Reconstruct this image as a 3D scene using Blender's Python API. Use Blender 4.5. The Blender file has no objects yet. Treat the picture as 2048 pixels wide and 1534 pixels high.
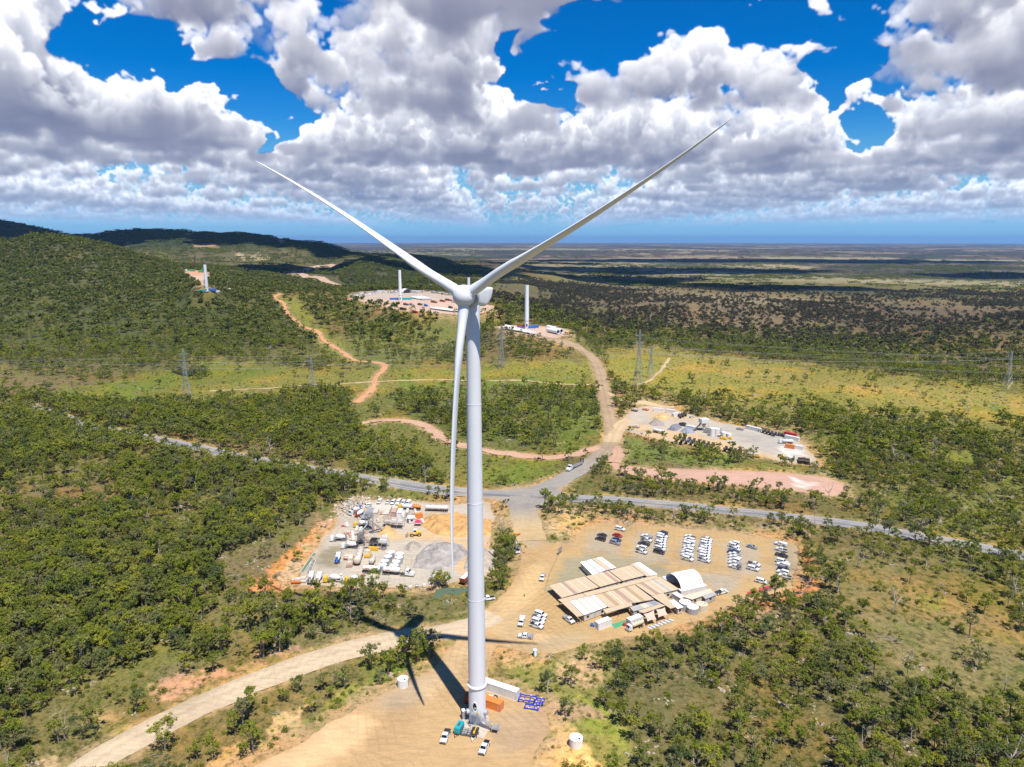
import bpy, math, random
import numpy as np
from mathutils import Vector, Matrix
from mathutils.geometry import delaunay_2d_cdt
random.seed(7)
S = bpy.context.scene
COL = S.collection
R = math.radians
# ------------------------------------------------------------------ camera, world, sun, exposure
PITCH = R(11.5); FPX = 1419.0; CAMH = 135.0       # the photograph is 2048 px wide; focal length in its pixels
cam = bpy.data.cameras.new("camera"); cam.sensor_width = 36.0; cam.lens = FPX/2048*36.0
cam.clip_start = 1.0; cam.clip_end = 200000.0
camo = bpy.data.objects.new("camera", cam); COL.objects.link(camo)
camo.location = (0, 0, CAMH); camo.rotation_euler = (R(90)-PITCH, 0, 0)
S.camera = camo
S.render.resolution_x = 1024; S.render.resolution_y = 767
S.render.engine = 'CYCLES'
S.cycles.max_bounces = 5; S.cycles.diffuse_bounces = 2; S.cycles.glossy_bounces = 2
S.cycles.transmission_bounces = 2; S.cycles.transparent_max_bounces = 6; S.cycles.volume_bounces = 0
S.view_settings.view_transform = 'Standard'; S.view_settings.look = 'None'
S.view_settings.gamma = 1.0; S.view_settings.use_curve_mapping = False
S.view_settings.exposure = 0.34
SUNV = Vector((26.7, -51.5, 121.3)).normalized()
SUN_EL = math.asin(SUNV.z); SUN_AZ = math.atan2(SUNV.x, SUNV.y)
sl = bpy.data.lights.new("sun", 'SUN'); sl.energy = 4.9; sl.angle = R(0.53); sl.color = (1.0, .955, .88)
so = bpy.data.objects.new("sun", sl); COL.objects.link(so); so.location = (0, 0, 600)
so.rotation_euler = SUNV.to_track_quat('Z', 'Y').to_euler()
W = bpy.data.worlds.new("World"); S.world = W; W.use_nodes = True
SKYK = 0.06
# ------------------------------------------------------------------ sky: cumulus marched through in numpy, seen from the ground camera height
def px_dir(px, py):
    u = (np.asarray(px, float)-1024)/FPX; v = (767-np.asarray(py, float))/FPX
    return u, math.cos(PITCH)+v*math.sin(PITCH), v*math.cos(PITCH)-math.sin(PITCH)
SKY_AZ = 50.0; SKY_EL = 27.0; SKY_D = 0.085
def noise_tile(n,seed,octs,k0=2.0,billow=True):
    """tileable 3-D fractal noise built from band-limited random fields"""
    rng=np.random.default_rng(seed)
    k=np.fft.fftfreq(n)*n; kr=np.fft.rfftfreq(n)*n
    K=np.sqrt(k[:,None,None]**2+k[None,:,None]**2+kr[None,None,:]**2).astype(np.float32)
    tot=np.zeros((n,n,n),np.float32); a=1.0
    for o in range(octs):
        kc=k0*2**o
        w=np.exp(-((np.log2(np.maximum(K,.1)/kc))**2)/(2*.38**2)).astype(np.float32)
        f=np.fft.rfftn(rng.standard_normal((n,n,n)).astype(np.float32))
        g=np.fft.irfftn(f*w,s=(n,n,n)).astype(np.float32); g/=g.std()
        tot+=a*((np.minimum(np.abs(g),2.5)-.8)*1.1 if billow else g); a*=.56
    return (tot/tot.std()).astype(np.float32)
def tri(T,x,y,z):
    n=T.shape[0]; xi=np.floor(x).astype(np.int32); yi=np.floor(y).astype(np.int32); zi=np.floor(z).astype(np.int32)
    fx=(x-xi).astype(np.float32); fy=(y-yi).astype(np.float32); fz=(z-zi).astype(np.float32)
    x0=xi%n; x1=(xi+1)%n; y0=yi%n; y1=(yi+1)%n; z0=zi%n; z1=(zi+1)%n
    F=T.ravel(); a=(x0*n+y0)*n; b=(x0*n+y1)*n; c=(x1*n+y0)*n; d=(x1*n+y1)*n
    return ((F[a+z0]*(1-fz)+F[a+z1]*fz)*(1-fy)+(F[b+z0]*(1-fz)+F[b+z1]*fz)*fy)*(1-fx)+\
           ((F[c+z0]*(1-fz)+F[c+z1]*fz)*(1-fy)+(F[d+z0]*(1-fz)+F[d+z1]*fz)*fy)*fx
HB=1000.0
# x0,x1 (widest), y of top, y of the near and of the far edge of the base
CLOUDS=[(-260,330,50,235,318),(150,585,160,250,330),(330,640,0,40,110),(480,1020,-10,90,190),(600,1040,100,180,262),(150,1110,-420,-150,60),(-400,110,-300,-60,95),
 (1040,1420,90,160,215),(1300,1690,35,175,235),(1690,2400,-60,95,230),(600,1180,185,275,345),(1000,1560,180,270,350),(1420,1720,235,285,345),
 (1780,2250,225,260,345),(-100,330,265,300,350),(1180,1700,285,320,360),(1620,2300,280,320,360)]
# gaps of clear sky between them: centre x, y, half width, half height
GAPS=[(150,60,45,45),(235,90,75,45),(330,130,60,38),(410,155,80,36),(500,165,70,30),(565,200,42,34),(600,235,26,34),(572,266,40,16),
 (1180,60,90,50),(1330,25,200,34),(1560,35,90,40),(1050,165,60,24),(1100,185,50,14),(1035,130,22,40),(1650,150,34,60),(1700,120,36,34),(1750,255,75,34),(1690,285,50,22)]
def el_of(py): 
    d=px_dir(1024,py); return math.atan2(d[2],d[1])
def make_sky(verbose=False):
    n1=noise_tile(128,5,5,2.0); n2=noise_tile(128,9,5,3.0)
    az=np.radians(np.arange(-SKY_AZ,SKY_AZ,SKY_D)).astype(np.float32)
    el=np.radians(np.arange(0.3,SKY_EL,SKY_D)).astype(np.float32)
    A,E=len(az),len(el)
    rng=np.random.default_rng(3)
    C=np.zeros((E,A,3),np.float32); T=np.ones((E,A),np.float32)
    blobs=[]
    for i,(x0,x1,yt,yn,yf) in enumerate(CLOUDS):
        D1=HB/math.tan(max(el_of(yn),.02)); D2=HB/math.tan(max(el_of(yf),.02))
        Dc=(D1+D2)/2; ry=max((D2-D1)/2,350)
        u0=math.atan((x0-1024)/FPX); u1=math.atan((x1-1024)/FPX)
        ht=max(math.tan(el_of(yt))*(D1+.35*ry)-HB,350)
        blobs.append(((u0+u1)/2,(u1-u0)/2,Dc,ry,min(ht,1900)))
    dist=np.geomspace(2600,75000,420).astype(np.float32)
    skyh=np.array([.30,.50,.80],np.float32)
    lit=np.array([1.25,1.24,1.25],np.float32); shade=np.array([.125,.14,.24],np.float32)
    hole=np.zeros((E,A),np.float32)
    AA,EE=np.meshgrid(az,el)
    yy=np.cos(AA); vv=np.tan(EE)
    # picture coordinates of every sky direction, used for the gaps
    zc=yy*math.cos(PITCH)-vv*math.sin(PITCH); PX=1024+FPX*np.sin(AA)/zc; PY=767-FPX*(yy*math.sin(PITCH)+vv*math.cos(PITCH))/zc
    w_=tri(n1,PX/900*128,PY/520*128,np.full_like(PX,5.5)); PX=PX+26*w_; PY=PY+15*tri(n1,PX/760*128+50,PY/430*128,np.full_like(PX,90.5))
    for gx,gy,gw,gh in GAPS:
        hole=np.maximum(hole,np.exp(-(((PX-gx)/gw)**2+((PY-gy)/gh)**2)**1.5*.7))
    jit=np.full((1,A),.5,np.float32)
    for k in range(len(dist)-1):
        ds0=dist[k+1]-dist[k]
        D=dist[k]+ds0*jit[0]
        X=D*np.sin(az); Y=D*np.cos(az)
        # thickness of cloud over this arc
        w2=tri(n1,X/9000*128/2,Y/9000*128/2,np.full_like(X,13.7))  # broad warp
        w3=tri(n1,X/4600*128/2+40,Y/2300*128/2,np.full_like(X,71.2))
        th=np.full_like(X,-9.)
        for (uc,ur,Dc,ry,ht) in blobs:
            r2=((az-uc)/ur)**2+((D-Dc)/ry)**2
            th=np.maximum(th,ht/1000*(1.15-r2*1.25))
        far=1/(1+np.exp(-(D-9500)/900.))
        pr=(w2*.40+w3*1.0)-.42-1.1*np.clip((D-9000)/26000,0,1)**.8
        th=np.maximum(th,np.where(far>.02,(pr*.27+.05)*far-.5*(1-far),-9))
        th=th+.10*w3
        zt=D[None,:]*np.tan(el)[:,None]     # height above the camera
        hz=(zt-HB)/1000
        s=th[None,:]-hz
        act=(hz>-.12)&(s>-.7)&(hz<2.6)
        if not act.any(): continue
        ei,ai=np.nonzero(act)
        x=X[ai]; y=Y[ai]; z=zt[ei,ai]
        nb=.62*tri(n1,x/3600*128,y/3600*128,z/3600*128)+.55*tri(n2,x/2500*128,y/2500*128,z/2500*128)+.25*tri(n2,x/1400*128+31,y/1400*128,z/1400*128)
        q=s[ei,ai]*2.1+.72*nb-.24-(1.6+.5*nb)*hole[ei,ai]
        m=q>-.35
        nf=np.zeros_like(q)
        fs=1100.
        nf[m]=tri(n2,x[m]/fs*128,y[m]/fs*128,z[m]/fs*128)
        q=q+.2*nf
        bot=np.clip((z-HB+90*nb*.5+60)/120,0,1)
        edge=np.where(D[ai]>12000,.5,.3)
        den=np.clip(q/edge,0,1)*bot
        R=np.zeros((E,A),np.float32); R[ei,ai]=den
        dz=D[None,:]*np.radians(SKY_D)/np.cos(el)[:,None]**2
        tau=np.flip(np.cumsum(np.flip(R*dz,0),0),0)-R*dz*.5
        tau=tau/1000
        sun=.58*np.exp(-tau*10.)+.42*np.exp(-tau*2.2)
        hgt=np.clip(hz/1.0,0,1)
        amb=.12+.35*hgt
        L=np.clip((sun*.95+amb*.2)*(.30+.92*np.clip((hz+.02)/np.where(D[None,:]>9000,.26,.5),0,1)**.7),0,1)
        col=shade+(lit-shade)*L[...,None]
        hz_f=(1-np.exp(-((D/38000)**1.5)))[None,:,None]
        col=col*(1-hz_f)+skyh*1.0*hz_f
        a=1-np.exp(-R*ds0/1000*16.)
        a=a*np.exp(-((D/40000)**2))[None,:]
        C+=(T*a)[...,None]*col; T*=(1-a)
    return az,el,C,1-T
def build_world():
    az, el, C, A = make_sky()
    h, w = A.shape
    img = bpy.data.images.new("cloud_layer", w, h, alpha=True, float_buffer=True)
    img.colorspace_settings.name = 'Non-Color'
    buf = np.zeros((h, w, 4), np.float32)
    buf[..., :3] = C/np.maximum(A, .02)[..., None]; buf[..., 3] = A
    img.alpha_mode = 'CHANNEL_PACKED'
    img.pixels.foreach_set(buf.ravel()); img.update(); img.pack()
    nt = W.node_tree; N = nt.nodes; L = nt.links; N.clear()
    def m(op, a=None, b=None):
        n = N.new('ShaderNodeMath'); n.operation = op
        for i, v in enumerate((a, b)):
            if v is None: continue
            if isinstance(v, (int, float)): n.inputs[i].default_value = v
            else: L.new(v, n.inputs[i])
        return n.outputs[0]
    sky = N.new('ShaderNodeTexSky'); sky.sky_type = 'NISHITA'; sky.sun_disc = False
    sky.sun_elevation = SUN_EL; sky.sun_rotation = SUN_AZ; sky.altitude = 300; sky.air_density = 1.0; sky.dust_density = .25; sky.ozone_density = 2.2
    hs = N.new('ShaderNodeHueSaturation'); hs.inputs['Saturation'].default_value = 1.7; hs.inputs['Value'].default_value = 1.0
    L.new(sky.outputs[0], hs.inputs['Color'])
    tn = N.new('ShaderNodeMix'); tn.data_type = 'RGBA'; tn.blend_type = 'MULTIPLY'; tn.inputs[0].default_value = 1; tn.inputs[7].default_value = (.6, 1.15, 1.55, 1); L.new(hs.outputs[0], tn.inputs[6])
    tc = N.new('ShaderNodeTexCoord'); sp = N.new('ShaderNodeSeparateXYZ'); L.new(tc.outputs['Generated'], sp.inputs[0])
    azn = m('ARCTAN2', sp.outputs[0], sp.outputs[1])
    hyp = m('SQRT', m('ADD', m('MULTIPLY', sp.outputs[0], sp.outputs[0]), m('MULTIPLY', sp.outputs[1], sp.outputs[1])))
    eln = m('ARCTAN2', sp.outputs[2], hyp)
    u = m('DIVIDE', m('ADD', azn, R(SKY_AZ)), R(2*SKY_AZ))
    v = m('DIVIDE', m('SUBTRACT', eln, R(0.3)), R(SKY_EL-0.3))
    cb = N.new('ShaderNodeCombineXYZ'); L.new(u, cb.inputs[0]); L.new(v, cb.inputs[1])
    tx = N.new('ShaderNodeTexImage'); tx.image = img; tx.extension = 'CLIP'; tx.interpolation = 'Cubic'
    L.new(cb.outputs[0], tx.inputs[0])
    top = N.new('ShaderNodeMapRange'); top.inputs[1].default_value = R(26.5); top.inputs[2].default_value = R(21)
    L.new(eln, top.inputs[0]); low = N.new('ShaderNodeMapRange'); low.inputs[1].default_value = R(.3); low.inputs[2].default_value = R(1.4); L.new(eln, low.inputs[0])
    side = N.new('ShaderNodeMapRange'); side.inputs[1].default_value = R(49.5); side.inputs[2].default_value = R(45); L.new(m('ABSOLUTE', azn), side.inputs[0])
    al = m('MULTIPLY', m('MULTIPLY', m('MULTIPLY', tx.outputs['Alpha'], side.outputs[0]), top.outputs[0]), low.outputs[0])
    # clouds are brighter than the clear sky: their radiance is given for a background strength of SKYK
    hz = N.new('ShaderNodeMapRange'); hz.inputs[1].default_value = R(9); hz.inputs[2].default_value = R(-1); hz.interpolation_type = 'SMOOTHSTEP'; L.new(eln, hz.inputs[0])
    tint = N.new('ShaderNodeMix'); tint.data_type = 'RGBA'; tint.inputs[7].default_value = (.20/SKYK, .44/SKYK, .72/SKYK, 1); L.new(hz.outputs[0], tint.inputs[0]); L.new(tn.outputs[2], tint.inputs[6])
    sc = N.new('ShaderNodeVectorMath'); sc.operation = 'SCALE'; sc.inputs['Scale'].default_value = CLOUDK/SKYK
    L.new(tx.outputs['Color'], sc.inputs[0])
    mx = N.new('ShaderNodeMix'); mx.data_type = 'RGBA'
    L.new(al, mx.inputs[0]); L.new(tint.outputs[2], mx.inputs[6]); L.new(sc.outputs[0], mx.inputs[7])
    bg = N.new('ShaderNodeBackground'); bg.inputs[1].default_value = SKYK; L.new(mx.outputs[2], bg.inputs[0])
    out = N.new('ShaderNodeOutputWorld'); L.new(bg.outputs[0], out.inputs[0])
CLOUDK = .98
build_world()

# ------------------------------------------------------------------ tagging
def tag(o, label=None, cat=None, group=None, kind=None):
    if label: o['label'] = label
    if cat: o['category'] = cat
    if group: o['group'] = group
    if kind: o['kind'] = kind
    return o
def empty(name, label, cat, loc=(0, 0, 0), rz=0.0, group=None):
    o = bpy.data.objects.new(name, None); COL.objects.link(o); o.empty_display_size = .5
    o.location = loc; o.rotation_euler = (0, 0, rz)
    return tag(o, label, cat, group)
def kids(o): return KIDS.get(o.name, [])
KIDS = {}
def reg(o, parent):
    if parent is not None:
        o.parent = parent; KIDS.setdefault(parent.name, []).append(o)
def copy_tree(o, loc, rz, label, group=None, scale=None):
    def rec(s, par):
        c = s.copy(); COL.objects.link(c)
        if par is not None: reg(c, par)
        for k in kids(s): rec(k, c)
        return c
    c = rec(o, None); c.location = loc; c.rotation_euler = (0, 0, rz)
    if scale: c.scale = (scale,)*3
    if label: c['label'] = label
    if group: c['group'] = group
    return c

# ------------------------------------------------------------------ mesh builder
class MB:
    def __init__(s): s.v = []; s.f = []; s.m = []; s.cur = 0; s.T = Matrix.Identity(4); s.mats = []
    def mat(s, m):
        if m not in s.mats: s.mats.append(m)
        s.cur = s.mats.index(m); return s
    def add(s, vs, fs):
        n = len(s.v); T = s.T
        s.v += [tuple(T @ Vector(p)) for p in vs]
        for f in fs: s.f.append(tuple(i+n for i in f)); s.m.append(s.cur)
        return s
    def box(s, x0, x1, y0, y1, z0, z1):
        return s.add([(x0,y0,z0),(x1,y0,z0),(x1,y1,z0),(x0,y1,z0),(x0,y0,z1),(x1,y0,z1),(x1,y1,z1),(x0,y1,z1)],
                     [(0,3,2,1),(4,5,6,7),(0,1,5,4),(1,2,6,5),(2,3,7,6),(3,0,4,7)])
    def cbox(s, c, d, bev=0):
        return s.box(c[0]-d[0]/2, c[0]+d[0]/2, c[1]-d[1]/2, c[1]+d[1]/2, c[2]-d[2]/2, c[2]+d[2]/2)
    def prism(s, prof, y0, y1, ins=0.0, top=None):
        """side profile (x,z) pulled across the width; points above `top` are pinched in by `ins`"""
        n = len(prof); vs = []
        for sg, y in ((1, y0), (-1, y1)):
            for x, z in prof:
                k = ins if (top is not None and z > top) else 0
                vs.append((x, y+sg*k, z))
        fs = [tuple(range(n)), tuple(range(2*n-1, n-1, -1))]
        for i in range(n): j = (i+1) % n; fs.append((i, i+n, j+n, j))
        return s.add(vs, fs)
    def bar(s, a, b, r, n=4, r2=None):
        a = Vector(a); b = Vector(b); d = (b-a)
        if d.length < 1e-6: return s
        q = d.to_track_quat('Z', 'Y'); r2 = r if r2 is None else r2
        vs = []
        for p, rr in ((a, r), (b, r2)):
            for i in range(n):
                t = 2*math.pi*(i+.5)/n; vs.append(tuple(p+q @ Vector((rr*math.cos(t), rr*math.sin(t), 0))))
        fs = [(i, (i+1) % n, (i+1) % n+n, i+n) for i in range(n)]
        fs += [tuple(range(n-1, -1, -1)), tuple(range(n, 2*n))]
        return s.add(vs, fs)
    def lathe(s, prof, n=24, M=None, closed=True):
        """prof: (radius, height) about local z"""
        old = s.T
        if M is not None: s.T = s.T @ M
        vs = []
        for r, z in prof:
            for i in range(n):
                t = 2*math.pi*i/n; vs.append((r*math.cos(t), r*math.sin(t), z))
        fs = []
        for k in range(len(prof)-1):
            for i in range(n):
                j = (i+1) % n; fs.append((k*n+i, k*n+j, (k+1)*n+j, (k+1)*n+i))
        if closed:
            fs.append(tuple(range(n-1, -1, -1))); e = (len(prof)-1)*n; fs.append(tuple(range(e, e+n)))
        s.add(vs, fs); s.T = old
        return s
    def loft(s, rings, cap=True):
        n = len(rings[0]); vs = [p for r in rings for p in r]; fs = []
        for k in range(len(rings)-1):
            for i in range(n):
                j = (i+1) % n; fs.append((k*n+i, k*n+j, (k+1)*n+j, (k+1)*n+i))
        if cap:
            fs.append(tuple(range(n-1, -1, -1))); e = (len(rings)-1)*n; fs.append(tuple(range(e, e+n)))
        return s.add(vs, fs)
    def build(s, name, mat=None, parent=None, smooth=False, bevel=0.0):
        me = bpy.data.meshes.new(name); me.from_pydata(s.v, [], s.f)
        if s.mats:
            for m in s.mats: me.materials.append(m)
            me.polygons.foreach_set('material_index', s.m)
        elif mat: me.materials.append(mat)
        if smooth:
            me.polygons.foreach_set('use_smooth', [True]*len(me.polygons))
            me.set_sharp_from_angle(angle=R(38))
        me.update()
        o = bpy.data.objects.new(name, me); COL.objects.link(o)
        if bevel:
            b = o.modifiers.new('bevel', 'BEVEL'); b.width = bevel; b.segments = 1; b.limit_method = 'ANGLE'
        reg(o, parent)
        return o
def rotz(a): return Matrix.Rotation(a, 4, 'Z')
def trans(x, y, z): return Matrix.Translation((x, y, z))

# ------------------------------------------------------------------ materials
MAT = {}
def principled(name, col, rough=.5, metal=0.0, spec=.5, coat=0.0):
    m = bpy.data.materials.new(name); m.use_nodes = True
    b = m.node_tree.nodes['Principled BSDF']
    b.inputs['Base Color'].default_value = (*col, 1); b.inputs['Roughness'].default_value = rough
    b.inputs['Metallic'].default_value = metal; b.inputs['Specular IOR Level'].default_value = spec
    if coat: b.inputs['Coat Weight'].default_value = coat
    return m, b
def worn(name, col, rough=.5, metal=0.0, dirt=(.34, .24, .14), amt=.25, scale=1.2, coat=0.0, rand=0.0, stretch=(1, 1, 1)):
    """a painted surface with soft dust and streaks from noise in the object's own space"""
    m, b = principled(name, col, rough, metal, coat=coat)
    nt = m.node_tree; N = nt.nodes; L = nt.links
    tc = N.new('ShaderNodeTexCoord'); mp = N.new('ShaderNodeMapping'); mp.inputs['Scale'].default_value = stretch
    L.new(tc.outputs['Object'], mp.inputs[0])
    no = N.new('ShaderNodeTexNoise'); no.inputs['Scale'].default_value = scale; no.inputs['Detail'].default_value = 5; no.inputs['Roughness'].default_value = .65
    L.new(mp.outputs[0], no.inputs['Vector'])
    mr = N.new('ShaderNodeMapRange'); mr.inputs[1].default_value = .42; mr.inputs[2].default_value = .75; mr.inputs[4].default_value = amt
    L.new(no.outputs[0], mr.inputs[0])
    mx = N.new('ShaderNodeMix'); mx.data_type = 'RGBA'; mx.inputs[6].default_value = (*col, 1); mx.inputs[7].default_value = (*dirt, 1)
    L.new(mr.outputs[0], mx.inputs[0]); last = mx.outputs[2]
    if rand:
        oi = N.new('ShaderNodeObjectInfo'); hs = N.new('ShaderNodeHueSaturation')
        r2 = N.new('ShaderNodeMapRange'); r2.inputs[3].default_value = 1-rand; r2.inputs[4].default_value = 1+rand*.3
        L.new(oi.outputs['Random'], r2.inputs[0]); L.new(r2.outputs[0], hs.inputs['Value']); L.new(last, hs.inputs['Color']); last = hs.outputs[0]
    L.new(last, b.inputs['Base Color'])
    MAT[name] = m
    return m
worn('white_paint', (.78, .78, .77), .35, amt=.16, coat=.2)
worn('turbine_white', (.78, .785, .80), .42, amt=.22, scale=.09, dirt=(.50, .49, .47), stretch=(1, 1, .25))
worn('turbine_grey', (.36, .37, .41), .55, amt=.5, scale=.7, dirt=(.62, .60, .55))
worn('car_white', (.80, .80, .79), .25, amt=.14, coat=.6, rand=.06)
worn('car_black', (.025, .028, .034), .25, amt=.25, coat=.6)
worn('car_navy', (.03, .05, .12), .25, amt=.2, coat=.6)
worn('car_red', (.50, .015, .025), .25, amt=.05, coat=.6)
worn('car_silver', (.42, .46, .52), .28, metal=.5, amt=.15, coat=.5)
worn('car_beige', (.55, .46, .34), .35, amt=.2)
worn('rubber', (.022, .021, .020), .85, amt=.4)
worn('dark_steel', (.06, .06, .065), .6, amt=.35)
worn('steel', (.42, .42, .42), .45, metal=.6, amt=.3)
worn('galvanised', (.48, .50, .52), .5, metal=.55, amt=.2)
worn('yellow', (.82, .48, .03), .42, amt=.22)
worn('orange', (.66, .17, .03), .5, amt=.25)
worn('container_orange', (.74, .23, .045), .55, amt=.28, dirt=(.35, .13, .05))
worn('container_brown', (.27, .06, .035), .55, amt=.35, dirt=(.45, .14, .06))
worn('container_white', (.74, .73, .70), .55, amt=.42, dirt=(.50, .36, .24), stretch=(1, 1, .3))
worn('container_blue', (.02, .16, .55), .5, amt=.15)
worn('container_red', (.55, .03, .04), .5, amt=.2)
worn('blue_frame', (.015, .06, .55), .4, amt=.1)
worn('teal', (.0, .38, .42), .4, amt=.1)
worn('red', (.55, .03, .02), .5, amt=.15)
worn('pink_red', (.80, .03, .12), .6, amt=.08)
worn('green_paint', (.10, .45, .14), .5, amt=.1)
worn('green_mat', (.05, .33, .17), .8, amt=.35)
worn('pit_green', (.11, .22, .13), .3, amt=.3)
worn('hut_wall', (.60, .53, .45), .6, amt=.3)
worn('roof_tan', (.56, .43, .28), .7, amt=.55, scale=.35, dirt=(.64, .49, .33))
worn('roof_brown', (.43, .30, .17), .7, amt=.4, scale=.4)
worn('roof_red', (.40, .27, .20), .7, amt=.4, scale=.4)
worn('roof_white', (.84, .84, .83), .5, amt=.12)
worn('roof_cream', (.70, .58, .43), .6, amt=.3)
worn('roof_grey', (.42, .43, .42), .6, amt=.5, scale=.4)
worn('shade_cloth', (.60, .45, .35), .9, amt=.15)
worn('dome_white', (.90, .90, .90), .6, amt=.06)
worn('tank_cream', (.66, .58, .42), .5, amt=.3)
worn('concrete', (.52, .46, .38), .85, amt=.5)
worn('timber', (.45, .31, .16), .8, amt=.4)
worn('cable_black', (.02, .022, .026), .7, amt=.2)
worn('dusty_pink', (.50, .33, .26), .7, amt=.4)
worn('dusty_cream', (.62, .55, .46), .7, amt=.4)
worn('skin', (.42, .25, .17), .6, amt=.05)
worn('hi_vis', (.75, .8, .03), .7, amt=.1)
worn('trouser', (.03, .04, .08), .8, amt=.1)
m, b = principled('glass_dark', (.012, .016, .02), .06, spec=.6); MAT['glass_dark'] = m
m, b = principled('opening_dark', (.008, .008, .008), .9); MAT['opening_dark'] = m
m, b = principled('lamp_glass', (.8, .8, .8), .1); MAT['lamp_glass'] = m
# ------------------------------------------------------------------ noise and geometry helpers
def px_dir(px, py):
    u = (np.asarray(px, float)-1024)/FPX; v = (767-np.asarray(py, float))/FPX
    return u, math.cos(PITCH)+v*math.sin(PITCH), v*math.cos(PITCH)-math.sin(PITCH)
def to_px(X, Y, Z):
    z = np.asarray(Z)-CAMH; zc = np.maximum(Y*math.cos(PITCH)-z*math.sin(PITCH), 1.0)
    return 1024+FPX*X/zc, 767-FPX*(Y*math.sin(PITCH)+z*math.cos(PITCH))/zc
def tile2(n, seed, beta):
    rng = np.random.default_rng(seed); k = np.fft.fftfreq(n)*n; kr = np.fft.rfftfreq(n)*n
    K = np.sqrt(k[:, None]**2+kr[None, :]**2); K[0, 0] = 1
    g = np.fft.irfft2(np.fft.rfft2(rng.standard_normal((n, n)))*np.where(K >= 3, K**-beta, 0), s=(n, n))
    return g/g.std()
TL = tile2(512, 11, 1.9); TL2 = tile2(512, 23, 1.35)
def nz(x, y, per, T=None, off=0.0):
    """tileable fractal noise; `per` = metres of the whole tile"""
    T = TL if T is None else T; n = T.shape[0]
    a = (np.asarray(x)/per+off)*n; b = (np.asarray(y)/per+off*1.7)*n
    ai = np.floor(a).astype(int); bi = np.floor(b).astype(int); fa = a-ai; fb = b-bi
    g = lambda i, j: T[i % n, j % n]
    return (g(ai, bi)*(1-fa)+g(ai+1, bi)*fa)*(1-fb)+(g(ai, bi+1)*(1-fa)+g(ai+1, bi+1)*fa)*fb
def sd_poly(x, y, P):
    """signed distance to a polygon, negative inside"""
    P = np.asarray(P, float); d = np.full(x.shape, 1e18); ins = np.zeros(x.shape, bool)
    n = len(P)
    for i in range(n):
        ax, ay = P[i]; bx, by = P[(i+1) % n]; ex, ey = bx-ax, by-ay
        t = np.clip(((x-ax)*ex+(y-ay)*ey)/(ex*ex+ey*ey+1e-12), 0, 1)
        d = np.minimum(d, (x-ax-t*ex)**2+(y-ay-t*ey)**2)
        c = ((ay > y) != (by > y))
        with np.errstate(divide='ignore', invalid='ignore'):
            ins ^= c & (x < (bx-ax)*(y-ay)/(by-ay if by != ay else 1e-12)+ax)
    d = np.sqrt(d)
    return np.where(ins, -d, d)
def sd_line(x, y, P):
    d = np.full(x.shape, 1e18)
    for i in range(len(P)-1):
        ax, ay = P[i][:2]; bx, by = P[i+1][:2]; ex, ey = bx-ax, by-ay
        t = np.clip(((x-ax)*ex+(y-ay)*ey)/(ex*ex+ey*ey+1e-12), 0, 1)
        d = np.minimum(d, (x-ax-t*ex)**2+(y-ay-t*ey)**2)
    return np.sqrt(d)
def near_mask(x, y, P, pad):
    P = np.asarray(P, float)[:, :2]; lo = P.min(0)-pad; hi = P.max(0)+pad
    return (x > lo[0]) & (x < hi[0]) & (y > lo[1]) & (y < hi[1])
def sstep(a, b, x):
    t = np.clip((x-a)/(b-a), 0, 1); return t*t*(3-2*t)

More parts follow.
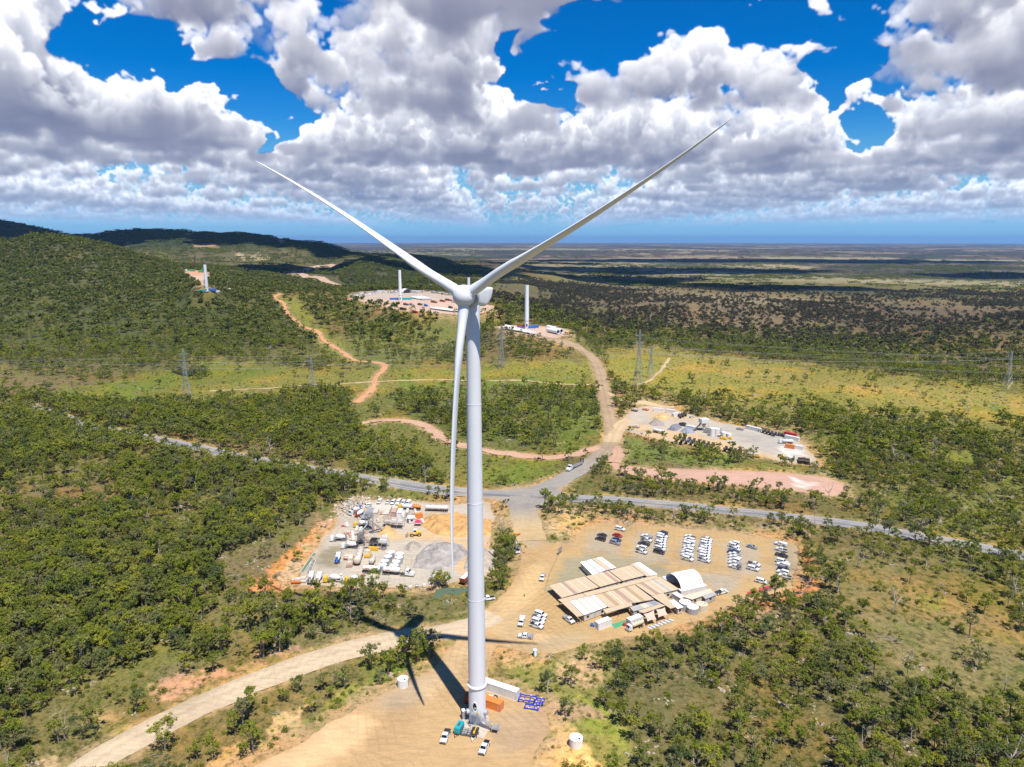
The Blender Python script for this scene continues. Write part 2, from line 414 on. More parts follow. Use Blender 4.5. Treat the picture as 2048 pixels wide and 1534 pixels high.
# ------------------------------------------------------------------ the lie of the land: heights by bearing and distance
YN = [60, 300, 500, 650, 800, 1000, 1180, 1300, 1500, 1800, 2200, 2700, 3300, 4000, 4800, 6500, 9000, 20000, 60000]
TAB = {  # picture column -> heights at YN
 -500: [0, 0, -2, -2, 2, 10, 25, 40, 79, 114, 90, 23, 30, 172, 253, 121, 0, -90, -90],
 0: [0, 0, -2, -2, 3, 14, 30, 42, 76, 131, 105, 27, 30, 195, 285, 129, 0, -90, -90],
 60: [0, 0, -2, -2, 3, 14, 30, 44, 85, 148, 118, 32, 30, 162, 241, 117, -11, -90, -90],
 110: [0, 0, -2, -2, 3, 14, 30, 46, 93, 167, 133, 37, 30, 102, 158, 94, -20, -90, -90],
 160: [0, 0, -2, -2, 3, 13, 28, 43, 86, 153, 121, 33, 30, 92, 146, 89, -29, -90, -90],
 220: [0, 0, -2, -2, 2, 12, 26, 40, 77, 127, 101, 26, 30, 102, 162, 91, -40, -90, -90],
 270: [0, 0, -2, -2, 1, 11, 27, 41, 69, 107, 85, 21, 30, 142, 217, 103, -51, -90, -90],
 314: [0, 0, -2, -2, 1, 10, 28, 42, 62, 91, 71, 17, 30, 160, 244, 109, -60, -90, -90],
 360: [0, 0, -2, -2, 1, 10, 29, 42, 56, 74, 58, 12, 10, 142, 218, 102, -69, -90, -90],
 420: [0, 0, -2, -2, 0, 9, 30, 42, 48, 55, 43, 10, 10, 126, 197, 96, -80, -90, -90],
 460: [0, 0, -2, -2, 0, 9, 28, 38, 42, 47, 36, 10, 10, 119, 186, 94, -84, -90, -90],
 520: [0, 0, -2, -1, 1, 9, 24, 32, 48, 36, 27, 10, 10, 113, 181, 89, -90, -90, -90],
 598: [0, 0, -2, 0, 2, 10, 22, 30, 37, 22, 15, 10, 10, 100, 168, 79, -90, -90, -90],
 640: [0, 0, -2, 0, 3, 11, 25, 32, 32, 17, 10, 10, 10, 66, 126, 58, -90, -90, -90],
 680: [0, 0, -2, 0, 3, 12, 28, 34, 28, 12, 6, 10, 10, 26, 77, 37, -90, -90, -90],
 720: [0, 0, -2, 0, 3, 13, 31, 35, 29, 7, -1, 56, 75, 46, 0, -21, -90, -90, -90],
 797: [0, 0, -1, 0, 3, 15, 36, 38, 30, 4, -4, 32, 45, 10, 0, -60, -90, -90, -90],
 860: [0, 0, -1, 0, 3, 15, 33, 35, 28, 4, -6, 9, 17, -25, -8, -69, -90, -90, -90],
 930: [0, 0, 0, 0, 4, 16, 30, 32, 26, 4, -8, -9, -4, -50, -40, -80, -90, -90, -90],
 1060: [0, 0, 0, 2, 25, 26, 18, 10, -4, -16, -24, -14, -14, -50, -80, -90, -90, -90, -90],
 1237: [0, 0, 0, 3, 10, -8, -18, -24, -28, -34, -40, -50, -66, -80, -90, -90, -90, -90, -90],
 1330: [0, 0, 0, 5, 8, -14, -22, -20, -4, -20, -44, -56, -66, -80, -90, -90, -90, -90, -90],
 1520: [0, 0, 0, 7, 7, -18, -30, -34, -36, -34, -50, -60, -70, -82, -90, -90, -90, -90, -90],
 1804: [0, 0, 2, 10, -8, -32, -38, -38, -36, -46, -58, -62, -74, -84, -90, -90, -90, -90, -90],
 2048: [0, -3, 3, 8, -24, -34, -26, -12, -20, -46, -60, -68, -76, -86, -90, -90, -90, -90, -90],
 2500: [0, -5, 3, 0, -26, -30, -16, -6, -20, -50, -66, -72, -80, -88, -90, -90, -90, -90, -90]}
_az = np.radians(np.arange(-62, 62.01, .5)); _ly = np.arange(math.log(60), math.log(60000), .012)
_cols = sorted(TAB); _caz = [math.atan((c-1024)/FPX) for c in _cols]
_rows = np.array([np.interp(_ly, np.log(YN), TAB[c]) for c in _cols])
GRID = np.array([np.interp(_az, _caz, _rows[:, j]) for j in range(len(_ly))]).T
def _gs(a, s, ax):
    r = int(3*s); k = np.exp(-np.arange(-r, r+1)**2/(2*s*s)); k /= k.sum()
    ap = np.pad(a, [(r, r) if i == ax else (0, 0) for i in range(2)], mode='edge')
    return sum(k[i]*np.take(ap, np.arange(i, i+a.shape[ax]), ax) for i in range(2*r+1))
GRID = _gs(_gs(GRID, 2.2, 0), 3.5, 1)
def base_h(X, Y):
    rr = np.hypot(X, Y); az = np.arctan2(X, Y); ye = rr*np.maximum(np.cos(az), .5); azc = np.clip(az, R(-61), R(61))
    a = (azc-_az[0])/R(.5); b = np.clip((np.log(np.maximum(ye, 61))-_ly[0])/.012, 0, len(_ly)-1.01)
    ai = np.floor(a).astype(int); bi = np.floor(b).astype(int); fa = a-ai; fb = b-bi; ai = np.clip(ai, 0, len(_az)-2)
    g = (GRID[ai, bi]*(1-fa)+GRID[ai+1, bi]*fa)*(1-fb)+(GRID[ai, bi+1]*(1-fa)+GRID[ai+1, bi+1]*fa)*fb
    amp = 1.0+sstep(600, 1500, ye)*4+sstep(1900, 3200, ye)*7-sstep(4500, 9000, ye)*9
    lf = 1-.75*sstep(-.05, .12, azc)
    g = g+lf*amp*nz(X, Y, 9000)*.8-lf*sstep(1000, 1900, ye)*(1-sstep(5500, 8000, ye))*16*(.8-np.abs(nz(X, Y, 5200, off=.77)))+nz(X, Y, 700, off=.3)*.55*sstep(90, 200, rr)
    back = sstep(R(70), R(110), np.abs(az))
    return g*(1-back)-3*back

PADS = []   # (name, outline in the photograph, level, blend distance)
def plane_pt(px, py, z=0.0):
    a, b, c = px_dir(px, py); t = (z-CAMH)/c; return a*t, b*t
def pad(name, pts, z, blend=14.0):
    P = np.array([plane_pt(x, y, z) for x, y in pts], float)
    PADS.append(dict(name=name, px=pts, P=P, z=z, blend=blend)); return PADS[-1]
TOWER_PAD = pad('tower_pad', [(430, 1560), (560, 1500), (660, 1440), (735, 1398), (800, 1372), (852, 1338), (888, 1302), (905, 1288), (925, 1262), (990, 1262), (1000, 1290), (985, 1330), (985, 1355), (1040, 1372), (1085, 1400), (1105, 1432), (1108, 1470), (1085, 1500), (1068, 1545), (1060, 1640), (430, 1640)], 0.0, 10)
YARD = pad('dirt_yard', [(1040, 1062), (1078, 1062), (1092, 1084), (1140, 1084), (1165, 1052), (1200, 1043), (1300, 1050), (1450, 1062), (1560, 1078), (1602, 1090), (1600, 1135), (1588, 1165), (1560, 1186), (1500, 1202), (1440, 1225), (1390, 1246), (1330, 1262), (1270, 1276), (1200, 1284), (1165, 1296), (1120, 1308), (1060, 1310), (1015, 1298), (985, 1292), (930, 1268), (905, 1262), (930, 1240), (975, 1212), (1008, 1182), (1030, 1140), (1040, 1100)], 0.0, 12)
BATCH = pad('gravel_yard', [(586, 1172), (612, 1118), (650, 1072), (690, 1012), (712, 1000), (790, 998), (870, 1005), (985, 1012), (988, 1050), (985, 1100), (978, 1150), (945, 1162), (900, 1168), (850, 1176), (700, 1176)], -3.0, 16)
PLANT2 = pad('gravel_yard', [(1238, 846), (1258, 822), (1285, 812), (1330, 812), (1390, 832), (1450, 846), (1530, 862), (1585, 868), (1618, 898), (1645, 932), (1590, 928), (1500, 910), (1410, 894), (1340, 884), (1290, 872), (1250, 862)], -1.0, 14)
FAR1 = pad('laydown_yard', [(690, 592), (735, 583), (800, 580), (860, 584), (930, 596), (985, 612), (985, 626), (920, 630), (860, 628), (800, 620), (735, 606)], 36.0, 40)
FAR2 = pad('laydown_yard', [(990, 652), (1040, 650), (1090, 652), (1135, 658), (1150, 670), (1110, 678), (1060, 674), (1010, 664)], 28.0, 30)
FAR3 = pad('laydown_yard', [(362, 546), (390, 540), (418, 545), (424, 556), (408, 572), (394, 566), (372, 556)], 60.0, 50)
CLEAR = pad('cleared_ground', [(1222, 918), (1240, 930), (1300, 936), (1400, 938), (1500, 942), (1590, 946), (1650, 954), (1692, 968), (1694, 990), (1660, 992), (1560, 980), (1450, 968), (1340, 960), (1260, 950), (1224, 938)], 0.0, 12)

JUNC = pad('junction', [(960, 982), (1005, 977), (1055, 974), (1095, 960), (1128, 948), (1148, 958), (1122, 982), (1140, 990), (1190, 996), (1185, 1003), (1115, 1006), (1085, 1012), (1070, 1026), (1064, 1050), (1066, 1072), (1042, 1072), (1034, 1040), (1018, 1014), (990, 1000), (955, 994)], -.4, 12)

def height(X, Y, pads=True):
    X = np.asarray(X, float); Y = np.asarray(Y, float); h = base_h(X, Y)
    if pads:
        for p in PADS:
            m = near_mask(X, Y, p['P'], p['blend'])
            if m.any():
                sd = sd_poly(X[m], Y[m], p['P'])
                w = 1-sstep(1.0, p['blend'], sd)
                h[m] = h[m]*(1-w)+p['z']*w
    return h
def hit(px, py):
    """where the line of sight through photo pixels meets the ground"""
    px = np.atleast_1d(np.asarray(px, float)); py = np.atleast_1d(np.asarray(py, float))
    a, b, c = px_dir(px, py)
    ts = np.geomspace(100, 60000, 420); res_t = np.full(px.shape, 60000.0)
    prev = None; done = np.zeros(px.shape, bool); lo = np.full(px.shape, 100.0); hi = np.full(px.shape, 60000.0)
    for t in ts:
        below = (CAMH+c*t) < height(a*t, b*t)
        new = below & ~done; hi[new] = t; done |= below; lo[~done] = t
        if done.all(): break
    for _ in range(14):
        mid = (lo+hi)/2; bl = (CAMH+c*mid) < height(a*mid, b*mid); hi = np.where(bl, mid, hi); lo = np.where(bl, lo, mid)
    t = (lo+hi)/2
    return a*t, b*t, CAMH+c*t
def at(px, py):
    x, y, z = hit(px, py); return Vector((x[0], y[0], z[0]))
def at_z(px, py, z):
    x, y = plane_pt(px, py, z); return Vector((float(x), float(y), z))

# ------------------------------------------------------------------ roads (centre lines in the photograph, width in metres)
def road_line(pts, step=6.0):
    x, y, z = hit([p[0] for p in pts], [p[1] for p in pts])
    P = np.stack([x, y], 1)
    # Catmull-Rom through the points, resampled
    Q = np.vstack([2*P[0]-P[1], P, 2*P[-1]-P[-2]]); out = []
    for i in range(1, len(Q)-2):
        n = max(2, int(np.linalg.norm(Q[i+1]-Q[i])/step))
        for k in range(n):
            t = k/n; out.append(.5*((2*Q[i])+(-Q[i-1]+Q[i+1])*t+(2*Q[i-1]-5*Q[i]+4*Q[i+1]-Q[i+2])*t*t+(-Q[i-1]+3*Q[i]-3*Q[i+1]+Q[i+2])*t**3))
    out.append(Q[-2]); return np.array(out)
ROADS = []
def road(name, pts, w, mat, label=None, ends=None, step=6.0, wob=.5, lift=.06):
    ROADS.append(dict(name=name, P=road_line(pts, step), w=w, mat=mat, wob=wob, lift=lift, px=pts)); return ROADS[-1]
HWY = road('highway_road', [(60, 812), (190, 853), (330, 881), (440, 905), (560, 927), (660, 944), (760, 961), (880, 978), (980, 987), (1060, 991), (1140, 996), (1260, 1002), (1400, 1015), (1560, 1031), (1700, 1048), (1800, 1065), (1900, 1083), (2048, 1112), (2250, 1155)], 10.5, 'asphalt', wob=.15)
HAUL = road('gravel_road', [(1045, 990), (1085, 976), (1125, 958), (1165, 934), (1203, 908), (1222, 885), (1225, 862), (1220, 836), (1212, 805), (1206, 775), (1200, 745), (1190, 722), (1172, 704), (1145, 690), (1110, 680), (1075, 672)], 11.5, 'haul', wob=.25, lift=.10)
LINK = road('gravel_road', [(1040, 992), (1044, 1012), (1050, 1035), (1056, 1058), (1064, 1082)], 14, 'haul', wob=.4, lift=.14)
CURVE = road('dirt_road', [(990, 1230), (950, 1250), (890, 1262), (820, 1272), (740, 1289), (660, 1310), (580, 1338), (500, 1368), (430, 1397), (360, 1430), (290, 1466), (225, 1502), (160, 1545), (60, 1620)], 11.2, 'dirt', wob=.2, lift=.14); CURVE['clear'] = 4.5
PLANTRD = road('dirt_road', [(1222, 885), (1232, 860), (1244, 846), (1262, 838)], 12, 'dirt', lift=.12)
T1 = road('dirt_track', [(712, 806), (728, 792), (744, 776), (752, 756), (768, 738), (766, 728), (742, 724), (712, 722), (690, 708), (668, 694), (646, 680), (636, 664), (610, 655), (588, 640), (572, 622), (566, 606), (548, 596), (560, 588)], 6.0, 'red', wob=1.2)
T2 = road('dirt_track', [(420, 782), (520, 778), (620, 770), (680, 768), (745, 764), (800, 761), (900, 760), (1010, 761), (1120, 768), (1195, 770)], 2.6, 'dirt', wob=.5)
T3 = road('dirt_track', [(722, 846), (770, 840), (815, 842), (850, 852), (885, 876), (930, 892), (980, 903), (1040, 910), (1095, 915), (1140, 910), (1180, 900), (1205, 893)], 8.0, 'pink', wob=1.4)
T4 = road('dirt_track', [(1226, 925), (1236, 905), (1226, 893)], 9.0, 'pink', wob=1.0)
T5 = road('dirt_track', [(1248, 775), (1290, 765), (1320, 742), (1340, 716)], 3.0, 'dirt', wob=.8)
T6 = road('dirt_track', [(1200, 775), (1240, 800), (1290, 805), (1350, 815)], 6.0, 'dirt', wob=1.0)
FR = [road('dirt_road', [(575, 552), (590, 545), (640, 532), (700, 522)], 26, 'far_dirt', step=30),
      road('dirt_road', [(590, 546), (610, 554), (650, 562), (672, 570), (695, 578)], 26, 'far_dirt', step=30),
      road('dirt_road', [(548, 568), (600, 572), (640, 576)], 12, 'far_dirt', step=30)]
for _r in FR: _r['clear'] = 30.0; _r['lift'] = 1.2
T1['clear'] = 3.0
# ------------------------------------------------------------------ ground cover, painted by region
WOOD = (.185, .135, .058); OLIVE = (.17, .16, .042); GREEN = (.17, .20, .03); LUSH = (.15, .20, .03); STRAW = (.36, .25, .08)
YGREEN = (.26, .24, .045); TAN = (.56, .385, .20); RED = (.56, .225, .095); PINK = (.50, .30, .205); BROWN = (.20, .145, .075)
DKHILL = (.045, .062, .036); GREYHILL = (.12, .105, .065); BURNT = (.085, .062, .045)
COVER = [  # outline in the photograph, colour, softness px, strength
 ([(-500, 455), (0, 470), (115, 466), (360, 530), (560, 590), (700, 700), (-500, 740)], (.10, .105, .04), 20, 1),
 ([(120, 470), (180, 500), (230, 540), (160, 560), (60, 530), (20, 500)], GREYHILL, 40, .7),
 ([(330, 500), (420, 500), (620, 505), (640, 525), (540, 530), (360, 528)], GREYHILL, 10, .9),
 ([(-500, 430), (0, 430), (130, 455), (360, 445), (600, 465), (700, 495), (560, 500), (250, 500), (0, 470)], DKHILL, 10, 1),
 ([(358, 476), (372, 466), (386, 462), (390, 465), (372, 471), (362, 478)], PINK, 2, 1), ([(540, 469), (560, 474), (570, 482), (562, 490), (556, 486), (558, 480), (545, 474)], PINK, 2, 1),
 ([(468, 506), (478, 504), (492, 516), (486, 519), (474, 512)], (.5,.4,.3), 2, .9),
 ([(385, 488), (430, 486), (436, 494), (390, 496)], PINK, 3, 1), ([(495, 512), (520, 509), (548, 518), (530, 521), (500, 519)], (.5, .40, .30), 3, 1),
 ([(535, 545), (575, 548), (580, 560), (540, 558)], RED, 5, .8), ([(575, 490), (620, 494), (610, 498), (580, 496)], PINK, 3, .8),
 ([(650, 500), (900, 540), (930, 590), (700, 585), (600, 540)], (.085, .085, .05), 18, 1),
 ([(940, 560), (1010, 560), (1300, 600), (1200, 620), (1000, 600)], GREYHILL, 14, .8),
 ([(1130, 565), (1400, 580), (2300, 620), (2300, 700), (1800, 690), (1500, 680), (1250, 640)], (.20, .145, .10), 16, .8),
 ([(1600, 600), (2400, 640), (2400, 700), (1900, 700), (1700, 660)], BURNT, 10, .5),
 ([(1850, 660), (2100, 650), (2300, 720), (1950, 720)], BROWN, 16, .7),
 ([(1480, 690), (1650, 640), (1750, 680), (1700, 710), (1560, 712)], (.15, .15, .07), 14, .6),
 ([(0, 745), (110, 750), (220, 765), (100, 800), (0, 790)], BROWN, 10, .9),
 ([(85, 790), (300, 748), (420, 716), (640, 742), (760, 735), (930, 728), (1190, 715), (1205, 760), (1200, 778), (1000, 775), (760, 790), (620, 778), (480, 802), (330, 810), (200, 812), (110, 800)], (.22, .195, .045), 7, 1),
 ([(100, 790), (280, 760), (390, 742), (440, 752), (330, 772), (220, 800), (130, 800)], GREEN, 8, .9),
 ([(215, 790), (300, 788), (290, 812), (220, 812)], LUSH, 8, .8), ([(400, 718), (480, 735), (560, 745), (470, 760), (400, 750)], GREEN, 8, .6),
 ([(780, 745), (1000, 738), (1180, 725), (1190, 745), (1000, 752), (800, 760)], YGREEN, 8, .7), ([(800, 762), (1150, 762), (1190, 772), (1000, 778), (800, 780)], LUSH, 6, .8),
 ([(560, 600), (600, 600), (640, 655), (700, 690), (720, 720), (660, 720), (640, 690), (600, 655)], YGREEN, 9, .8),
 ([(700, 640), (900, 630), (930, 720), (740, 725), (690, 690)], (.16, .165, .045), 16, .8),
 ([(690, 790), (780, 790), (800, 840), (900, 880), (1000, 910), (1100, 925), (1150, 930), (1080, 965), (960, 978), (900, 960), (840, 900), (720, 870)], OLIVE, 12, 1),
 ([(930, 930), (1060, 905), (1125, 925), (1085, 955), (1000, 972), (940, 975)], GREEN, 9, .8),
 ([(700, 905), (800, 935), (880, 968), (820, 960), (720, 925)], GREEN, 8, .6),
 ([(775, 790), (1180, 785), (1205, 850), (1200, 890), (1100, 905), (960, 885), (800, 830)], (.13, .15, .035), 10, .8),
 ([(1100, 780), (1200, 780), (1210, 880), (1140, 900), (1090, 860)], GREEN, 20, .5),
 ([(1205, 700), (1300, 694), (1520, 720), (1804, 750), (2048, 784), (2500, 850), (2500, 900), (2048, 870), (1850, 860), (1700, 850), (1560, 838), (1400, 828), (1300, 800), (1240, 790), (1212, 740)], (.28, .235, .055), 8, 1),
 ([(1230, 720), (1420, 735), (1500, 760), (1300, 780), (1240, 760)], YGREEN, 14, .7), ([(1560, 790), (1700, 800), (1660, 830), (1540, 815)], GREEN, 14, .6),
 ([(1920, 790), (2010, 800), (2020, 830), (1930, 820)], LUSH, 10, .8), ([(1500, 800), (2100, 850), (2200, 950), (1750, 900), (1450, 830)], OLIVE, 25, .8),
 ([(1350, 728), (1520, 742), (1804, 770), (2048, 800), (2048, 815), (1700, 780), (1400, 745)], STRAW, 10, .7),
 ([(1860, 900), (1960, 905), (1930, 935), (1860, 925)], GREEN, 10, .7), ([(2010, 935), (2100, 930), (2100, 965), (2010, 960)], GREEN, 10, .7),
 ([(1210, 770), (1420, 808), (1600, 840), (1680, 900), (1700, 950), (1640, 950), (1600, 880), (1450, 840), (1290, 805), (1240, 812)], (.28, .21, .085), 6, .9),
 ([(1620, 880), (1660, 900), (1700, 960), (1660, 955)], GREEN, 8, .8),
 ([(1205, 770), (1250, 800), (1262, 815), (1240, 838), (1228, 838)], RED, 6, .6),
 ([(1240, 870), (1300, 885), (1500, 915), (1640, 945), (1620, 955), (1400, 935), (1240, 925)], (.17, .20, .045), 6, .9),
 ([(1100, 975), (1180, 985), (1450, 1012), (1600, 1028), (1500, 1020), (1180, 1000), (1090, 985)], STRAW, 5, .9),
 ([(1075, 1000), (1160, 1010), (1500, 1040), (1640, 1060), (1610, 1085), (1400, 1058), (1200, 1040), (1150, 1060), (1130, 1082), (1090, 1080), (1068, 1040)], (.38, .27, .14), 7, .9),
 ([(1100, 1028), (1165, 1028), (1180, 1040), (1140, 1080), (1095, 1078)], TAN, 6, .8), ([(1190, 1036), (1560, 1070), (1620, 1085), (1600, 1092), (1400, 1062), (1190, 1044)], RED, 4, .8),
 ([(1600, 1085), (1640, 1110), (1640, 1165), (1600, 1200), (1500, 1230), (1400, 1262), (1330, 1275), (1240, 1292), (1300, 1262), (1420, 1235), (1500, 1200), (1590, 1165)], RED, 5, .9),
 ([(560, 1172), (900, 1174), (935, 1166), (940, 1180), (870, 1190), (700, 1186), (560, 1190)], (.60, .30, .13), 4, 1),
 ([(430, 1120), (560, 1075), (680, 1005), (690, 1012), (560, 1115), (480, 1180), (420, 1170)], BROWN, 10, .8),
 ([(985, 1010), (1012, 1010), (1030, 1060), (1020, 1090), (1000, 1060)], TAN, 6, .7),
 ([(985, 1040), (1025, 1080), (1030, 1120), (990, 1180), (975, 1160)], OLIVE, 8, .9),
 ([(420, 1180), (900, 1185), (950, 1215), (850, 1245), (640, 1300), (480, 1350), (330, 1400), (300, 1340), (420, 1260)], (.18, .15, .06), 12, .9),
 ([(300, 1380), (420, 1342), (560, 1308), (600, 1300), (560, 1318), (420, 1362), (310, 1400)], PINK, 6, .8),
 ([(75, 1540), (110, 1500), (135, 1500), (100, 1550)], TAN, 6, .8), ([(160, 1450), (200, 1420), (240, 1430), (190, 1460)], TAN, 10, .5),
 ([(190, 1560), (360, 1450), (520, 1375), (760, 1292), (890, 1270), (900, 1300), (850, 1338), (735, 1395), (560, 1495), (430, 1560)], (.19, .15, .055), 8, 1),
 ([(560, 1480), (640, 1430), (740, 1385), (800, 1362), (852, 1330), (856, 1300), (800, 1330), (700, 1385), (600, 1440)], (.27, .27, .05), 6, .9),
 ([(740, 1300), (850, 1285), (880, 1300), (840, 1350), (740, 1360), (700, 1330)], GREEN, 10, .6),
 ([(560, 1440), (612, 1412), (600, 1440), (560, 1478), (520, 1490)], (.62, .41, .2), 4, .9), ([(380, 1540), (470, 1495), (560, 1470), (560, 1500), (430, 1560)], (.58, .34, .16), 6, .9),
 ([(875, 1258), (902, 1258), (902, 1282), (872, 1282)], (.72, .48, .20), 3, 1),
 ([(995, 1318), (1100, 1310), (1200, 1300), (1240, 1330), (1200, 1400), (1260, 1480), (1300, 1560), (1100, 1560), (1110, 1470), (1090, 1400), (1000, 1350)], (.26, .23, .065), 10, 1),
 ([(1090, 1325), (1180, 1300), (1230, 1335), (1190, 1370), (1130, 1365)], (.62, .38, .22), 7, .85), ([(995, 1318), (1060, 1316), (1060, 1334), (1000, 1338)], TAN, 5, .8),
 ([(1150, 1395), (1210, 1410), (1265, 1460), (1250, 1500), (1180, 1460)], (.31, .30, .05), 12, .7),
 ([(1105, 1440), (1130, 1450), (1180, 1480), (1220, 1560), (1050, 1560), (1080, 1500), (1110, 1470)], (.70, .43, .18), 5, 1),
 ([(1100, 1405), (1150, 1410), (1200, 1425), (1150, 1428), (1110, 1420)], PINK, 4, .8),
 ([(1250, 1290), (1480, 1240), (1700, 1250), (1800, 1400), (1900, 1560), (1300, 1560), (1250, 1420)], (.16, .135, .055), 20, .95),
 ([(1450, 1240), (1560, 1210), (1620, 1230), (1500, 1290)], (.30, .24, .18), 16, .5),
 ([(500, 1180), (560, 1118), (640, 1050), (690, 1005), (712, 1000), (690, 1030), (640, 1095), (600, 1175), (560, 1185)], (.66, .26, .09), 4, 1),
 ([(640, 1050), (690, 1008), (700, 1014), (650, 1062)], PINK, 4, .7), ([(560, 1150), (610, 1100), (620, 1120), (590, 1170)], (.70, .50, .32), 6, .8),
 ([(1620, 1090), (1750, 1115), (1860, 1170), (2048, 1250), (2200, 1330), (2200, 1480), (1950, 1400), (1800, 1330), (1690, 1210), (1640, 1150)], (.22, .175, .07), 12, 1),
 ([(1820, 1180), (1880, 1190), (1870, 1210), (1830, 1200)], YGREEN, 8, .7), ([(1950, 1350), (2100, 1340), (2100, 1420), (1980, 1400)], OLIVE, 12, .7),
 # the far plain: pale paddocks; dark scrub tones also paint in bands of cumulus shadow
 ([(1000, 522), (1300, 525), (1800, 560), (2100, 572), (1500, 563), (1200, 548)], (.30, .26, .17), 5, .8), ([(1380, 527), (1560, 525), (1640, 535), (1500, 540)], (.36, .30, .20), 3, .9),
 ([(1700, 556), (2200, 566), (2200, 574), (1700, 566)], (.33, .28, .18), 3, .8), ([(1520, 512), (1800, 516), (1780, 521), (1540, 518)], (.36, .31, .2), 2, .9),
 ([(1850, 518), (2200, 520), (2200, 525), (1870, 523)], (.33, .30, .2), 2, .9), ([(760, 502), (900, 505), (980, 512), (800, 508)], (.30, .27, .18), 2, .7),
 ([(1360, 590), (1700, 600), (1620, 612), (1400, 602)], (.30, .24, .16), 5, .7), ([(900, 496), (1200, 497), (1190, 500), (920, 499)], (.34, .30, .2), 1.5, .8),
 ([(1280, 530), (1500, 545), (1900, 556), (1700, 548), (1350, 525)], (.055, .07, .055), 4, .8), ([(1780, 535), (1960, 545), (1900, 530)], (.055, .07, .055), 3, .8),
 ([(1400, 570), (1750, 575), (2050, 600), (1700, 592)], (.06, .065, .045), 6, .8)]
def cover_colour(X, Y, Z):
    PX, PY = to_px(X, Y, Z); ye = np.hypot(X, Y)
    PX = np.where(Y > 20, PX, -5000); n1 = nz(X, Y, 900, off=.1); n2 = nz(X, Y, 5200, off=.6); n3 = nz(X, Y, 160, TL2)
    col = np.empty(X.shape+(3,)); col[:] = WOOD
    t = np.clip(.5+.35*n1, 0, 1)[:, None]; col = col*(1-t)+np.array(OLIVE)*t
    # far plain mosaic
    f = sstep(3800, 5200, ye)[:, None]
    pl = nz(X, Y, 26000, TL2, off=.2)+.5*nz(X, Y, 9000, TL2)
    pc = np.array((.088, .068, .058))*np.ones(X.shape+(1,))
    pc = pc+sstep(.5, 1.5, pl)[:, None]*(np.array((.30, .235, .165))-pc)
    pc = pc+sstep(-.1, -1.0, pl)[:, None]*(np.array((.038, .050, .040))-pc)  # dark woodland tone, also painting in the shadow bands of the cumulus
    pv = sstep(.6, 1.6, n2)[:, None]; pc = pc*(1-pv*.6)+np.array((.17, .12, .11))*pv*.6
    col = col*(1-f)+pc*f
    infr = (PX > -600) & (PX < 2700) & (Y > 20)
    x = PX[infr]; y = PY[infr]; c = col[infr]
    wob = 9*n3[infr]*np.clip(700/ye[infr], .05, 1.0)
    for P, rgb, soft, st in COVER:
        P = np.array(P, float); m = (x > P[:, 0].min()-40) & (x < P[:, 0].max()+40) & (y > P[:, 1].min()-40) & (y < P[:, 1].max()+40)
        if not m.any(): continue
        d = sd_poly(x[m], y[m], P)+wob[m]*min(1, soft/6)
        w = (st*(1-sstep(-soft, soft, d)))[:, None]; c[m] = c[m]*(1-w)+np.array(rgb)*w
    col[infr] = c
    # worked earth beside pads and roads
    for p in PADS:
        m = near_mask(X, Y, p['P'], p['blend'])
        if m.any():
            w = (1-sstep(0, p['blend']*.55, sd_poly(X[m], Y[m], p['P'])+2.5*n3[m]))[:, None]*.8
            col[m] = col[m]*(1-w)+np.array((.46, .30, .16))*w
    for r in ROADS:
        m = near_mask(X, Y, r['P'], 12)
        if m.any():
            w = (1-sstep(r['w']*.5-.5, r['w']*.5+(4.5 if r['w'] > 5 else 1.2), sd_line(X[m], Y[m], r['P'])+1.2*n3[m]))[:, None]*(.8 if r['w'] > 5 else .5)
            col[m] = col[m]*(1-w)+np.array((.44, .30, .155))*w
    return np.clip(col, 0, 1)

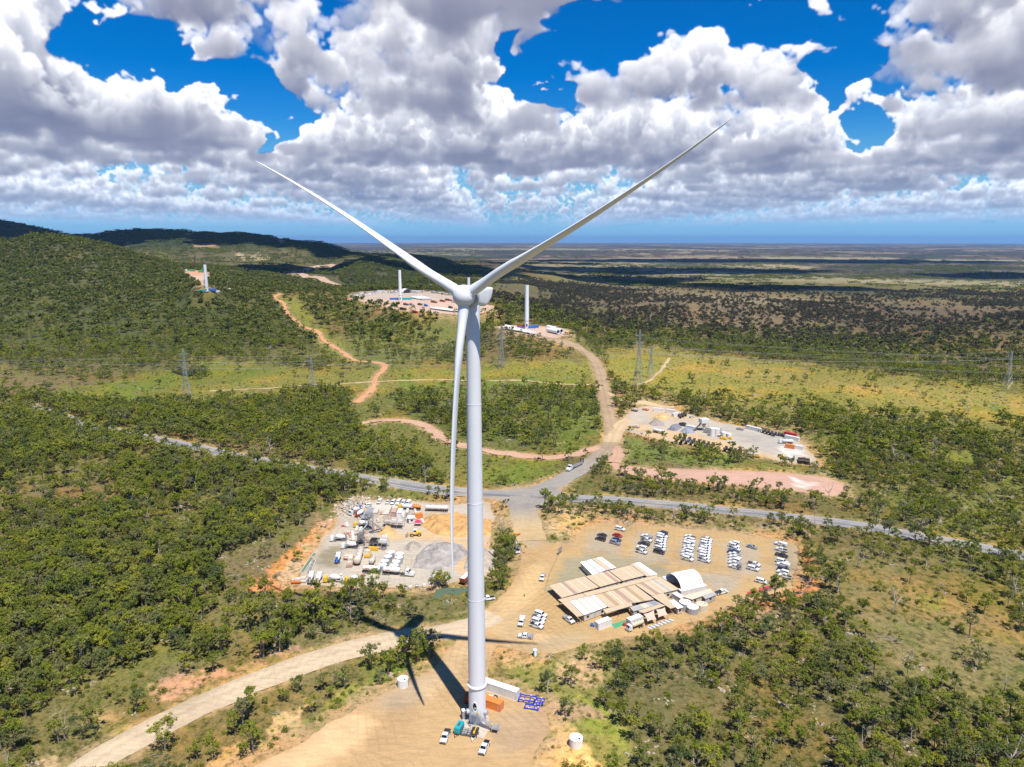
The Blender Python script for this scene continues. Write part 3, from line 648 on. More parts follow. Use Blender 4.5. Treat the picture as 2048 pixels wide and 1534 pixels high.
def soil_material(name, kind):
    """one earth shader: colour of the cover from the mesh, broken up by noise in world metres"""
    m = bpy.data.materials.new(name); m.use_nodes = True; nt = m.node_tree; N = nt.nodes; L = nt.links
    b = N['Principled BSDF']; b.inputs['Roughness'].default_value = .95; b.inputs['Specular IOR Level'].default_value = .15
    at_ = N.new('ShaderNodeAttribute'); at_.attribute_name = 'cover'
    gi = N.new('ShaderNodeNewGeometry')
    def noise(sc, det=5, rough=.6, stretch=None, dist=0.0):
        n = N.new('ShaderNodeTexNoise'); n.inputs['Scale'].default_value = sc; n.inputs['Detail'].default_value = det; n.inputs['Roughness'].default_value = rough; n.inputs['Distortion'].default_value = dist
        if stretch:
            mp = N.new('ShaderNodeMapping'); mp.inputs['Rotation'].default_value = (0, 0, stretch[0]); mp.inputs['Scale'].default_value = (1, stretch[1], 1)
            L.new(gi.outputs['Position'], mp.inputs[0]); L.new(mp.outputs[0], n.inputs['Vector'])
        else: L.new(gi.outputs['Position'], n.inputs['Vector'])
        return n.outputs[0]
    def rng(v, a, b_, c, d):
        r = N.new('ShaderNodeMapRange'); r.inputs[1].default_value = a; r.inputs[2].default_value = b_; r.inputs[3].default_value = c; r.inputs[4].default_value = d
        L.new(v, r.inputs[0]); return r.outputs[0]
    def mix(f, a, b_, mode='MIX'):
        x = N.new('ShaderNodeMix'); x.data_type = 'RGBA'; x.blend_type = mode
        if isinstance(f, float): x.inputs[0].default_value = f
        else: L.new(f, x.inputs[0])
        for i, v in ((6, a), (7, b_)):
            if isinstance(v, tuple): x.inputs[i].default_value = (*v, 1)
            else: L.new(v, x.inputs[i])
        return x.outputs[2]
    def mul(v, w):
        x = N.new('ShaderNodeMath'); x.operation = 'MULTIPLY'; L.new(v, x.inputs[0])
        if isinstance(w, float): x.inputs[1].default_value = w
        else: L.new(w, x.inputs[1])
        return x.outputs[0]
    c = at_.outputs['Color']
    if kind == 'ground':
        tuft = noise(.42, 7, .78); mid = noise(.11, 6, .65); big = noise(.018, 4, .6)
        far = noise(.0035, 5, .65); c = mix(rng(far, .48, .62, 0, .6), c, mix(1.0, c, (.60, .72, .55), 'MULTIPLY'))
        c = mix(rng(mid, .52, .62, 0, .5), c, mix(1.0, c, (.62, .92, .45), 'MULTIPLY'))        # greener patches
        c = mix(rng(big, .5, .62, 0, .6), c, mix(1.0, c, (1.5, 1.12, .75), 'MULTIPLY'))        # drier patches
        c = mix(rng(tuft, .50, .60, 0, .9), c, mix(1.0, c, (.30, .40, .20), 'MULTIPLY'))       # tussocks and low scrub
        c = mix(rng(tuft, .34, .44, .75, 0), c, mix(1.0, c, (2.0, 1.6, 1.3), 'MULTIPLY'))      # bare spots between
        st = noise(1.6, 3, .6); c = mix(rng(st, .63, .70, 0, .55), c, (.40, .34, .27))          # stones
        bump_h = mix(.5, tuft, st); bs = .9; bd = .5
    elif kind == 'asphalt':
        tr = noise(.35, 4, .6, (R(4), 8.0)); c = mix(rng(tr, .42, .6, 0, .7), c, mix(1.0, c, (.68, .68, .70), 'MULTIPLY')); c = mix(rng(noise(.9, 3, .5), .6, .66, 0, .35), c, (.12, .12, .12))
        dust = noise(.05, 5, .6); c = mix(rng(dust, .5, .7, 0, .5), c, (.44, .36, .27)); bump_h = tr; bs = .1; bd = .05
    else:
        tr = noise(.16, 5, .65, (R(62), 5.0), .6); tr2 = noise(.13, 5, .65, (R(-24), 6.0), .8); blot = noise(.045, 6, .65); fine = noise(1.4, 5, .7)
        c = mix(rng(tr, .45, .60, 0, .35), c, mix(1.0, c, (.72, .70, .70), 'MULTIPLY'))
        c = mix(rng(tr2, .50, .62, 0, .40), c, mix(1.0, c, (1.28, 1.22, 1.12), 'MULTIPLY'))
        c = mix(rng(blot, .50, .66, 0, .45), c, mix(1.0, c, (.66, .64, .66), 'MULTIPLY'))
        c = mix(rng(fine, .40, .60, 0, .30), c, mix(1.0, c, (.68, .66, .62), 'MULTIPLY'))
        for cx, cy, ph in ((-60, 120, .7), (70, 205, .3), (-45, 330, .5), (160, 300, .9)):      # curved wheel tracks
            mp = N.new('ShaderNodeMapping'); mp.inputs['Location'].default_value = (-cx, -cy, 0); L.new(gi.outputs['Position'], mp.inputs[0])
            wv = N.new('ShaderNodeTexWave'); wv.wave_type = 'RINGS'; wv.rings_direction = 'Z'; wv.inputs['Scale'].default_value = .13; wv.inputs['Distortion'].default_value = 5.0; wv.inputs['Detail'].default_value = 2; wv.inputs['Detail Scale'].default_value = .3; wv.inputs['Phase Offset'].default_value = ph
            L.new(mp.outputs[0], wv.inputs[0]); mk = noise(.03+.006*ph, 3, .5); c = mix(mul(rng(wv.outputs['Fac'], .72, .95, 0, .22), rng(mk, .50, .60, 0, 1)), c, mix(1.0, c, (.66, .64, .62), 'MULTIPLY'))
        peb = noise(3.0, 2, .5); c = mix(rng(peb, .66, .74, 0, .5), c, (.24, .19, .14)); bump_h = fine; bs = .5; bd = .12
    L.new(c, b.inputs['Base Color'])
    bp = N.new('ShaderNodeBump'); bp.inputs['Strength'].default_value = bs; bp.inputs['Distance'].default_value = bd
    L.new(bump_h, bp.inputs['Height']); L.new(bp.outputs[0], b.inputs['Normal'])
    MAT[name] = m; return m
soil_material('ground_cover', 'ground'); soil_material('asphalt', 'asphalt'); soil_material('earth', 'earth')

def mesh_np(name, V, F, col, mat, smooth=True):
    me = bpy.data.meshes.new(name)
    nv = len(V); F = np.asarray(F, np.int32); k = F.shape[1]; nf = len(F)
    me.vertices.add(nv); me.vertices.foreach_set('co', V.astype(np.float32).ravel())
    me.loops.add(nf*k); me.loops.foreach_set('vertex_index', F.ravel())
    me.polygons.add(nf); me.polygons.foreach_set('loop_start', np.arange(0, nf*k, k, dtype=np.int32))
    me.polygons.foreach_set('loop_total', np.full(nf, k, np.int32))
    if smooth: me.polygons.foreach_set('use_smooth', np.ones(nf, bool))
    if col is not None:
        a = me.color_attributes.new('cover', 'FLOAT_COLOR', 'POINT')
        a.data.foreach_set('color', np.hstack([col, np.ones((nv, 1))]).astype(np.float32).ravel())
    me.materials.append(mat); me.update(calc_edges=True); me.validate()
    o = bpy.data.objects.new(name, me); COL.objects.link(o); return o

def build_ground():
    azs = np.concatenate([np.radians(np.arange(-180, -44, 3.0)), np.radians(np.arange(-44, 44, .155)), np.radians(np.arange(44, 180, 3.0))])
    rs = [12.0]
    while rs[-1] < 62000:
        r = rs[-1]; k = .07 if r < 140 else (.0078 if r < 420 else (.011 if r < 1500 else (.018 if r < 9000 else .04)))
        rs.append(r*(1+k))
    rs = np.array(rs); A, B = np.meshgrid(azs, rs); X = (B*np.sin(A)).ravel(); Y = (B*np.cos(A)).ravel()
    H = height(X, Y)
    col = cover_colour(X, Y, H)
    H = H-.00
    for p in PADS:
        m = near_mask(X, Y, p['P'], 2); H[m] -= .35*(1-sstep(-4.0, -.5, sd_poly(X[m], Y[m], p['P'])))
    for r in ROADS:
        m = near_mask(X, Y, r['P'], 20); d = sd_line(X[m], Y[m], r['P']); H[m] -= np.where(d < r['w']*.5-.6, .35+np.hypot(X[m], Y[m])*.0004, 0)
    rough = nz(X, Y, 60, TL2)*.16*sstep(0, 6, np.abs(H)+6); rr = np.hypot(X, Y)
    clear = np.ones(X.shape)
    for p in PADS:
        m = near_mask(X, Y, p['P'], 6); clear[m] = np.minimum(clear[m], sstep(0, 5, sd_poly(X[m], Y[m], p['P'])))
    for r in ROADS:
        m = near_mask(X, Y, r['P'], 14); clear[m] = np.minimum(clear[m], sstep(r['w']*.5, r['w']*.5+5, sd_line(X[m], Y[m], r['P'])))
    H += rough*clear*np.where(rr < 1200, 1, 0)
    H -= rr**2/(2*6371000.0)*.3            # the curve of the earth
    V = np.stack([X, Y, H], 1); na = len(azs); nr = len(rs)
    V = np.vstack([V, [[0, 0, float(H[:na].mean())]]]); col = np.vstack([col, [WOOD]])
    i = np.arange(na-1); j = np.arange(nr-1); I, J = np.meshgrid(i, j); a = (J*na+I).ravel()
    wr = np.arange(nr-1)*na
    F = np.concatenate([np.stack([a, a+1, a+na+1, a+na], 1), np.stack([wr+na-1, wr, wr+na, wr+2*na-1], 1)])
    F = F[:, ::-1]
    o = mesh_np('ground', V, F, col, MAT['ground_cover']); tag(o, kind='structure')
build_ground()

ROADCOL = dict(asphalt=(.28, .27, .26), dirt=(.55, .41, .245), haul=(.40, .29, .18), red=(.58, .31, .16), pink=(.54, .34, .23), far_dirt=(.50, .36, .26), far_pink=(.42, .27, .22))
def build_road(r):
    P = r['P']; T = np.gradient(P, axis=0); T /= np.linalg.norm(T, axis=1)[:, None]; Nn = np.stack([-T[:, 1], T[:, 0]], 1)
    k = 7; off = np.linspace(-.5, .5, k); n = len(P); V = []; C = []
    for q, o_ in enumerate(off):
        wv = 1+.0*P[:, 0]
        e = r['wob']*nz(P[:, 0]+q*37, P[:, 1], 60, TL2) if q in (0, k-1) else 0
        d = (o_*r['w']+np.sign(o_)*e)
        p = P+Nn*(d[:, None] if np.ndim(d) else d)
        rr = np.hypot(p[:, 0], p[:, 1]); h = height(p[:, 0], p[:, 1])-rr**2/(2*6371000.0)*.3+r['lift']+rr*.00035-(.22 if q in (0, k-1) else 0)+.05*(1-abs(o_)*2)
        V.append(np.stack([p[:, 0], p[:, 1], h], 1))
        c = np.array(ROADCOL[r['mat']])*((1+(.10 if q in (2, 4) else (-.06 if q in (0, 3, 6) else 0))) if r['mat'] != 'asphalt' else (1.25, .62, .72, 1.0, 1.12, 1.0, 1.3)[q])
        C.append(np.tile(c, (n, 1)))
    V = np.array(V).transpose(1, 0, 2).reshape(-1, 3); C = np.array(C).transpose(1, 0, 2).reshape(-1, 3)
    if r is HAUL or r is LINK:      # sealed grey near the highway, dusty further off
        d = np.hypot(V[:, 0]-P[0, 0], V[:, 1]-P[0, 1]); w = (1-sstep(40, 130, d) if r is HAUL else 1-sstep(12, 48, d))[:, None]
        if r is LINK: C[:] = np.array((.55, .40, .21))
        C = C*(1-w)+np.array((.32, .295, .26))*w
    if r is CURVE: C = C*np.array((1.04, 1.10, 1.22))
    i = np.arange(n-1)[:, None]*k+np.arange(k-1)[None, :]; a = i.ravel(); F = np.stack([a, a+1, a+k+1, a+k], 1)
    o = mesh_np(r['name'], V, F[:, ::-1], C, MAT['asphalt' if r['mat'] == 'asphalt' else 'earth']); tag(o, kind='structure')
for r in ROADS: build_road(r)
# the painted lines on the highway: broken centre line and edge lines
def build_marks():
    P = HWY['P']; T = np.gradient(P, axis=0); T /= np.linalg.norm(T, axis=1)[:, None]; Nn = np.stack([-T[:, 1], T[:, 0]], 1); mb = MB()
    jx = at(1050, 990)
    for off, dash in ((0, 1), (3.4, 0), (-3.4, 0)):
        for i in range(len(P)-1):
            if dash and i % 2: continue
            if math.hypot(P[i][0]-jx.x, P[i][1]-jx.y) < 28: continue
            a = P[i]+Nn[i]*off; b = P[i+1]+Nn[i+1]*off; v = []
            for p, nn in ((a, Nn[i]), (b, Nn[i+1])):
                for s in (-.1, .1):
                    q = p+nn*s; rr = math.hypot(*q); v.append((q[0], q[1], float(height(np.array([q[0]]), np.array([q[1]]))[0])-rr**2/(2*6371000.0)*.3+HWY['lift']+rr*.00035+.05*(1-abs(off)/10.5*2)+.02))
            mb.add(v, [(0, 2, 3, 1)])
    tag(mb.build('road_markings', MAT['white_paint']), kind='structure')
build_marks()

GRAVEL = (.40, .34, .25); PALE = (.60, .44, .235); SAND = (.62, .42, .215)
PADCOL = {
 'tower_pad': ((.50, .335, .165), [([(560, 1500), (690, 1425), (760, 1440), (700, 1500), (560, 1580), (430, 1580)], (.72, .47, .25), 8, .95), ([(735, 1398), (800, 1372), (852, 1338), (880, 1350), (840, 1400), (780, 1430)], (.40, .32, .22), 10, .7),
     ([(985, 1420), (1100, 1430), (1100, 1480), (1000, 1510), (980, 1460)], (.44, .32, .20), 14, .7), ([(900, 1270), (940, 1270), (930, 1330), (860, 1400), (840, 1380)], (.60, .43, .24), 8, .7)]),
 'dirt_yard': ((.48, .325, .15), [([(1130, 1120), (1180, 1105), (1290, 1120), (1420, 1160), (1200, 1180), (1150, 1195), (1100, 1180)], (.32, .29, .19), 5, .9),
     ([(1180, 1065), (1240, 1065), (1235, 1110), (1170, 1098)], GRAVEL, 5, .8), ([(1270, 1066), (1335, 1068), (1330, 1125), (1262, 1112)], GRAVEL, 5, .8), ([(1362, 1075), (1425, 1080), (1420, 1138), (1355, 1130)], GRAVEL, 5, .85),
     ([(1452, 1085), (1520, 1092), (1522, 1150), (1448, 1142)], GRAVEL, 5, .85), ([(1548, 1086), (1598, 1092), (1598, 1135), (1580, 1168), (1548, 1150)], (.34, .30, .21), 5, .9), ([(1400, 1142), (1480, 1160), (1460, 1190), (1420, 1180)], (.40, .35, .27), 5, .8),
     ([(1120, 1270), (1170, 1275), (1120, 1303), (1070, 1305), (1000, 1295), (1060, 1290)], (.44, .35, .22), 8, .7), ([(1040, 1062), (1075, 1062), (1085, 1090), (1050, 1095)], (.45, .38, .28), 8, .7),
     ([(1060, 1262), (1110, 1272), (1090, 1282), (1055, 1280)], (.72, .50, .28), 5, .7), ([(1070, 1120), (1092, 1130), (1070, 1190), (1010, 1260), (960, 1262)], (.70, .48, .24), 10, .6),
     ([(1010, 1215), (1060, 1222), (1050, 1275), (1020, 1290), (1000, 1262)], (.52, .38, .21), 8, .6)]),
 'gravel_yard': ((.50, .44, .35), [([(840, 1030), (935, 1035), (960, 1070), (860, 1075)], SAND, 6, .9), ([(770, 1062), (850, 1068), (900, 1075), (850, 1082), (760, 1080)], SAND, 6, .9), ([(640, 1105), (680, 1092), (672, 1130), (630, 1146)], (.30, .26, .16), 4, .9),
     ([(700, 1003), (780, 1006), (850, 1012), (760, 1022), (720, 1018)], (.66, .60, .52), 6, .8), ([(600, 1172), (640, 1150), (760, 1155), (860, 1160), (940, 1150), (900, 1170)], (.50, .46, .38), 8, .7), ([(880, 1080), (985, 1070), (985, 1120), (930, 1150), (900, 1130)], SAND, 8, .8),
     ([(1240, 846), (1400, 870), (1600, 930), (1500, 912), (1300, 874)], (.66, .43, .21), 6, .8), ([(1290, 815), (1340, 815), (1400, 840), (1300, 838)], (.60, .40, .2), 8, .6), ([(1420, 852), (1560, 866), (1600, 885), (1540, 900), (1440, 872)], (.42, .39, .34), 6, .8),
     ([(1560, 898), (1600, 900), (1612, 912), (1570, 908)], (.72, .70, .64), 4, .9)]),
 'laydown_yard': ((.58, .42, .32), [([(690, 592), (735, 583), (800, 580), (880, 584), (930, 596), (850, 600), (760, 600)], (.42, .39, .34), 4, .6), ([(362, 546), (390, 540), (418, 543), (414, 550), (380, 550)], (.58, .30, .16), 2, .8)]),
 'junction': ((.31, .29, .26), [([(1000, 985), (1060, 985), (1060, 1010), (1046, 1040), (1020, 1020)], (.42, .36, .28), 10, .7), ([(1030, 1030), (1075, 1030), (1080, 1080), (1030, 1080)], (.52, .37, .19), 14, 1)]),
 'cleared_ground': ((.56, .35, .26), [([(1588, 962), (1640, 966), (1640, 972), (1590, 972)], (.80, .72, .62), 4, .9)])}
def build_pad(p):
    P = p['P']; out = []
    step = 3.0 if p['P'][:, 1].mean() < 600 else 14.0
    for i in range(len(P)):
        a = P[i]; b = P[(i+1) % len(P)]; n = max(1, int(np.linalg.norm(b-a)/step))
        for k in range(n): out.append(a+(b-a)*k/n)
    out = np.array(out); T = np.roll(out, -1, 0)-np.roll(out, 1, 0); T /= np.linalg.norm(T, axis=1)[:, None]+1e-9
    nn = np.stack([T[:, 1], -T[:, 0]], 1); out = out+nn*(nz(out[:, 0], out[:, 1], 90, TL2)*(.9 if step < 5 else 5))[:, None]
    lo = out.min(0); hi = out.max(0); gx, gy = np.meshgrid(np.arange(lo[0], hi[0], step), np.arange(lo[1], hi[1], step)); gx = gx.ravel()+.13; gy = gy.ravel()+.17
    ok = sd_poly(gx, gy, out) < -step*.5; pts = np.vstack([out, np.stack([gx[ok], gy[ok]], 1)])
    n = len(out); r = delaunay_2d_cdt([Vector(q) for q in pts], [(i, (i+1) % n) for i in range(n)], [], 1, 1e-4)
    V2 = np.array([tuple(v) for v in r[0]]); F = np.array([f for f in r[2] if len(f) == 3])
    rr = np.hypot(V2[:, 0], V2[:, 1]); Z = height(V2[:, 0], V2[:, 1])-rr**2/(2*6371000.0)*.3+.04+rr*.0003
    sd = sd_poly(V2[:, 0], V2[:, 1], out); Z = Z-np.where(sd > -.3, .25, 0)
    base, regs = PADCOL[p['name']]; X, Y = V2[:, 0], V2[:, 1]; col = np.tile(np.array(base), (len(V2), 1)); PX, PY = to_px(X, Y, Z); n3 = nz(X, Y, 120, TL2)
    for Q, rgb, soft, st in regs:
        d = sd_poly(PX, PY, np.array(Q, float))+n3*3; w = (st*(1-sstep(-soft, soft, d)))[:, None]; col = col*(1-w)+np.array(rgb)*w
    e = sstep(-5, -.5, sd)[:, None]*.5; col = col*(1-e)+np.array((.52, .33, .17))*e
    ar = (V2[F[:, 1]]-V2[F[:, 0]]); br = (V2[F[:, 2]]-V2[F[:, 0]]); fl = (ar[:, 0]*br[:, 1]-ar[:, 1]*br[:, 0]) < 0; F[fl] = F[fl][:, ::-1]
    o = mesh_np(p['name'], np.column_stack([V2, Z]), F, col, MAT['earth']); tag(o, kind='structure')
for p in PADS: build_pad(p)
# farm dam with grey water, and the settling pond below the gravel yard
def pond(pts, z=None):
    P = [at(*q) for q in pts]; zz = (sum(p.z for p in P)/len(P)+.25) if z is None else z
    mb = MB(); n = len(P); mb.add([(p.x, p.y, zz) for p in P], [tuple(range(n))]); return mb
m, b = principled('pond_water', (.035, .045, .025), .08, spec=.6); MAT['pond_water'] = m
m, b = principled('pond_water_green', (.10, .15, .10), .12, spec=.5); MAT['pond_water_green'] = m
tag(pond([(342, 742), (352, 748), (372, 753), (392, 751), (408, 748), (410, 738), (390, 734), (360, 735)]).build('water', MAT['pond_water']), kind='structure')
tag(pond([(866, 1196), (872, 1184), (900, 1180), (935, 1180), (945, 1192), (930, 1204), (890, 1212)]).build('water', MAT['pond_water_green']), kind='structure')
# ------------------------------------------------------------------ trees
def leaf_material(name, base, var):
    m = bpy.data.materials.new(name); m.use_nodes = True; nt = m.node_tree; N = nt.nodes; L = nt.links; N.clear()
    oi = N.new('ShaderNodeObjectInfo'); geo = N.new('ShaderNodeNewGeometry'); tc = N.new('ShaderNodeTexCoord')
    cr = N.new('ShaderNodeValToRGB'); cr.color_ramp.interpolation = 'LINEAR'
    els = cr.color_ramp.elements; els[0].position = 0; els[0].color = (*var[0], 1); els[1].position = 1; els[1].color = (*var[-1], 1)
    for i, c in enumerate(var[1:-1]): e = els.new((i+1)/(len(var)-1)); e.color = (*c, 1)
    L.new(oi.outputs['Random'], cr.inputs[0])
    no = N.new('ShaderNodeTexNoise'); no.inputs['Scale'].default_value = .9; no.inputs['Detail'].default_value = 3; L.new(tc.outputs['Object'], no.inputs['Vector'])
    hs = N.new('ShaderNodeHueSaturation'); mr = N.new('ShaderNodeMapRange'); mr.inputs[1].default_value = .3; mr.inputs[2].default_value = .7; mr.inputs[3].default_value = .6; mr.inputs[4].default_value = 1.5
    L.new(no.outputs[0], mr.inputs[0]); L.new(mr.outputs[0], hs.inputs['Value']); L.new(cr.outputs[0], hs.inputs['Color'])
    d = N.new('ShaderNodeBsdfDiffuse'); t = N.new('ShaderNodeBsdfTranslucent'); mx = N.new('ShaderNodeMixShader'); mx.inputs[0].default_value = .18
    L.new(hs.outputs[0], d.inputs[0]); L.new(hs.outputs[0], t.inputs[0]); L.new(d.outputs[0], mx.inputs[1]); L.new(t.outputs[0], mx.inputs[2])
    o = N.new('ShaderNodeOutputMaterial'); L.new(mx.outputs[0], o.inputs[0]); MAT[name] = m; return m
leaf_material('gum_leaves', None, [(.12, .14, .035), (.22, .25, .03), (.10, .13, .05), (.30, .30, .035), (.18, .185, .085), (.23, .26, .03), (.14, .17, .03)])
leaf_material('scrub_leaves', None, [(.13, .14, .03), (.18, .22, .025), (.09, .12, .02), (.24, .22, .04)])
leaf_material('dry_leaves', None, [(.085, .085, .05), (.115, .105, .06), (.07, .072, .05), (.10, .085, .065)])
leaf_material('distant_leaves', None, [(.115, .135, .038), (.17, .195, .04), (.10, .12, .045), (.20, .21, .05)])
worn('stone', (.42, .34, .27), .9, amt=.5); worn('dead_wood', (.36, .32, .28), .9, amt=.4)
worn('bark', (.22, .18, .14), .9, amt=.6, dirt=(.10, .075, .055))
worn('pale_bark', (.48, .43, .37), .9, amt=.5, dirt=(.2, .16, .12))

def crown_np(rng, clumps, nleaf, size, flat=.75):
    """leaf faces scattered through a set of clumps (centre, radius)"""
    V = []; F = []; tot = sum(r**2 for _, r in clumps); k = 0
    for c, r in clumps:
        n = max(4, int(nleaf*r*r/tot)); u = rng.standard_normal((n, 3)); u /= np.linalg.norm(u, axis=1)[:, None]
        rad = r*(.55+.45*rng.random(n)**.5)[:, None]*(1+.15*rng.standard_normal((n, 1))); p = u*rad*np.array([1, 1, flat])+np.array(c)
        nrm = u*np.array([1, 1, 1.1])+.75*rng.standard_normal((n, 3)); nrm[:, 2] += .35; nrm /= np.linalg.norm(nrm, axis=1)[:, None]
        t = np.cross(nrm, rng.standard_normal((n, 3))); t /= np.linalg.norm(t, axis=1)[:, None]+1e-9; b = np.cross(nrm, t)
        s = (size*(.6+.8*rng.random(n)))[:, None]
        q = np.stack([p-t*s*.75, p-b*s*.42+nrm*s*.1, p+t*s*.75, p+b*s*.42-nrm*s*.1], 1)
        V.append(q.reshape(-1, 3)); F.append(np.arange(k, k+4*n).reshape(-1, 4)); k += 4*n
    return np.vstack(V), np.vstack(F)
def gum(rng, h, spread, slim=1.0):
    """skeleton of a eucalypt: a leaning trunk that forks into limbs, a clump at the end of each"""
    lean = rng.normal(0, .06, 2)*h; fork = h*rng.uniform(.35, .5); base = np.array([0, 0, -.5]); f = np.array([lean[0]*.5, lean[1]*.5, fork])
    bars = [(base, f, .028*h*slim, .018*h*slim)]; clumps = []
    n = int(rng.integers(6, 10)); a0 = rng.uniform(0, 6.28)
    for i in range(n):
        a = a0+i*6.283/n+rng.normal(0, .3); rr = spread*rng.uniform(.35, 1.0); z = h*rng.uniform(.52, .95)
        e = np.array([lean[0]+rr*math.cos(a), lean[1]+rr*math.sin(a), z]); midp = f*.5+e*.5+np.array([0, 0, -.04*h])
        bars += [(f, midp, .014*h*slim, .010*h*slim), (midp, e, .010*h*slim, .004*h)]
        clumps.append((e, spread*rng.uniform(.18, .32)))
        for _ in range(4):
            e2 = e+np.array([rng.normal(0, .3), rng.normal(0, .3), rng.normal(.0, .22)])*spread; clumps.append((e2, spread*rng.uniform(.10, .22)))
    clumps.append((np.array([lean[0], lean[1], h*.94]), spread*rng.uniform(.22, .35)))
    return bars, clumps
def bars_mb(bars, n=5):
    mb = MB()
    for a, b, r1, r2 in bars: mb.bar(a, b, r1, n, r2)
    return mb
LIB = bpy.data.collections.new("woodland_library")      # sources of the woodland mass, not in the scene itself
def lib_obj(name, V, F, mat, bars=None, bark='bark'):
    if bars is not None:
        mb = bars_mb(bars, 3); bv = np.array(mb.v); nb = len(V)
        V2 = np.vstack([V, bv]); faces = [tuple(f) for f in F]+[tuple(i+nb for i in f) for f in mb.f]
        me = bpy.data.meshes.new(name); me.from_pydata(V2.tolist(), [], faces); me.materials.append(mat); me.materials.append(MAT[bark])
        me.polygons.foreach_set('material_index', [0]*len(F)+[1]*len(mb.f)); me.update()
    else:
        me = bpy.data.meshes.new(name); me.from_pydata(V.tolist(), [], [tuple(f) for f in F]); me.materials.append(mat); me.update()
    o = bpy.data.objects.new(name, me); LIB.objects.link(o); return o
TREEP = []   # near prototypes: (crown mesh, trunk mesh, height, spread)
_rng = np.random.default_rng(42)
for i in range(9):
    h = [9, 11, 8, 12, 7.5, 10, 9.5, 6.5, 10.5][i]; sp = [3.2, 3.5, 2.7, 3.0, 3.0, 3.6, 2.4, 2.4, 3.8][i]
    bars, cl = gum(_rng, h, sp); V, F = crown_np(_rng, cl, [1900, 2100, 1400, 1800, 1500, 2100, 1200, 1100, 1900][i], .30)
    cm = bpy.data.meshes.new('crown'); cm.from_pydata(V.tolist(), [], [tuple(f) for f in F]); cm.materials.append(MAT['gum_leaves']); cm.update()
    mb = bars_mb(bars); tm = bpy.data.meshes.new('trunk'); tm.from_pydata(mb.v, [], mb.f); tm.materials.append(MAT['pale_bark' if i % 3 == 1 else 'bark']); tm.update()
    TREEP.append((cm, tm, h, sp, (V, F, bars)))
# library, in alphabetical order = index: 00-08 near trees, 09-12 shrubs, 13-17 middle distance, 18-21 far, 22-24 stands of far trees
for i in range(9): lib_obj('lib_%02d_tree' % i, TREEP[i][4][0], TREEP[i][4][1], MAT['gum_leaves'], TREEP[i][4][2], 'pale_bark' if i % 3 == 1 else 'bark')
for i in range(4):
    cl = [(np.array([_rng.normal(0, .5), _rng.normal(0, .5), .5+.3*_rng.random()]), .7*_rng.uniform(.7, 1.2)) for _ in range(3+i % 2)]
    V, F = crown_np(_rng, cl, 170, .22); lib_obj('lib_%02d_shrub' % (9+i), V, F, MAT['scrub_leaves'])
for i in range(5):
    bars, cl = gum(_rng, 9+i*.6, 3.0+.15*i); V, F = crown_np(_rng, cl, 420, .62); lib_obj('lib_%02d_mid' % (13+i), V, F, MAT['gum_leaves'], bars[:6])
for i in range(4):
    bars, cl = gum(_rng, 9.5, 3.5); V, F = crown_np(_rng, cl, 90, 1.35); lib_obj('lib_%02d_far' % (18+i), V, F, MAT['distant_leaves'])
for i in range(3):
    cl = []
    for _ in range(16):
        x, y = _rng.uniform(-22, 22, 2); cl.append((np.array([x, y, _rng.uniform(4.5, 8.5)]), _rng.uniform(2.6, 4.2)))
    V, F = crown_np(_rng, cl, 260, 2.3, .6); lib_obj('lib_%02d_stand' % (22+i), V, F, MAT['distant_leaves'])

def lump(rng, n, r, sp, flat):
    V = []; F = []
    for _ in range(n):
        c = np.array([rng.normal(0, sp), rng.normal(0, sp), 0]); q = r*rng.uniform(.4, 1.2); A = rng.uniform(.7, 1.3, (8, 3))*q; B = np.array([[-1, -1, -.6], [1, -1, -.6], [1, 1, -.6], [-1, 1, -.6], [-.7, -.7, flat], [.7, -.7, flat], [.7, .7, flat], [-.7, .7, flat]])*A+c
        k = len(V); V += B.tolist(); F += [(k+a, k+b, k+c_, k+d) for a, b, c_, d in ((4, 5, 6, 7), (0, 1, 5, 4), (1, 2, 6, 5), (2, 3, 7, 6), (3, 0, 4, 7))]
    return np.array(V), F
for i in range(3): V, F = lump(_rng, 14, .38, 1.3, .6); lib_obj('lib_%02d_rock' % (25+i), V, F, MAT['stone'])
for i in range(2):      # fallen, sun-bleached timber
    mb = MB()
    for _ in range(5+3*i): a = Vector((_rng.normal(0, 2.2), _rng.normal(0, .8), .15)); b = a+Vector((_rng.uniform(2, 4.5), _rng.uniform(-1.2, 1.2), _rng.uniform(0, .7))); mb.bar(a, b, .10, 4, .04)
    lib_obj('lib_%02d_log' % (28+i), np.array(mb.v), [f for f in mb.f if len(f) == 4], MAT['dead_wood'])
for i in range(2):      # bare dead trees
    bars, cl = gum(_rng, 8.5, 3.0); bars += [(tuple(e), tuple(np.array(e)+_rng.normal(0, .8, 3)), .05, .02) for e, _ in cl[:14]]; mb = bars_mb(bars, 3); lib_obj('lib_%02d_dead' % (30+i), np.array(mb.v), [f for f in mb.f if len(f) == 4], MAT['dead_wood'])

for i in range(4): V, F = crown_np(_rng, gum(_rng, 9.0, 3.5)[1], 80, 1.35); lib_obj('lib_%02d_dry' % (32+i), V, F, MAT['dry_leaves'])

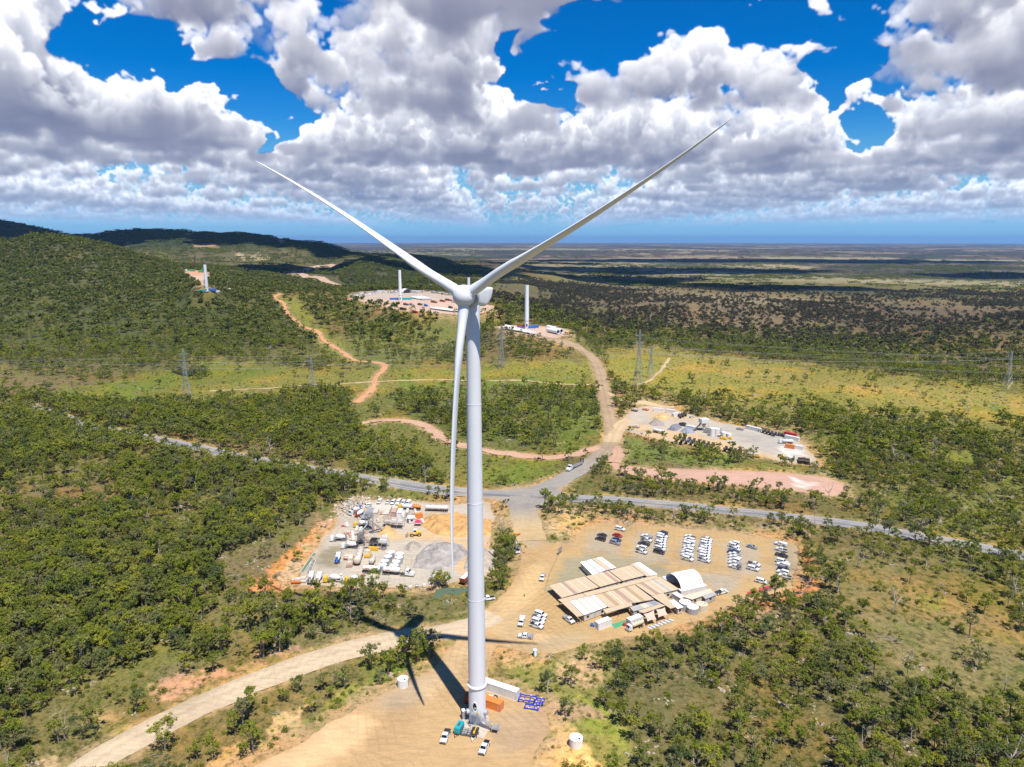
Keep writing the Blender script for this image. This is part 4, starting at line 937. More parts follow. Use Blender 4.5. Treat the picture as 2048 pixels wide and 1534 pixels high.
ZONES = [  # outline in the photograph, trees per 100 square metres, share of shrubs
 ([(-700, 440), (700, 440), (1000, 500), (1000, 600), (700, 730), (-700, 740)], 1.25),
 ([(560, 600), (950, 628), (1200, 690), (1200, 720), (700, 735), (640, 690)], .95),
 ([(950, 560), (2600, 600), (2600, 780), (1804, 748), (1520, 716), (1300, 690), (1200, 690), (1100, 650)], 1.05),
 ([(-700, 735), (0, 740), (80, 790), (330, 812), (480, 805), (640, 785), (700, 790), (715, 840), (760, 900), (880, 950), (900, 985), (760, 985), (690, 1000), (600, 1100), (490, 1170), (430, 1200), (420, 1260), (330, 1300), (200, 1370), (100, 1400), (60, 1460), (0, 1534), (-700, 1700)], 2.3),
 ([(-20, 745), (110, 750), (215, 765), (90, 800), (-20, 790)], .12),
 ([(540, 1174), (900, 1176), (940, 1180), (935, 1222), (540, 1218)], .06),
 ([(560, 1198), (900, 1200), (945, 1222), (850, 1240), (740, 1268), (620, 1300), (500, 1340), (420, 1368), (330, 1390), (400, 1260)], 1.0),
 ([(700, 1195), (820, 1195), (700, 1250), (560, 1290), (480, 1300), (560, 1230)], 1.3),
 ([(200, 1370), (420, 1320), (560, 1310), (400, 1370), (230, 1430), (90, 1500), (60, 1460)], .30),
 ([(900, 1290), (760, 1300), (560, 1365), (380, 1440), (190, 1560), (430, 1560), (560, 1485), (735, 1390), (852, 1330)], .5),
 ([(735, 1300), (850, 1288), (895, 1280), (880, 1310), (830, 1345), (760, 1350)], 1.6),
 ([(1000, 1320), (1200, 1300), (1260, 1480), (1300, 1560), (1060, 1560), (1105, 1440), (1000, 1360)], .10),
 ([(1165, 1290), (1330, 1270), (1480, 1228), (1600, 1190), (1640, 1120), (1700, 1180), (1760, 1290), (1800, 1380), (1900, 1420), (2500, 1460), (2500, 1700), (1300, 1700), (1260, 1480), (1200, 1400)], 2.0),
 ([(1165, 1270), (1330, 1262), (1440, 1240), (1440, 1272), (1330, 1304), (1165, 1308)], .04), ([(1250, 1308), (1420, 1280), (1460, 1330), (1300, 1350), (1220, 1320)], 1.7), ([(1230, 1380), (1400, 1360), (1450, 1440), (1290, 1450)], .30),
 ([(1640, 1105), (1750, 1120), (1860, 1180), (2048, 1262), (2500, 1350), (2500, 1440), (1950, 1400), (1800, 1340), (1690, 1220)], .18),
 ([(1700, 1060), (2500, 1180), (2500, 1340), (2048, 1245), (1950, 1185), (1860, 1150), (1700, 1100)], 1.15),
 ([(1600, 1088), (1660, 1100), (1700, 1180), (1640, 1200), (1610, 1150)], 1.2),
 ([(1090, 1004), (1200, 1012), (1640, 1052), (1600, 1080), (1400, 1056), (1200, 1036), (1090, 1026)], 1.5), ([(1090, 1030), (1170, 1036), (1140, 1084), (1090, 1082)], .12),
 ([(1175, 935), (1240, 950), (1450, 972), (1600, 988), (1700, 996), (1720, 1040), (1500, 1012), (1260, 992), (1160, 978)], 1.25), ([(1100, 960), (1170, 960), (1150, 988), (1090, 985)], .05),
 ([(1500, 800), (1700, 850), (2500, 900), (2500, 1120), (1900, 1075), (1700, 1040), (1700, 970), (1650, 900), (1600, 860), (1400, 835)], 1.2),
 ([(1850, 895), (1970, 905), (1930, 940), (1850, 925)], .1),
 ([(1205, 700), (1300, 694), (1520, 720), (1804, 750), (2048, 784), (2600, 850), (2600, 880), (2048, 850), (1850, 840), (1700, 830), (1560, 808), (1420, 800), (1300, 790), (1240, 780)], .025),
 ([(1420, 800), (1560, 808), (1850, 840), (2048, 850), (2048, 890), (1700, 850), (1500, 830)], .45),
 ([(1238, 885), (1300, 903), (1400, 915), (1500, 926), (1600, 938), (1500, 934), (1400, 928), (1240, 915)], 1.7),
 ([(1240, 866), (1300, 884), (1400, 894), (1500, 910), (1640, 942), (1500, 924), (1400, 912), (1300, 900), (1240, 884)], .05), ([(1240, 915), (1400, 928), (1640, 944), (1600, 950), (1240, 925)], .06),
 ([(775, 788), (1180, 785), (1205, 850), (1195, 885), (1100, 898), (960, 880), (800, 830)], 1.6),
 ([(85, 790), (300, 745), (345, 735), (350, 755), (420, 758), (420, 716), (640, 742), (760, 735), (930, 728), (1190, 712), (1205, 778), (1000, 778), (760, 790), (620, 780), (480, 804), (330, 810), (110, 802)], .012),
 ([(540, 590), (600, 595), (640, 650), (700, 690), (720, 725), (660, 720), (600, 660)], .10),
 ([(700, 790), (775, 790), (800, 830), (960, 885), (1100, 905), (1140, 930), (1080, 970), (900, 975), (840, 905), (720, 870)], .13), ([(940, 945), (1010, 945), (1030, 965), (950, 972)], 1.0),
 ([(985, 1050), (1026, 1082), (1030, 1130), (995, 1180), (978, 1165)], 1.9), ([(985, 1008), (1020, 1015), (1045, 1080), (1020, 1085)], .05),
 ([(430, 1120), (560, 1075), (680, 1000), (700, 1005), (640, 1110), (600, 1185), (480, 1190)], .02),
 ([(740, 975), (930, 985), (930, 1005), (860, 1003), (760, 992)], .6),
 ([(890, 1205), (940, 1195), (945, 1225), (900, 1235)], 1.2)]
ZONES += [([(356, 478), (372, 464), (392, 461), (372, 473)], 0), ([(538, 467), (562, 473), (573, 483), (560, 492), (555, 482)], 0), ([(383, 487), (432, 485), (438, 495), (388, 497)], 0), ([(493, 511), (522, 508), (550, 517), (530, 523), (498, 520)], 0), ([(466, 506), (480, 503), (494, 517), (474, 514)], 0), ([(340, 502), (620, 506), (630, 522), (400, 528)], .9)]
def density(X, Y, Z):
    PX, PY = to_px(X, Y, Z); PX = np.where(Y > 20, PX, -9000); d = np.full(X.shape, .9)
    n3 = nz(X, Y, 150, TL2)*5*np.clip(600/np.maximum(np.hypot(X, Y), 1), .1, 1)
    for P, v in ZONES:
        P = np.array(P, float); m = (PX > P[:, 0].min()-20) & (PX < P[:, 0].max()+20) & (PY > P[:, 1].min()-20) & (PY < P[:, 1].max()+20)
        if m.any():
            idx = np.nonzero(m)[0]; ins = sd_poly(PX[m], PY[m], P)+n3[m] < 0; d[idx[ins]] = v
    k = 1+np.where((X > 30) & (Y < 330), .28, .5)*nz(X, Y, 420, TL2, off=.4)+.25*nz(X, Y, 1900, off=.2)
    pl = sstep(1150, 1700, Y)*(PX > 960); k2 = np.clip(.16+.5*nz(X, Y, 5200, TL2, off=.3), .03, 2); k = k*(1-pl)+k2*pl
    near = 2.9-1.8*sstep(380, 1150, np.hypot(X, Y)); return d*np.clip(k, .06, 2.2)*near
AVOID = []   # filled with (x, y, r) of pylons and such
def clearance(X, Y):
    c = np.full(X.shape, 99.0)
    for p in PADS:
        m = near_mask(X, Y, p['P'], 8)
        if m.any(): c[m] = np.minimum(c[m], sd_poly(X[m], Y[m], p['P'])-1.0)
    for r in ROADS:
        m = near_mask(X, Y, r['P'], r['w']+8+r.get('clear', 0))
        if m.any(): c[m] = np.minimum(c[m], sd_line(X[m], Y[m], r['P'])-r['w']*.5-r.get('clear', .6))
    for x, y, q in AVOID: c = np.minimum(c, np.hypot(X-x, Y-y)-q)
    return c
def scatter(y0, y1, step, amax, seed, dens_scale=1.0, shrub=False):
    rg = np.random.default_rng(seed); n = int(y1*math.tan(amax)/step)
    gx, gy = np.meshgrid(np.arange(-n, n+1)*step, np.arange(y0, y1, step)); X = (gx+rg.uniform(-.5, .5, gx.shape)*step).ravel(); Y = (gy+rg.uniform(-.5, .5, gx.shape)*step).ravel()
    m = np.abs(X) < Y*math.tan(amax)+60; X, Y = X[m], Y[m]; Z = height(X, Y); d = density(X, Y, Z)*dens_scale
    if shrub: d = np.clip(d, 1.0, 3.0)*(3.0+2.6*nz(X, Y, 120, TL2))*np.where((X > 30) & (Y < 260), 1.5, 1)*(1-.75*sstep(400, 800, Y))
    m = rg.random(X.shape) < d*step*step/100; X, Y, Z = X[m], Y[m], Z[m]; m = clearance(X, Y) > (.2 if shrub else .9); X, Y, Z = X[m], Y[m], Z[m]
    return X, Y, Z-np.hypot(X, Y)**2/(2*6371000.0)*.3, rg
def plant_trees():
    PT = []   # x y z index scale rot
    X, Y, Z, rg = scatter(95, 420, 3.0, R(52), 1); k = len(X)
    idx = rg.integers(0, 9, k); sc = np.clip(rg.normal(.60, .19, k)*np.where(X < -20, 1.08, .92), .24, 1.15); rot = rg.uniform(0, 6.283, k)
    PX, PY = to_px(X, Y, Z); zc = Y*math.cos(PITCH)+(CAMH-Z)*math.sin(PITCH); H = np.array([t[2] for t in TREEP])[idx]*sc
    infr = (PX > 5) & (PX < 2043) & (PY > 0) & (PY-FPX*H/zc*.4 < 1525); scr = np.where(infr, H/zc, -1)
    top = np.argsort(-scr)[:300]; solo = np.zeros(k, bool); solo[top] = True
    for x, y, z, i, s, r_ in zip(X[~solo], Y[~solo], Z[~solo], idx[~solo], sc[~solo], rot[~solo]): PT.append((x, y, z, i, s, r_))
    solos = [(X[j], Y[j], Z[j], int(idx[j]), float(sc[j]), float(rot[j]), PX[j], PY[j]) for j in top]
    X, Y, Z, rg = scatter(420, 1250, 3.8, R(50), 2); j = rg.random(len(X)) > (Y-800)/450; X, Y, Z = X[j], Y[j], Z[j]
    PT += list(zip(X, Y, Z, rg.integers(13, 18, len(X)), np.clip(rg.normal(.66, .2, len(X)), .3, 1.2), rg.uniform(0, 6.28, len(X))))
    X, Y, Z, rg = scatter(800, 2900, 8.0, R(49), 3, .62); j = rg.random(len(X)) < (Y-800)/450; X, Y, Z = X[j], Y[j], Z[j]
    ki = rg.integers(18, 22, len(X)); ki = np.where((X > -40) & (rg.random(len(X)) < (Y-900)/500), ki+14, ki)
    PT += list(zip(X, Y, Z, ki, np.clip(rg.normal(1.0, .22, len(X)), .5, 1.5), rg.uniform(0, 6.28, len(X))))
    X, Y, Z, rg = scatter(2900, 7000, 40.0, R(46), 4, .05)
    PT += list(zip(X, Y, Z, rg.integers(22, 25, len(X)), rg.uniform(.7, 1.2, len(X)), rg.uniform(0, 6.28, len(X))))
    X, Y, Z, rg = scatter(7000, 16000, 110.0, R(44), 6, .0016)
    PT += list(zip(X, Y, Z, rg.integers(22, 25, len(X)), rg.uniform(1.0, 1.9, len(X)), rg.uniform(0, 6.28, len(X))))
    print('trees', len(PT), 'shrubs next')
    X, Y, Z, rg = scatter(95, 900, 2.4, R(40), 5, 1.0, True)
    SH = list(zip(X, Y, Z, rg.integers(9, 13, len(X)), np.clip(rg.normal(.55, .3, len(X)), .18, 1.6), rg.uniform(0, 6.28, len(X))))
    j = rg.random(len(X)) < .10; DB = list(zip(X[j], Y[j], Z[j], rg.choice([25, 26, 27, 25, 26, 28, 29, 28, 29, 30, 31], j.sum()), np.clip(rg.normal(.8, .3, j.sum()), .3, 1.5), rg.uniform(0, 6.28, j.sum())))
    return PT, SH, DB, solos
def stuff_mass(name, pts, label, cat):
    A = np.array(pts, float); me = bpy.data.meshes.new(name); me.vertices.add(len(A)); me.vertices.foreach_set('co', A[:, :3].astype(np.float32).ravel())
    for nm, typ, c in (('kind_index', 'INT', 3), ('size', 'FLOAT', 4), ('turn', 'FLOAT', 5)):
        a = me.attributes.new(nm, typ, 'POINT'); a.data.foreach_set('value', A[:, c].astype(np.int32 if typ == 'INT' else np.float32))
    o = bpy.data.objects.new(name, me); COL.objects.link(o); tag(o, label, cat, kind='stuff')
    g = bpy.data.node_groups.new(name+'_scatter', 'GeometryNodeTree'); g.interface.new_socket('Geometry', in_out='INPUT', socket_type='NodeSocketGeometry'); g.interface.new_socket('Geometry', in_out='OUTPUT', socket_type='NodeSocketGeometry')
    N = g.nodes; L = g.links; gi = N.new('NodeGroupInput'); go = N.new('NodeGroupOutput'); m2p = N.new('GeometryNodeMeshToPoints'); iop = N.new('GeometryNodeInstanceOnPoints'); ci = N.new('GeometryNodeCollectionInfo')
    ci.inputs['Collection'].default_value = LIB; ci.inputs['Separate Children'].default_value = True; ci.inputs['Reset Children'].default_value = True
    def attr(nm, t):
        n = N.new('GeometryNodeInputNamedAttribute'); n.data_type = t; n.inputs[0].default_value = nm; return n.outputs[0]
    L.new(gi.outputs[0], m2p.inputs[0]); L.new(m2p.outputs[0], iop.inputs['Points']); L.new(ci.outputs[0], iop.inputs['Instance']); iop.inputs['Pick Instance'].default_value = True
    L.new(attr('kind_index', 'INT'), iop.inputs['Instance Index']); L.new(attr('size', 'FLOAT'), iop.inputs['Scale'])
    cx = N.new('ShaderNodeCombineXYZ'); L.new(attr('turn', 'FLOAT'), cx.inputs[2]); L.new(cx.outputs[0], iop.inputs['Rotation'])
    L.new(iop.outputs[0], go.inputs[0]); md = o.modifiers.new('scatter', 'NODES'); md.node_group = g; return o
# ------------------------------------------------------------------ the wind turbine
TB = Vector((-9.9, 180.0, 0.0)); NOSE = Vector((-.399*math.cos(R(6)), -.917*math.cos(R(6)), math.sin(R(6)))).normalized()
HUBC = Vector((-11.9, 175.6, 121.3)); RB = 72.0
def build_turbine():
    t = empty('wind_turbine', 'complete white three-bladed wind turbine towering over the bare dirt pad in the foreground', 'wind turbine', TB)
    topz = HUBC.z-2.4
    mb = MB(); prof = []
    for k in range(0, 41):
        z = .35+(topz-.35)*k/40; r = 2.42-(.72)*max(0, (z-25)/(topz-25))**1.0 if z > 25 else 2.42
        prof.append((r, z))
    mb.lathe(prof, 48); mb.build('tower', MAT['turbine_white'], t, smooth=True)
    for z, rr in ((11.6, 2.75), ):
        mb = MB(); mb.lathe([(2.42, z-.35), (rr, z-.18), (rr, z+.18), (2.42, z+.35)], 48); mb.build('ring_flange', MAT['turbine_white'], t, smooth=True)
    for z in (38, 66, 93):
        r = 2.42-.72*(z-25)/(topz-25); mb = MB(); mb.lathe([(r, z-.06), (r+.05, z-.05), (r+.05, z+.05), (r, z+.06)], 48); mb.build('tower_seam', MAT['turbine_white'], t, smooth=True)
    # door: oval opening with a rim, on the side that faces the camera and slightly left
    da = R(-104); dc = Vector((math.cos(da), math.sin(da), 0)); ds = Vector((-dc.y, dc.x, 0))
    def oval(rx, rz, off, zc): return [tuple(dc*(math.sqrt(max(2.42**2-(rx*math.cos(a))**2, 0))+off)+ds*rx*math.cos(a)+Vector((0, 0, zc+rz*math.sin(a)))) for a in np.linspace(0, 2*math.pi, 24, endpoint=False)]
    mb = MB(); mb.loft([oval(.78, 1.55, -.05, 5.9), oval(.80, 1.57, .16, 5.9), oval(.56, 1.3, .16, 5.9), oval(.54, 1.28, -.02, 5.9)], False); mb.build('door_frame', MAT['turbine_white'], t, smooth=True)
    mb = MB(); v = oval(.54, 1.28, .03, 5.9); mb.add(v, [tuple(range(len(v)))]); mb.build('door_opening', MAT['opening_dark'], t)
    for a in (R(-25), R(195)):
        mb = MB()   # round cable-duct hoods low on the flanks
        d = Vector((math.cos(a), math.sin(a), 0)); mb.T = Matrix.Translation(d*2.3+Vector((0, 0, 3.3))) @ d.to_track_quat('Z', 'Y').to_matrix().to_4x4(); mb.lathe([(.75, 0), (.75, .8), (.45, 1.0)], 20)
        mb.build('vent_hood', MAT['turbine_grey'], t, smooth=True)
    # nacelle
    ax = -NOSE; up = Vector((0, 0, 1)); sd = ax.cross(up).normalized(); up2 = sd.cross(ax).normalized(); M = Matrix((sd, up2, ax)).transposed().to_4x4(); M.translation = HUBC
    def ring(z, rx, ry, oy=0, n=32, p=2.0):
        out = []
        for i in range(n):
            a = 2*math.pi*i/n; c, s = math.cos(a), math.sin(a)
            out.append((rx*math.copysign(abs(c)**(2/p), c), oy+ry*math.copysign(abs(s)**(2/p), s), z))
        return out
    Tl = Matrix.Translation(-TB) @ M
    mb = MB(); mb.T = Tl; mb.loft([ring(1.7, 2.4, 2.4), ring(1.75, 2.72, 2.72), ring(3.2, 2.78, 2.78), ring(3.3, 2.5, 2.5)]); mb.build('generator', MAT['turbine_grey'], t, smooth=True)
    mb = MB(); mb.T = Tl; mb.loft([ring(3.3, 2.2, 2.35, 0, p=2.2), ring(4.2, 2.15, 2.5, .1, p=3), ring(6.0, 2.1, 2.55, .1, p=4), ring(9.2, 2.0, 2.5, .2, p=6), ring(10.8, 1.95, 2.15, .6, p=6), ring(12.0, 1.9, 1.6, 1.15, p=6), ring(12.8, 1.8, 1.0, 1.75, p=6), ring(13.2, 1.7, .45, 2.25, p=5)]); nac = mb.build('nacelle', MAT['turbine_white'], t, smooth=True)
    mb = MB(); mb.T = Tl; mb.bar((.6, 2.4, 10.5), (.6, 3.9, 10.5), .06, 6); mb.bar((-.6, 2.4, 10.5), (-.6, 3.9, 10.5), .06, 6); mb.bar((-1.0, 3.9, 10.5), (1.0, 3.9, 10.5), .05, 6); mb.bar((.95, 3.9, 10.5), (.95, 4.2, 10.5), .12, 6); mb.bar((-.95, 3.9, 10.5), (-.95, 4.2, 10.5), .08, 6); mb.build('weather_mast', MAT['steel'], t)
    mb = MB(); mb.T = Matrix.Translation(-TB); mb.lathe([(1.72, topz-.2), (2.0, topz), (2.05, topz+1.2), (1.9, topz+2.2)], 32); mb.build('yaw_collar', MAT['turbine_white'], t, smooth=True) if False else None
    # spinner: ball-nosed shell with three flats where the blades enter
    mb = MB(); mb.T = Tl; rings = []
    for k in range(13):
        a = (k/12)*math.pi*.62; rr = 2.75*math.sin(a+.03); z = .1-2.75*math.cos(a); rings.append(ring(z, rr, rr))
    rings.append(ring(1.65, 2.45, 2.45)); mb.loft(rings); mb.build('spinner', MAT['turbine_white'], t, smooth=True)
    # blades: same least-squares pose as the tips in the photograph
    na = -NOSE; rv = Vector((0, 0, 1)).cross(na).normalized(); uv = na.cross(rv); ph = R(-1.4); cone = R(3.0)
    for k in range(3):
        a = ph+k*2*math.pi/3; d = (rv*math.sin(a)-uv*math.cos(a)).normalized(); ch = d.cross(NOSE).normalized()      # chord direction in the rotor plane
        mb = MB(); rings = []
        for j in range(46):
            s = j/45; r = 1.6+(RB-1.6)*s
            tw = R(93)+R(16)*(1-s)**2.2      # feathered: the chord lies along the wind
            if s < .04: c_, th = 2.75, 2.75
            else:
                q = min(1, (s-.04)/.16); c_root = 2.75+(3.9-2.75)*(q*q*(3-2*q)); c_ = c_root if s < .2 else 3.6*(1-(s-.2)/.8)**.8+(.42 if s < .99 else .05)
                th = c_*max(.33, 1-.67*min(1, (s-.04)/.26)**.7) if s < .5 else c_*(.33+.14*max(0, (s-.75)/.25))
                th = min(th, 2.75)
            bow = 5.6*s**1.25*(1-s)           # the pre-bend shows sideways on a feathered blade
            P = HUBC+d*r*math.cos(cone)+NOSE*(r*math.sin(cone)-.2)+ch*bow
            cd = (ch*math.cos(tw)+NOSE*math.sin(tw)); td = (NOSE*math.cos(tw)-ch*math.sin(tw)); pts = []; rnd = 1-sstep(.02, .16, s)
            for i in range(24):
                b = 2*math.pi*i/24; cx = math.cos(b); sy = math.sin(b)
                ex, ey = cx*.5, sy*.5
                x = (cx*.5); t_ = .5*sy*(.35+.65*((.5-x))**.55 if True else 1); ax_, ay_ = x-.18, t_
                fx = ex*rnd+ax_*(1-rnd); fy = ey*rnd+ay_*(1-rnd); pts.append(tuple(P-TB+cd*(-fx*c_)+td*(fy*th)))
            rings.append(pts)
        mb.loft(rings); mb.build('blade', MAT['turbine_white'], t, smooth=True)
        mb = MB(); rr = []
        for q, rad in ((1.9, 1.62), (2.35, 1.62), (2.38, 1.45)):
            base = HUBC+d*q-TB; rr.append([tuple(base+ch*rad*math.cos(b)+NOSE*rad*math.sin(b)) for b in np.linspace(0, 2*math.pi, 28, endpoint=False)])
        mb.loft(rr); mb.build('blade_collar', MAT['turbine_white'], t, smooth=True)
    return t
build_turbine()
# ------------------------------------------------------------------ vehicles; local +x is forward, origin on the ground below the middle
def wheel(parent, x, y, r=.38, w=.26, dual=False):
    mb = MB(); M = Matrix.Translation((x, y, r)) @ Matrix.Rotation(R(90), 4, 'X'); ww = w*(2 if dual else 1)
    mb.lathe([(r*.92, -ww/2), (r, -ww/2+.04), (r, ww/2-.04), (r*.92, ww/2)], 16, M); t = mb.build('wheel', MAT['rubber'], parent, smooth=True)
    mb = MB(); mb.lathe([(r*.56, -ww/2-.015), (r*.56, ww/2+.015)], 12, M); mb.build('rim', MAT['galvanised'], t)
    return t
def side_glass(mb, quads, yo):
    for q in quads:
        for sg in (1, -1):
            v = [(x, sg*(yo(z)+.012), z) for x, z in q]; mb.add(v, [tuple(range(len(v))) if sg < 0 else tuple(reversed(range(len(v))))])
def make_car(kind, paint, tray=None, label='', group=None, extra=None):
    t = empty({'ute': 'utility_truck', 'suv': 'four_wheel_drive', 'car': 'parked_car', 'van': 'van', 'bus': 'minibus'}[kind], label, {'ute': 'ute', 'suv': 'car', 'car': 'car', 'van': 'van', 'bus': 'minibus'}[kind], (0, 0, 0), 0, group)
    m = MAT[paint]
    if kind == 'ute':
        L, wb, hw = 5.3, 3.2, .93; low = [(-2.65, .48), (-2.62, 1.02 if tray == 'tub' else .80), (-.55, 1.02 if tray == 'tub' else .80), (-.55, 1.08), (1.15, 1.10), (2.45, .98), (2.62, .82), (2.62, .42), (2.0, .34), (-2.0, .36)]
        cab = [(-.62, 1.07), (-.55, 1.62), (-.35, 1.74), (.62, 1.74), (.80, 1.68), (1.42, 1.09)]; gl = [[(-.48, 1.17), (-.43, 1.58), (.12, 1.62), (.12, 1.17)], [(.22, 1.17), (.22, 1.62), (.62, 1.60), (1.08, 1.17)]]
        ws = [(1.36, 1.14), (.84, 1.64)]; rs = [(-.62, 1.16), (-.57, 1.56)]
    elif kind == 'suv':
        L, wb, hw = 4.9, 2.85, .96; low = [(-2.45, .48), (-2.45, 1.05), (1.10, 1.12), (2.30, 1.02), (2.45, .82), (2.45, .42), (1.9, .34), (-1.95, .36)]
        cab = [(-2.42, 1.04), (-2.30, 1.66), (-2.10, 1.82), (.50, 1.84), (.70, 1.76), (1.32, 1.10)]; gl = [[(-2.2, 1.2), (-2.1, 1.66), (-1.3, 1.70), (-1.3, 1.2)], [(-1.2, 1.2), (-1.2, 1.70), (-.3, 1.72), (-.3, 1.2)], [(-.2, 1.2), (-.2, 1.72), (.5, 1.70), (.98, 1.2)]]
        ws = [(1.26, 1.16), (.74, 1.72)]; rs = [(-2.41, 1.18), (-2.32, 1.6)]
    elif kind == 'car':
        L, wb, hw = 4.6, 2.7, .90; low = [(-2.3, .42), (-2.28, .92), (-1.5, .98), (1.0, .96), (2.1, .80), (2.28, .65), (2.25, .34), (1.8, .26), (-1.8, .26)]
        cab = [(-2.0, .95), (-1.25, 1.40), (-.7, 1.46), (.25, 1.44), (1.15, .95)]; gl = [[(-1.35, 1.03), (-1.0, 1.34), (-.3, 1.37), (-.3, 1.03)], [(-.2, 1.03), (-.2, 1.37), (.22, 1.36), (.78, 1.03)]]
        ws = [(1.08, 1.0), (.32, 1.39)]; rs = [(-1.9, 1.0), (-1.3, 1.35)]
    else:
        L, wb, hw = 5.6, 3.2, .98; hh = 2.3; low = [(-2.8, .45), (-2.8, 1.15), (1.9, 1.15), (2.6, 1.0), (2.8, .8), (2.8, .4), (2.2, .34), (-2.2, .36)]
        cab = [(-2.78, 1.13), (-2.70, 2.05), (-2.5, 2.22), (1.0, 2.24), (1.3, 2.14), (2.15, 1.13)]; gl = [[(-2.55, 1.3), (-2.5, 1.9), (-1.2, 1.92), (-1.2, 1.3)], [(-1.1, 1.3), (-1.1, 1.92), (.2, 1.92), (.2, 1.3)], [(.3, 1.3), (.3, 1.92), (1.1, 1.9), (1.7, 1.3)]]
        ws = [(2.05, 1.2), (1.34, 2.08)]; rs = [(-2.77, 1.3), (-2.7, 1.95)]
    zt = max(z for _, z in cab); zb = min(z for _, z in cab); yo = lambda z: hw-.02-.20*(z-zb)/(zt-zb)
    mb = MB(); mb.mat(m); mb.prism(low, -hw, hw, .05, .95)
    n = len(cab); vs = [(x, yo(z), z) for x, z in cab]+[(x, -yo(z), z) for x, z in cab]; fs = [tuple(reversed(range(n))), tuple(range(n, 2*n))]
    for i in range(n-1): fs.append((i, i+1, i+1+n, i+n))
    mb.add(vs, fs); mb.mat(MAT['dark_steel']); mb.box(-L/2-.06, -L/2+.02, -hw*.9, hw*.9, .42, .62); mb.box(L/2-.03, L/2+.06, -hw*.88, hw*.88, .36, .66)
    for sx in (wb/2, -wb/2): mb.box(sx-.47, sx+.47, -hw-.006, hw+.006, .30, .80)
    mb.build('body', None, t, bevel=.04)
    mb = MB(); side_glass(mb, gl, yo)
    for (x0, z0), (x1, z1), s in ((ws[0], ws[1], 1), (rs[0], rs[1], -1)):
        v = [(x0+.02*s, -yo(z0)+.09, z0), (x0+.02*s, yo(z0)-.09, z0), (x1+.02*s, yo(z1)-.07, z1+.01), (x1+.02*s, -yo(z1)+.07, z1+.01)]; mb.add(v, [(0, 1, 2, 3) if s > 0 else (3, 2, 1, 0)])
    mb.build('windows', MAT['glass_dark'], t)
    for sx in (wb/2, -wb/2):
        for sy in (hw-.10, -hw+.10): wheel(t, sx, sy, .36 if kind == 'car' else .40)
    for sy in (.62, -.62):
        mb = MB(); mb.cbox((L/2-.06 if kind != 'car' else L/2-.12, sy*hw/.93, .80 if kind != 'car' else .64), (.14, .34, .16)); mb.build('headlight', MAT['lamp_glass'], t)
    for sy in (1, -1):
        mb = MB(); mb.cbox((ws[0][0]-.32, sy*(hw+.12), zb+.15), (.12, .2, .2)); mb.build('side_mirror', MAT['dark_steel'], t)
    if kind == 'ute':
        mb = MB()
        if tray == 'tub': mb.box(-2.56, -.66, -.80, .80, 1.021, 1.028); mb.build('tub_liner', MAT['opening_dark'], t)
        elif tray == 'black': mb.box(-2.62, -.60, -.90, .90, .9, 1.10); mb.build('tray_cover', MAT['car_black'], t)
        elif tray == 'grey': mb.box(-2.62, -.60, -.90, .90, .9, 1.12); mb.build('tray_cover', MAT['dark_steel'], t)
        elif tray == 'flat':
            mb.box(-2.72, -.66, -.95, .95, .82, .92)
            for a in ((-2.72, -2.68, -.95, .95), (-2.72, -.66, .91, .95), (-2.72, -.66, -.95, -.91), (-.70, -.66, -.95, .95)): mb.box(*a, .92, 1.18)
            mb.box(-.74, -.68, -.8, .8, 1.18, 1.72); mb.build('tray', MAT['galvanised'], t)
        elif tray == 'canopy': mb.box(-2.66, -.60, -.92, .92, 1.0, 1.78); mb.build('canopy', MAT['white_paint'], t, bevel=.05)
        elif tray == 'cream': mb.box(-2.72, -.66, -.95, .95, .82, 1.15); mb.build('tray_box', MAT['tank_cream'], t)
        mb = MB(); mb.bar((2.68, -.7, .95), (2.68, .7, .95), .035, 6); mb.bar((2.68, -.7, .5), (2.68, -.7, .95), .035, 6); mb.bar((2.68, .7, .5), (2.68, .7, .95), .035, 6); mb.build('bull_bar', MAT['dark_steel'], t)
    if extra == 'stripe':
        mb = MB()
        for s in (1, -1): mb.cbox((-.2, s*(hw+.008), .93), (3.6, .02, .16))
        mb.build('side_stripe', MAT['hi_vis'], t)
    if extra == 'beacon': mb = MB(); mb.cbox((.15, 0, zt+.05), (.25, .9, .09)); mb.build('light_bar', MAT['orange'], t)
    return t
CARP = {}
def car(kind, paint, tray, p, q, label, group=None, extra=None, z=None, L=None):
    """p = photo pixel of the middle, q = pixel offset towards the nose"""
    a = at_z(*p, 0 if z is None else z) if z is not None else at(*p); b = at_z(p[0]+q[0], p[1]+q[1], a.z)
    rz = math.atan2(b.y-a.y, b.x-a.x); key = (kind, paint, tray, extra); loc = (a.x, a.y, a.z+.05+math.hypot(a.x, a.y)*.0003)
    if key not in CARP:
        t = make_car(kind, paint, tray, label, group, extra); t.location = loc; t.rotation_euler = (0, 0, rz); CARP[key] = t; return t
    return copy_tree(CARP[key], loc, rz, label, group)

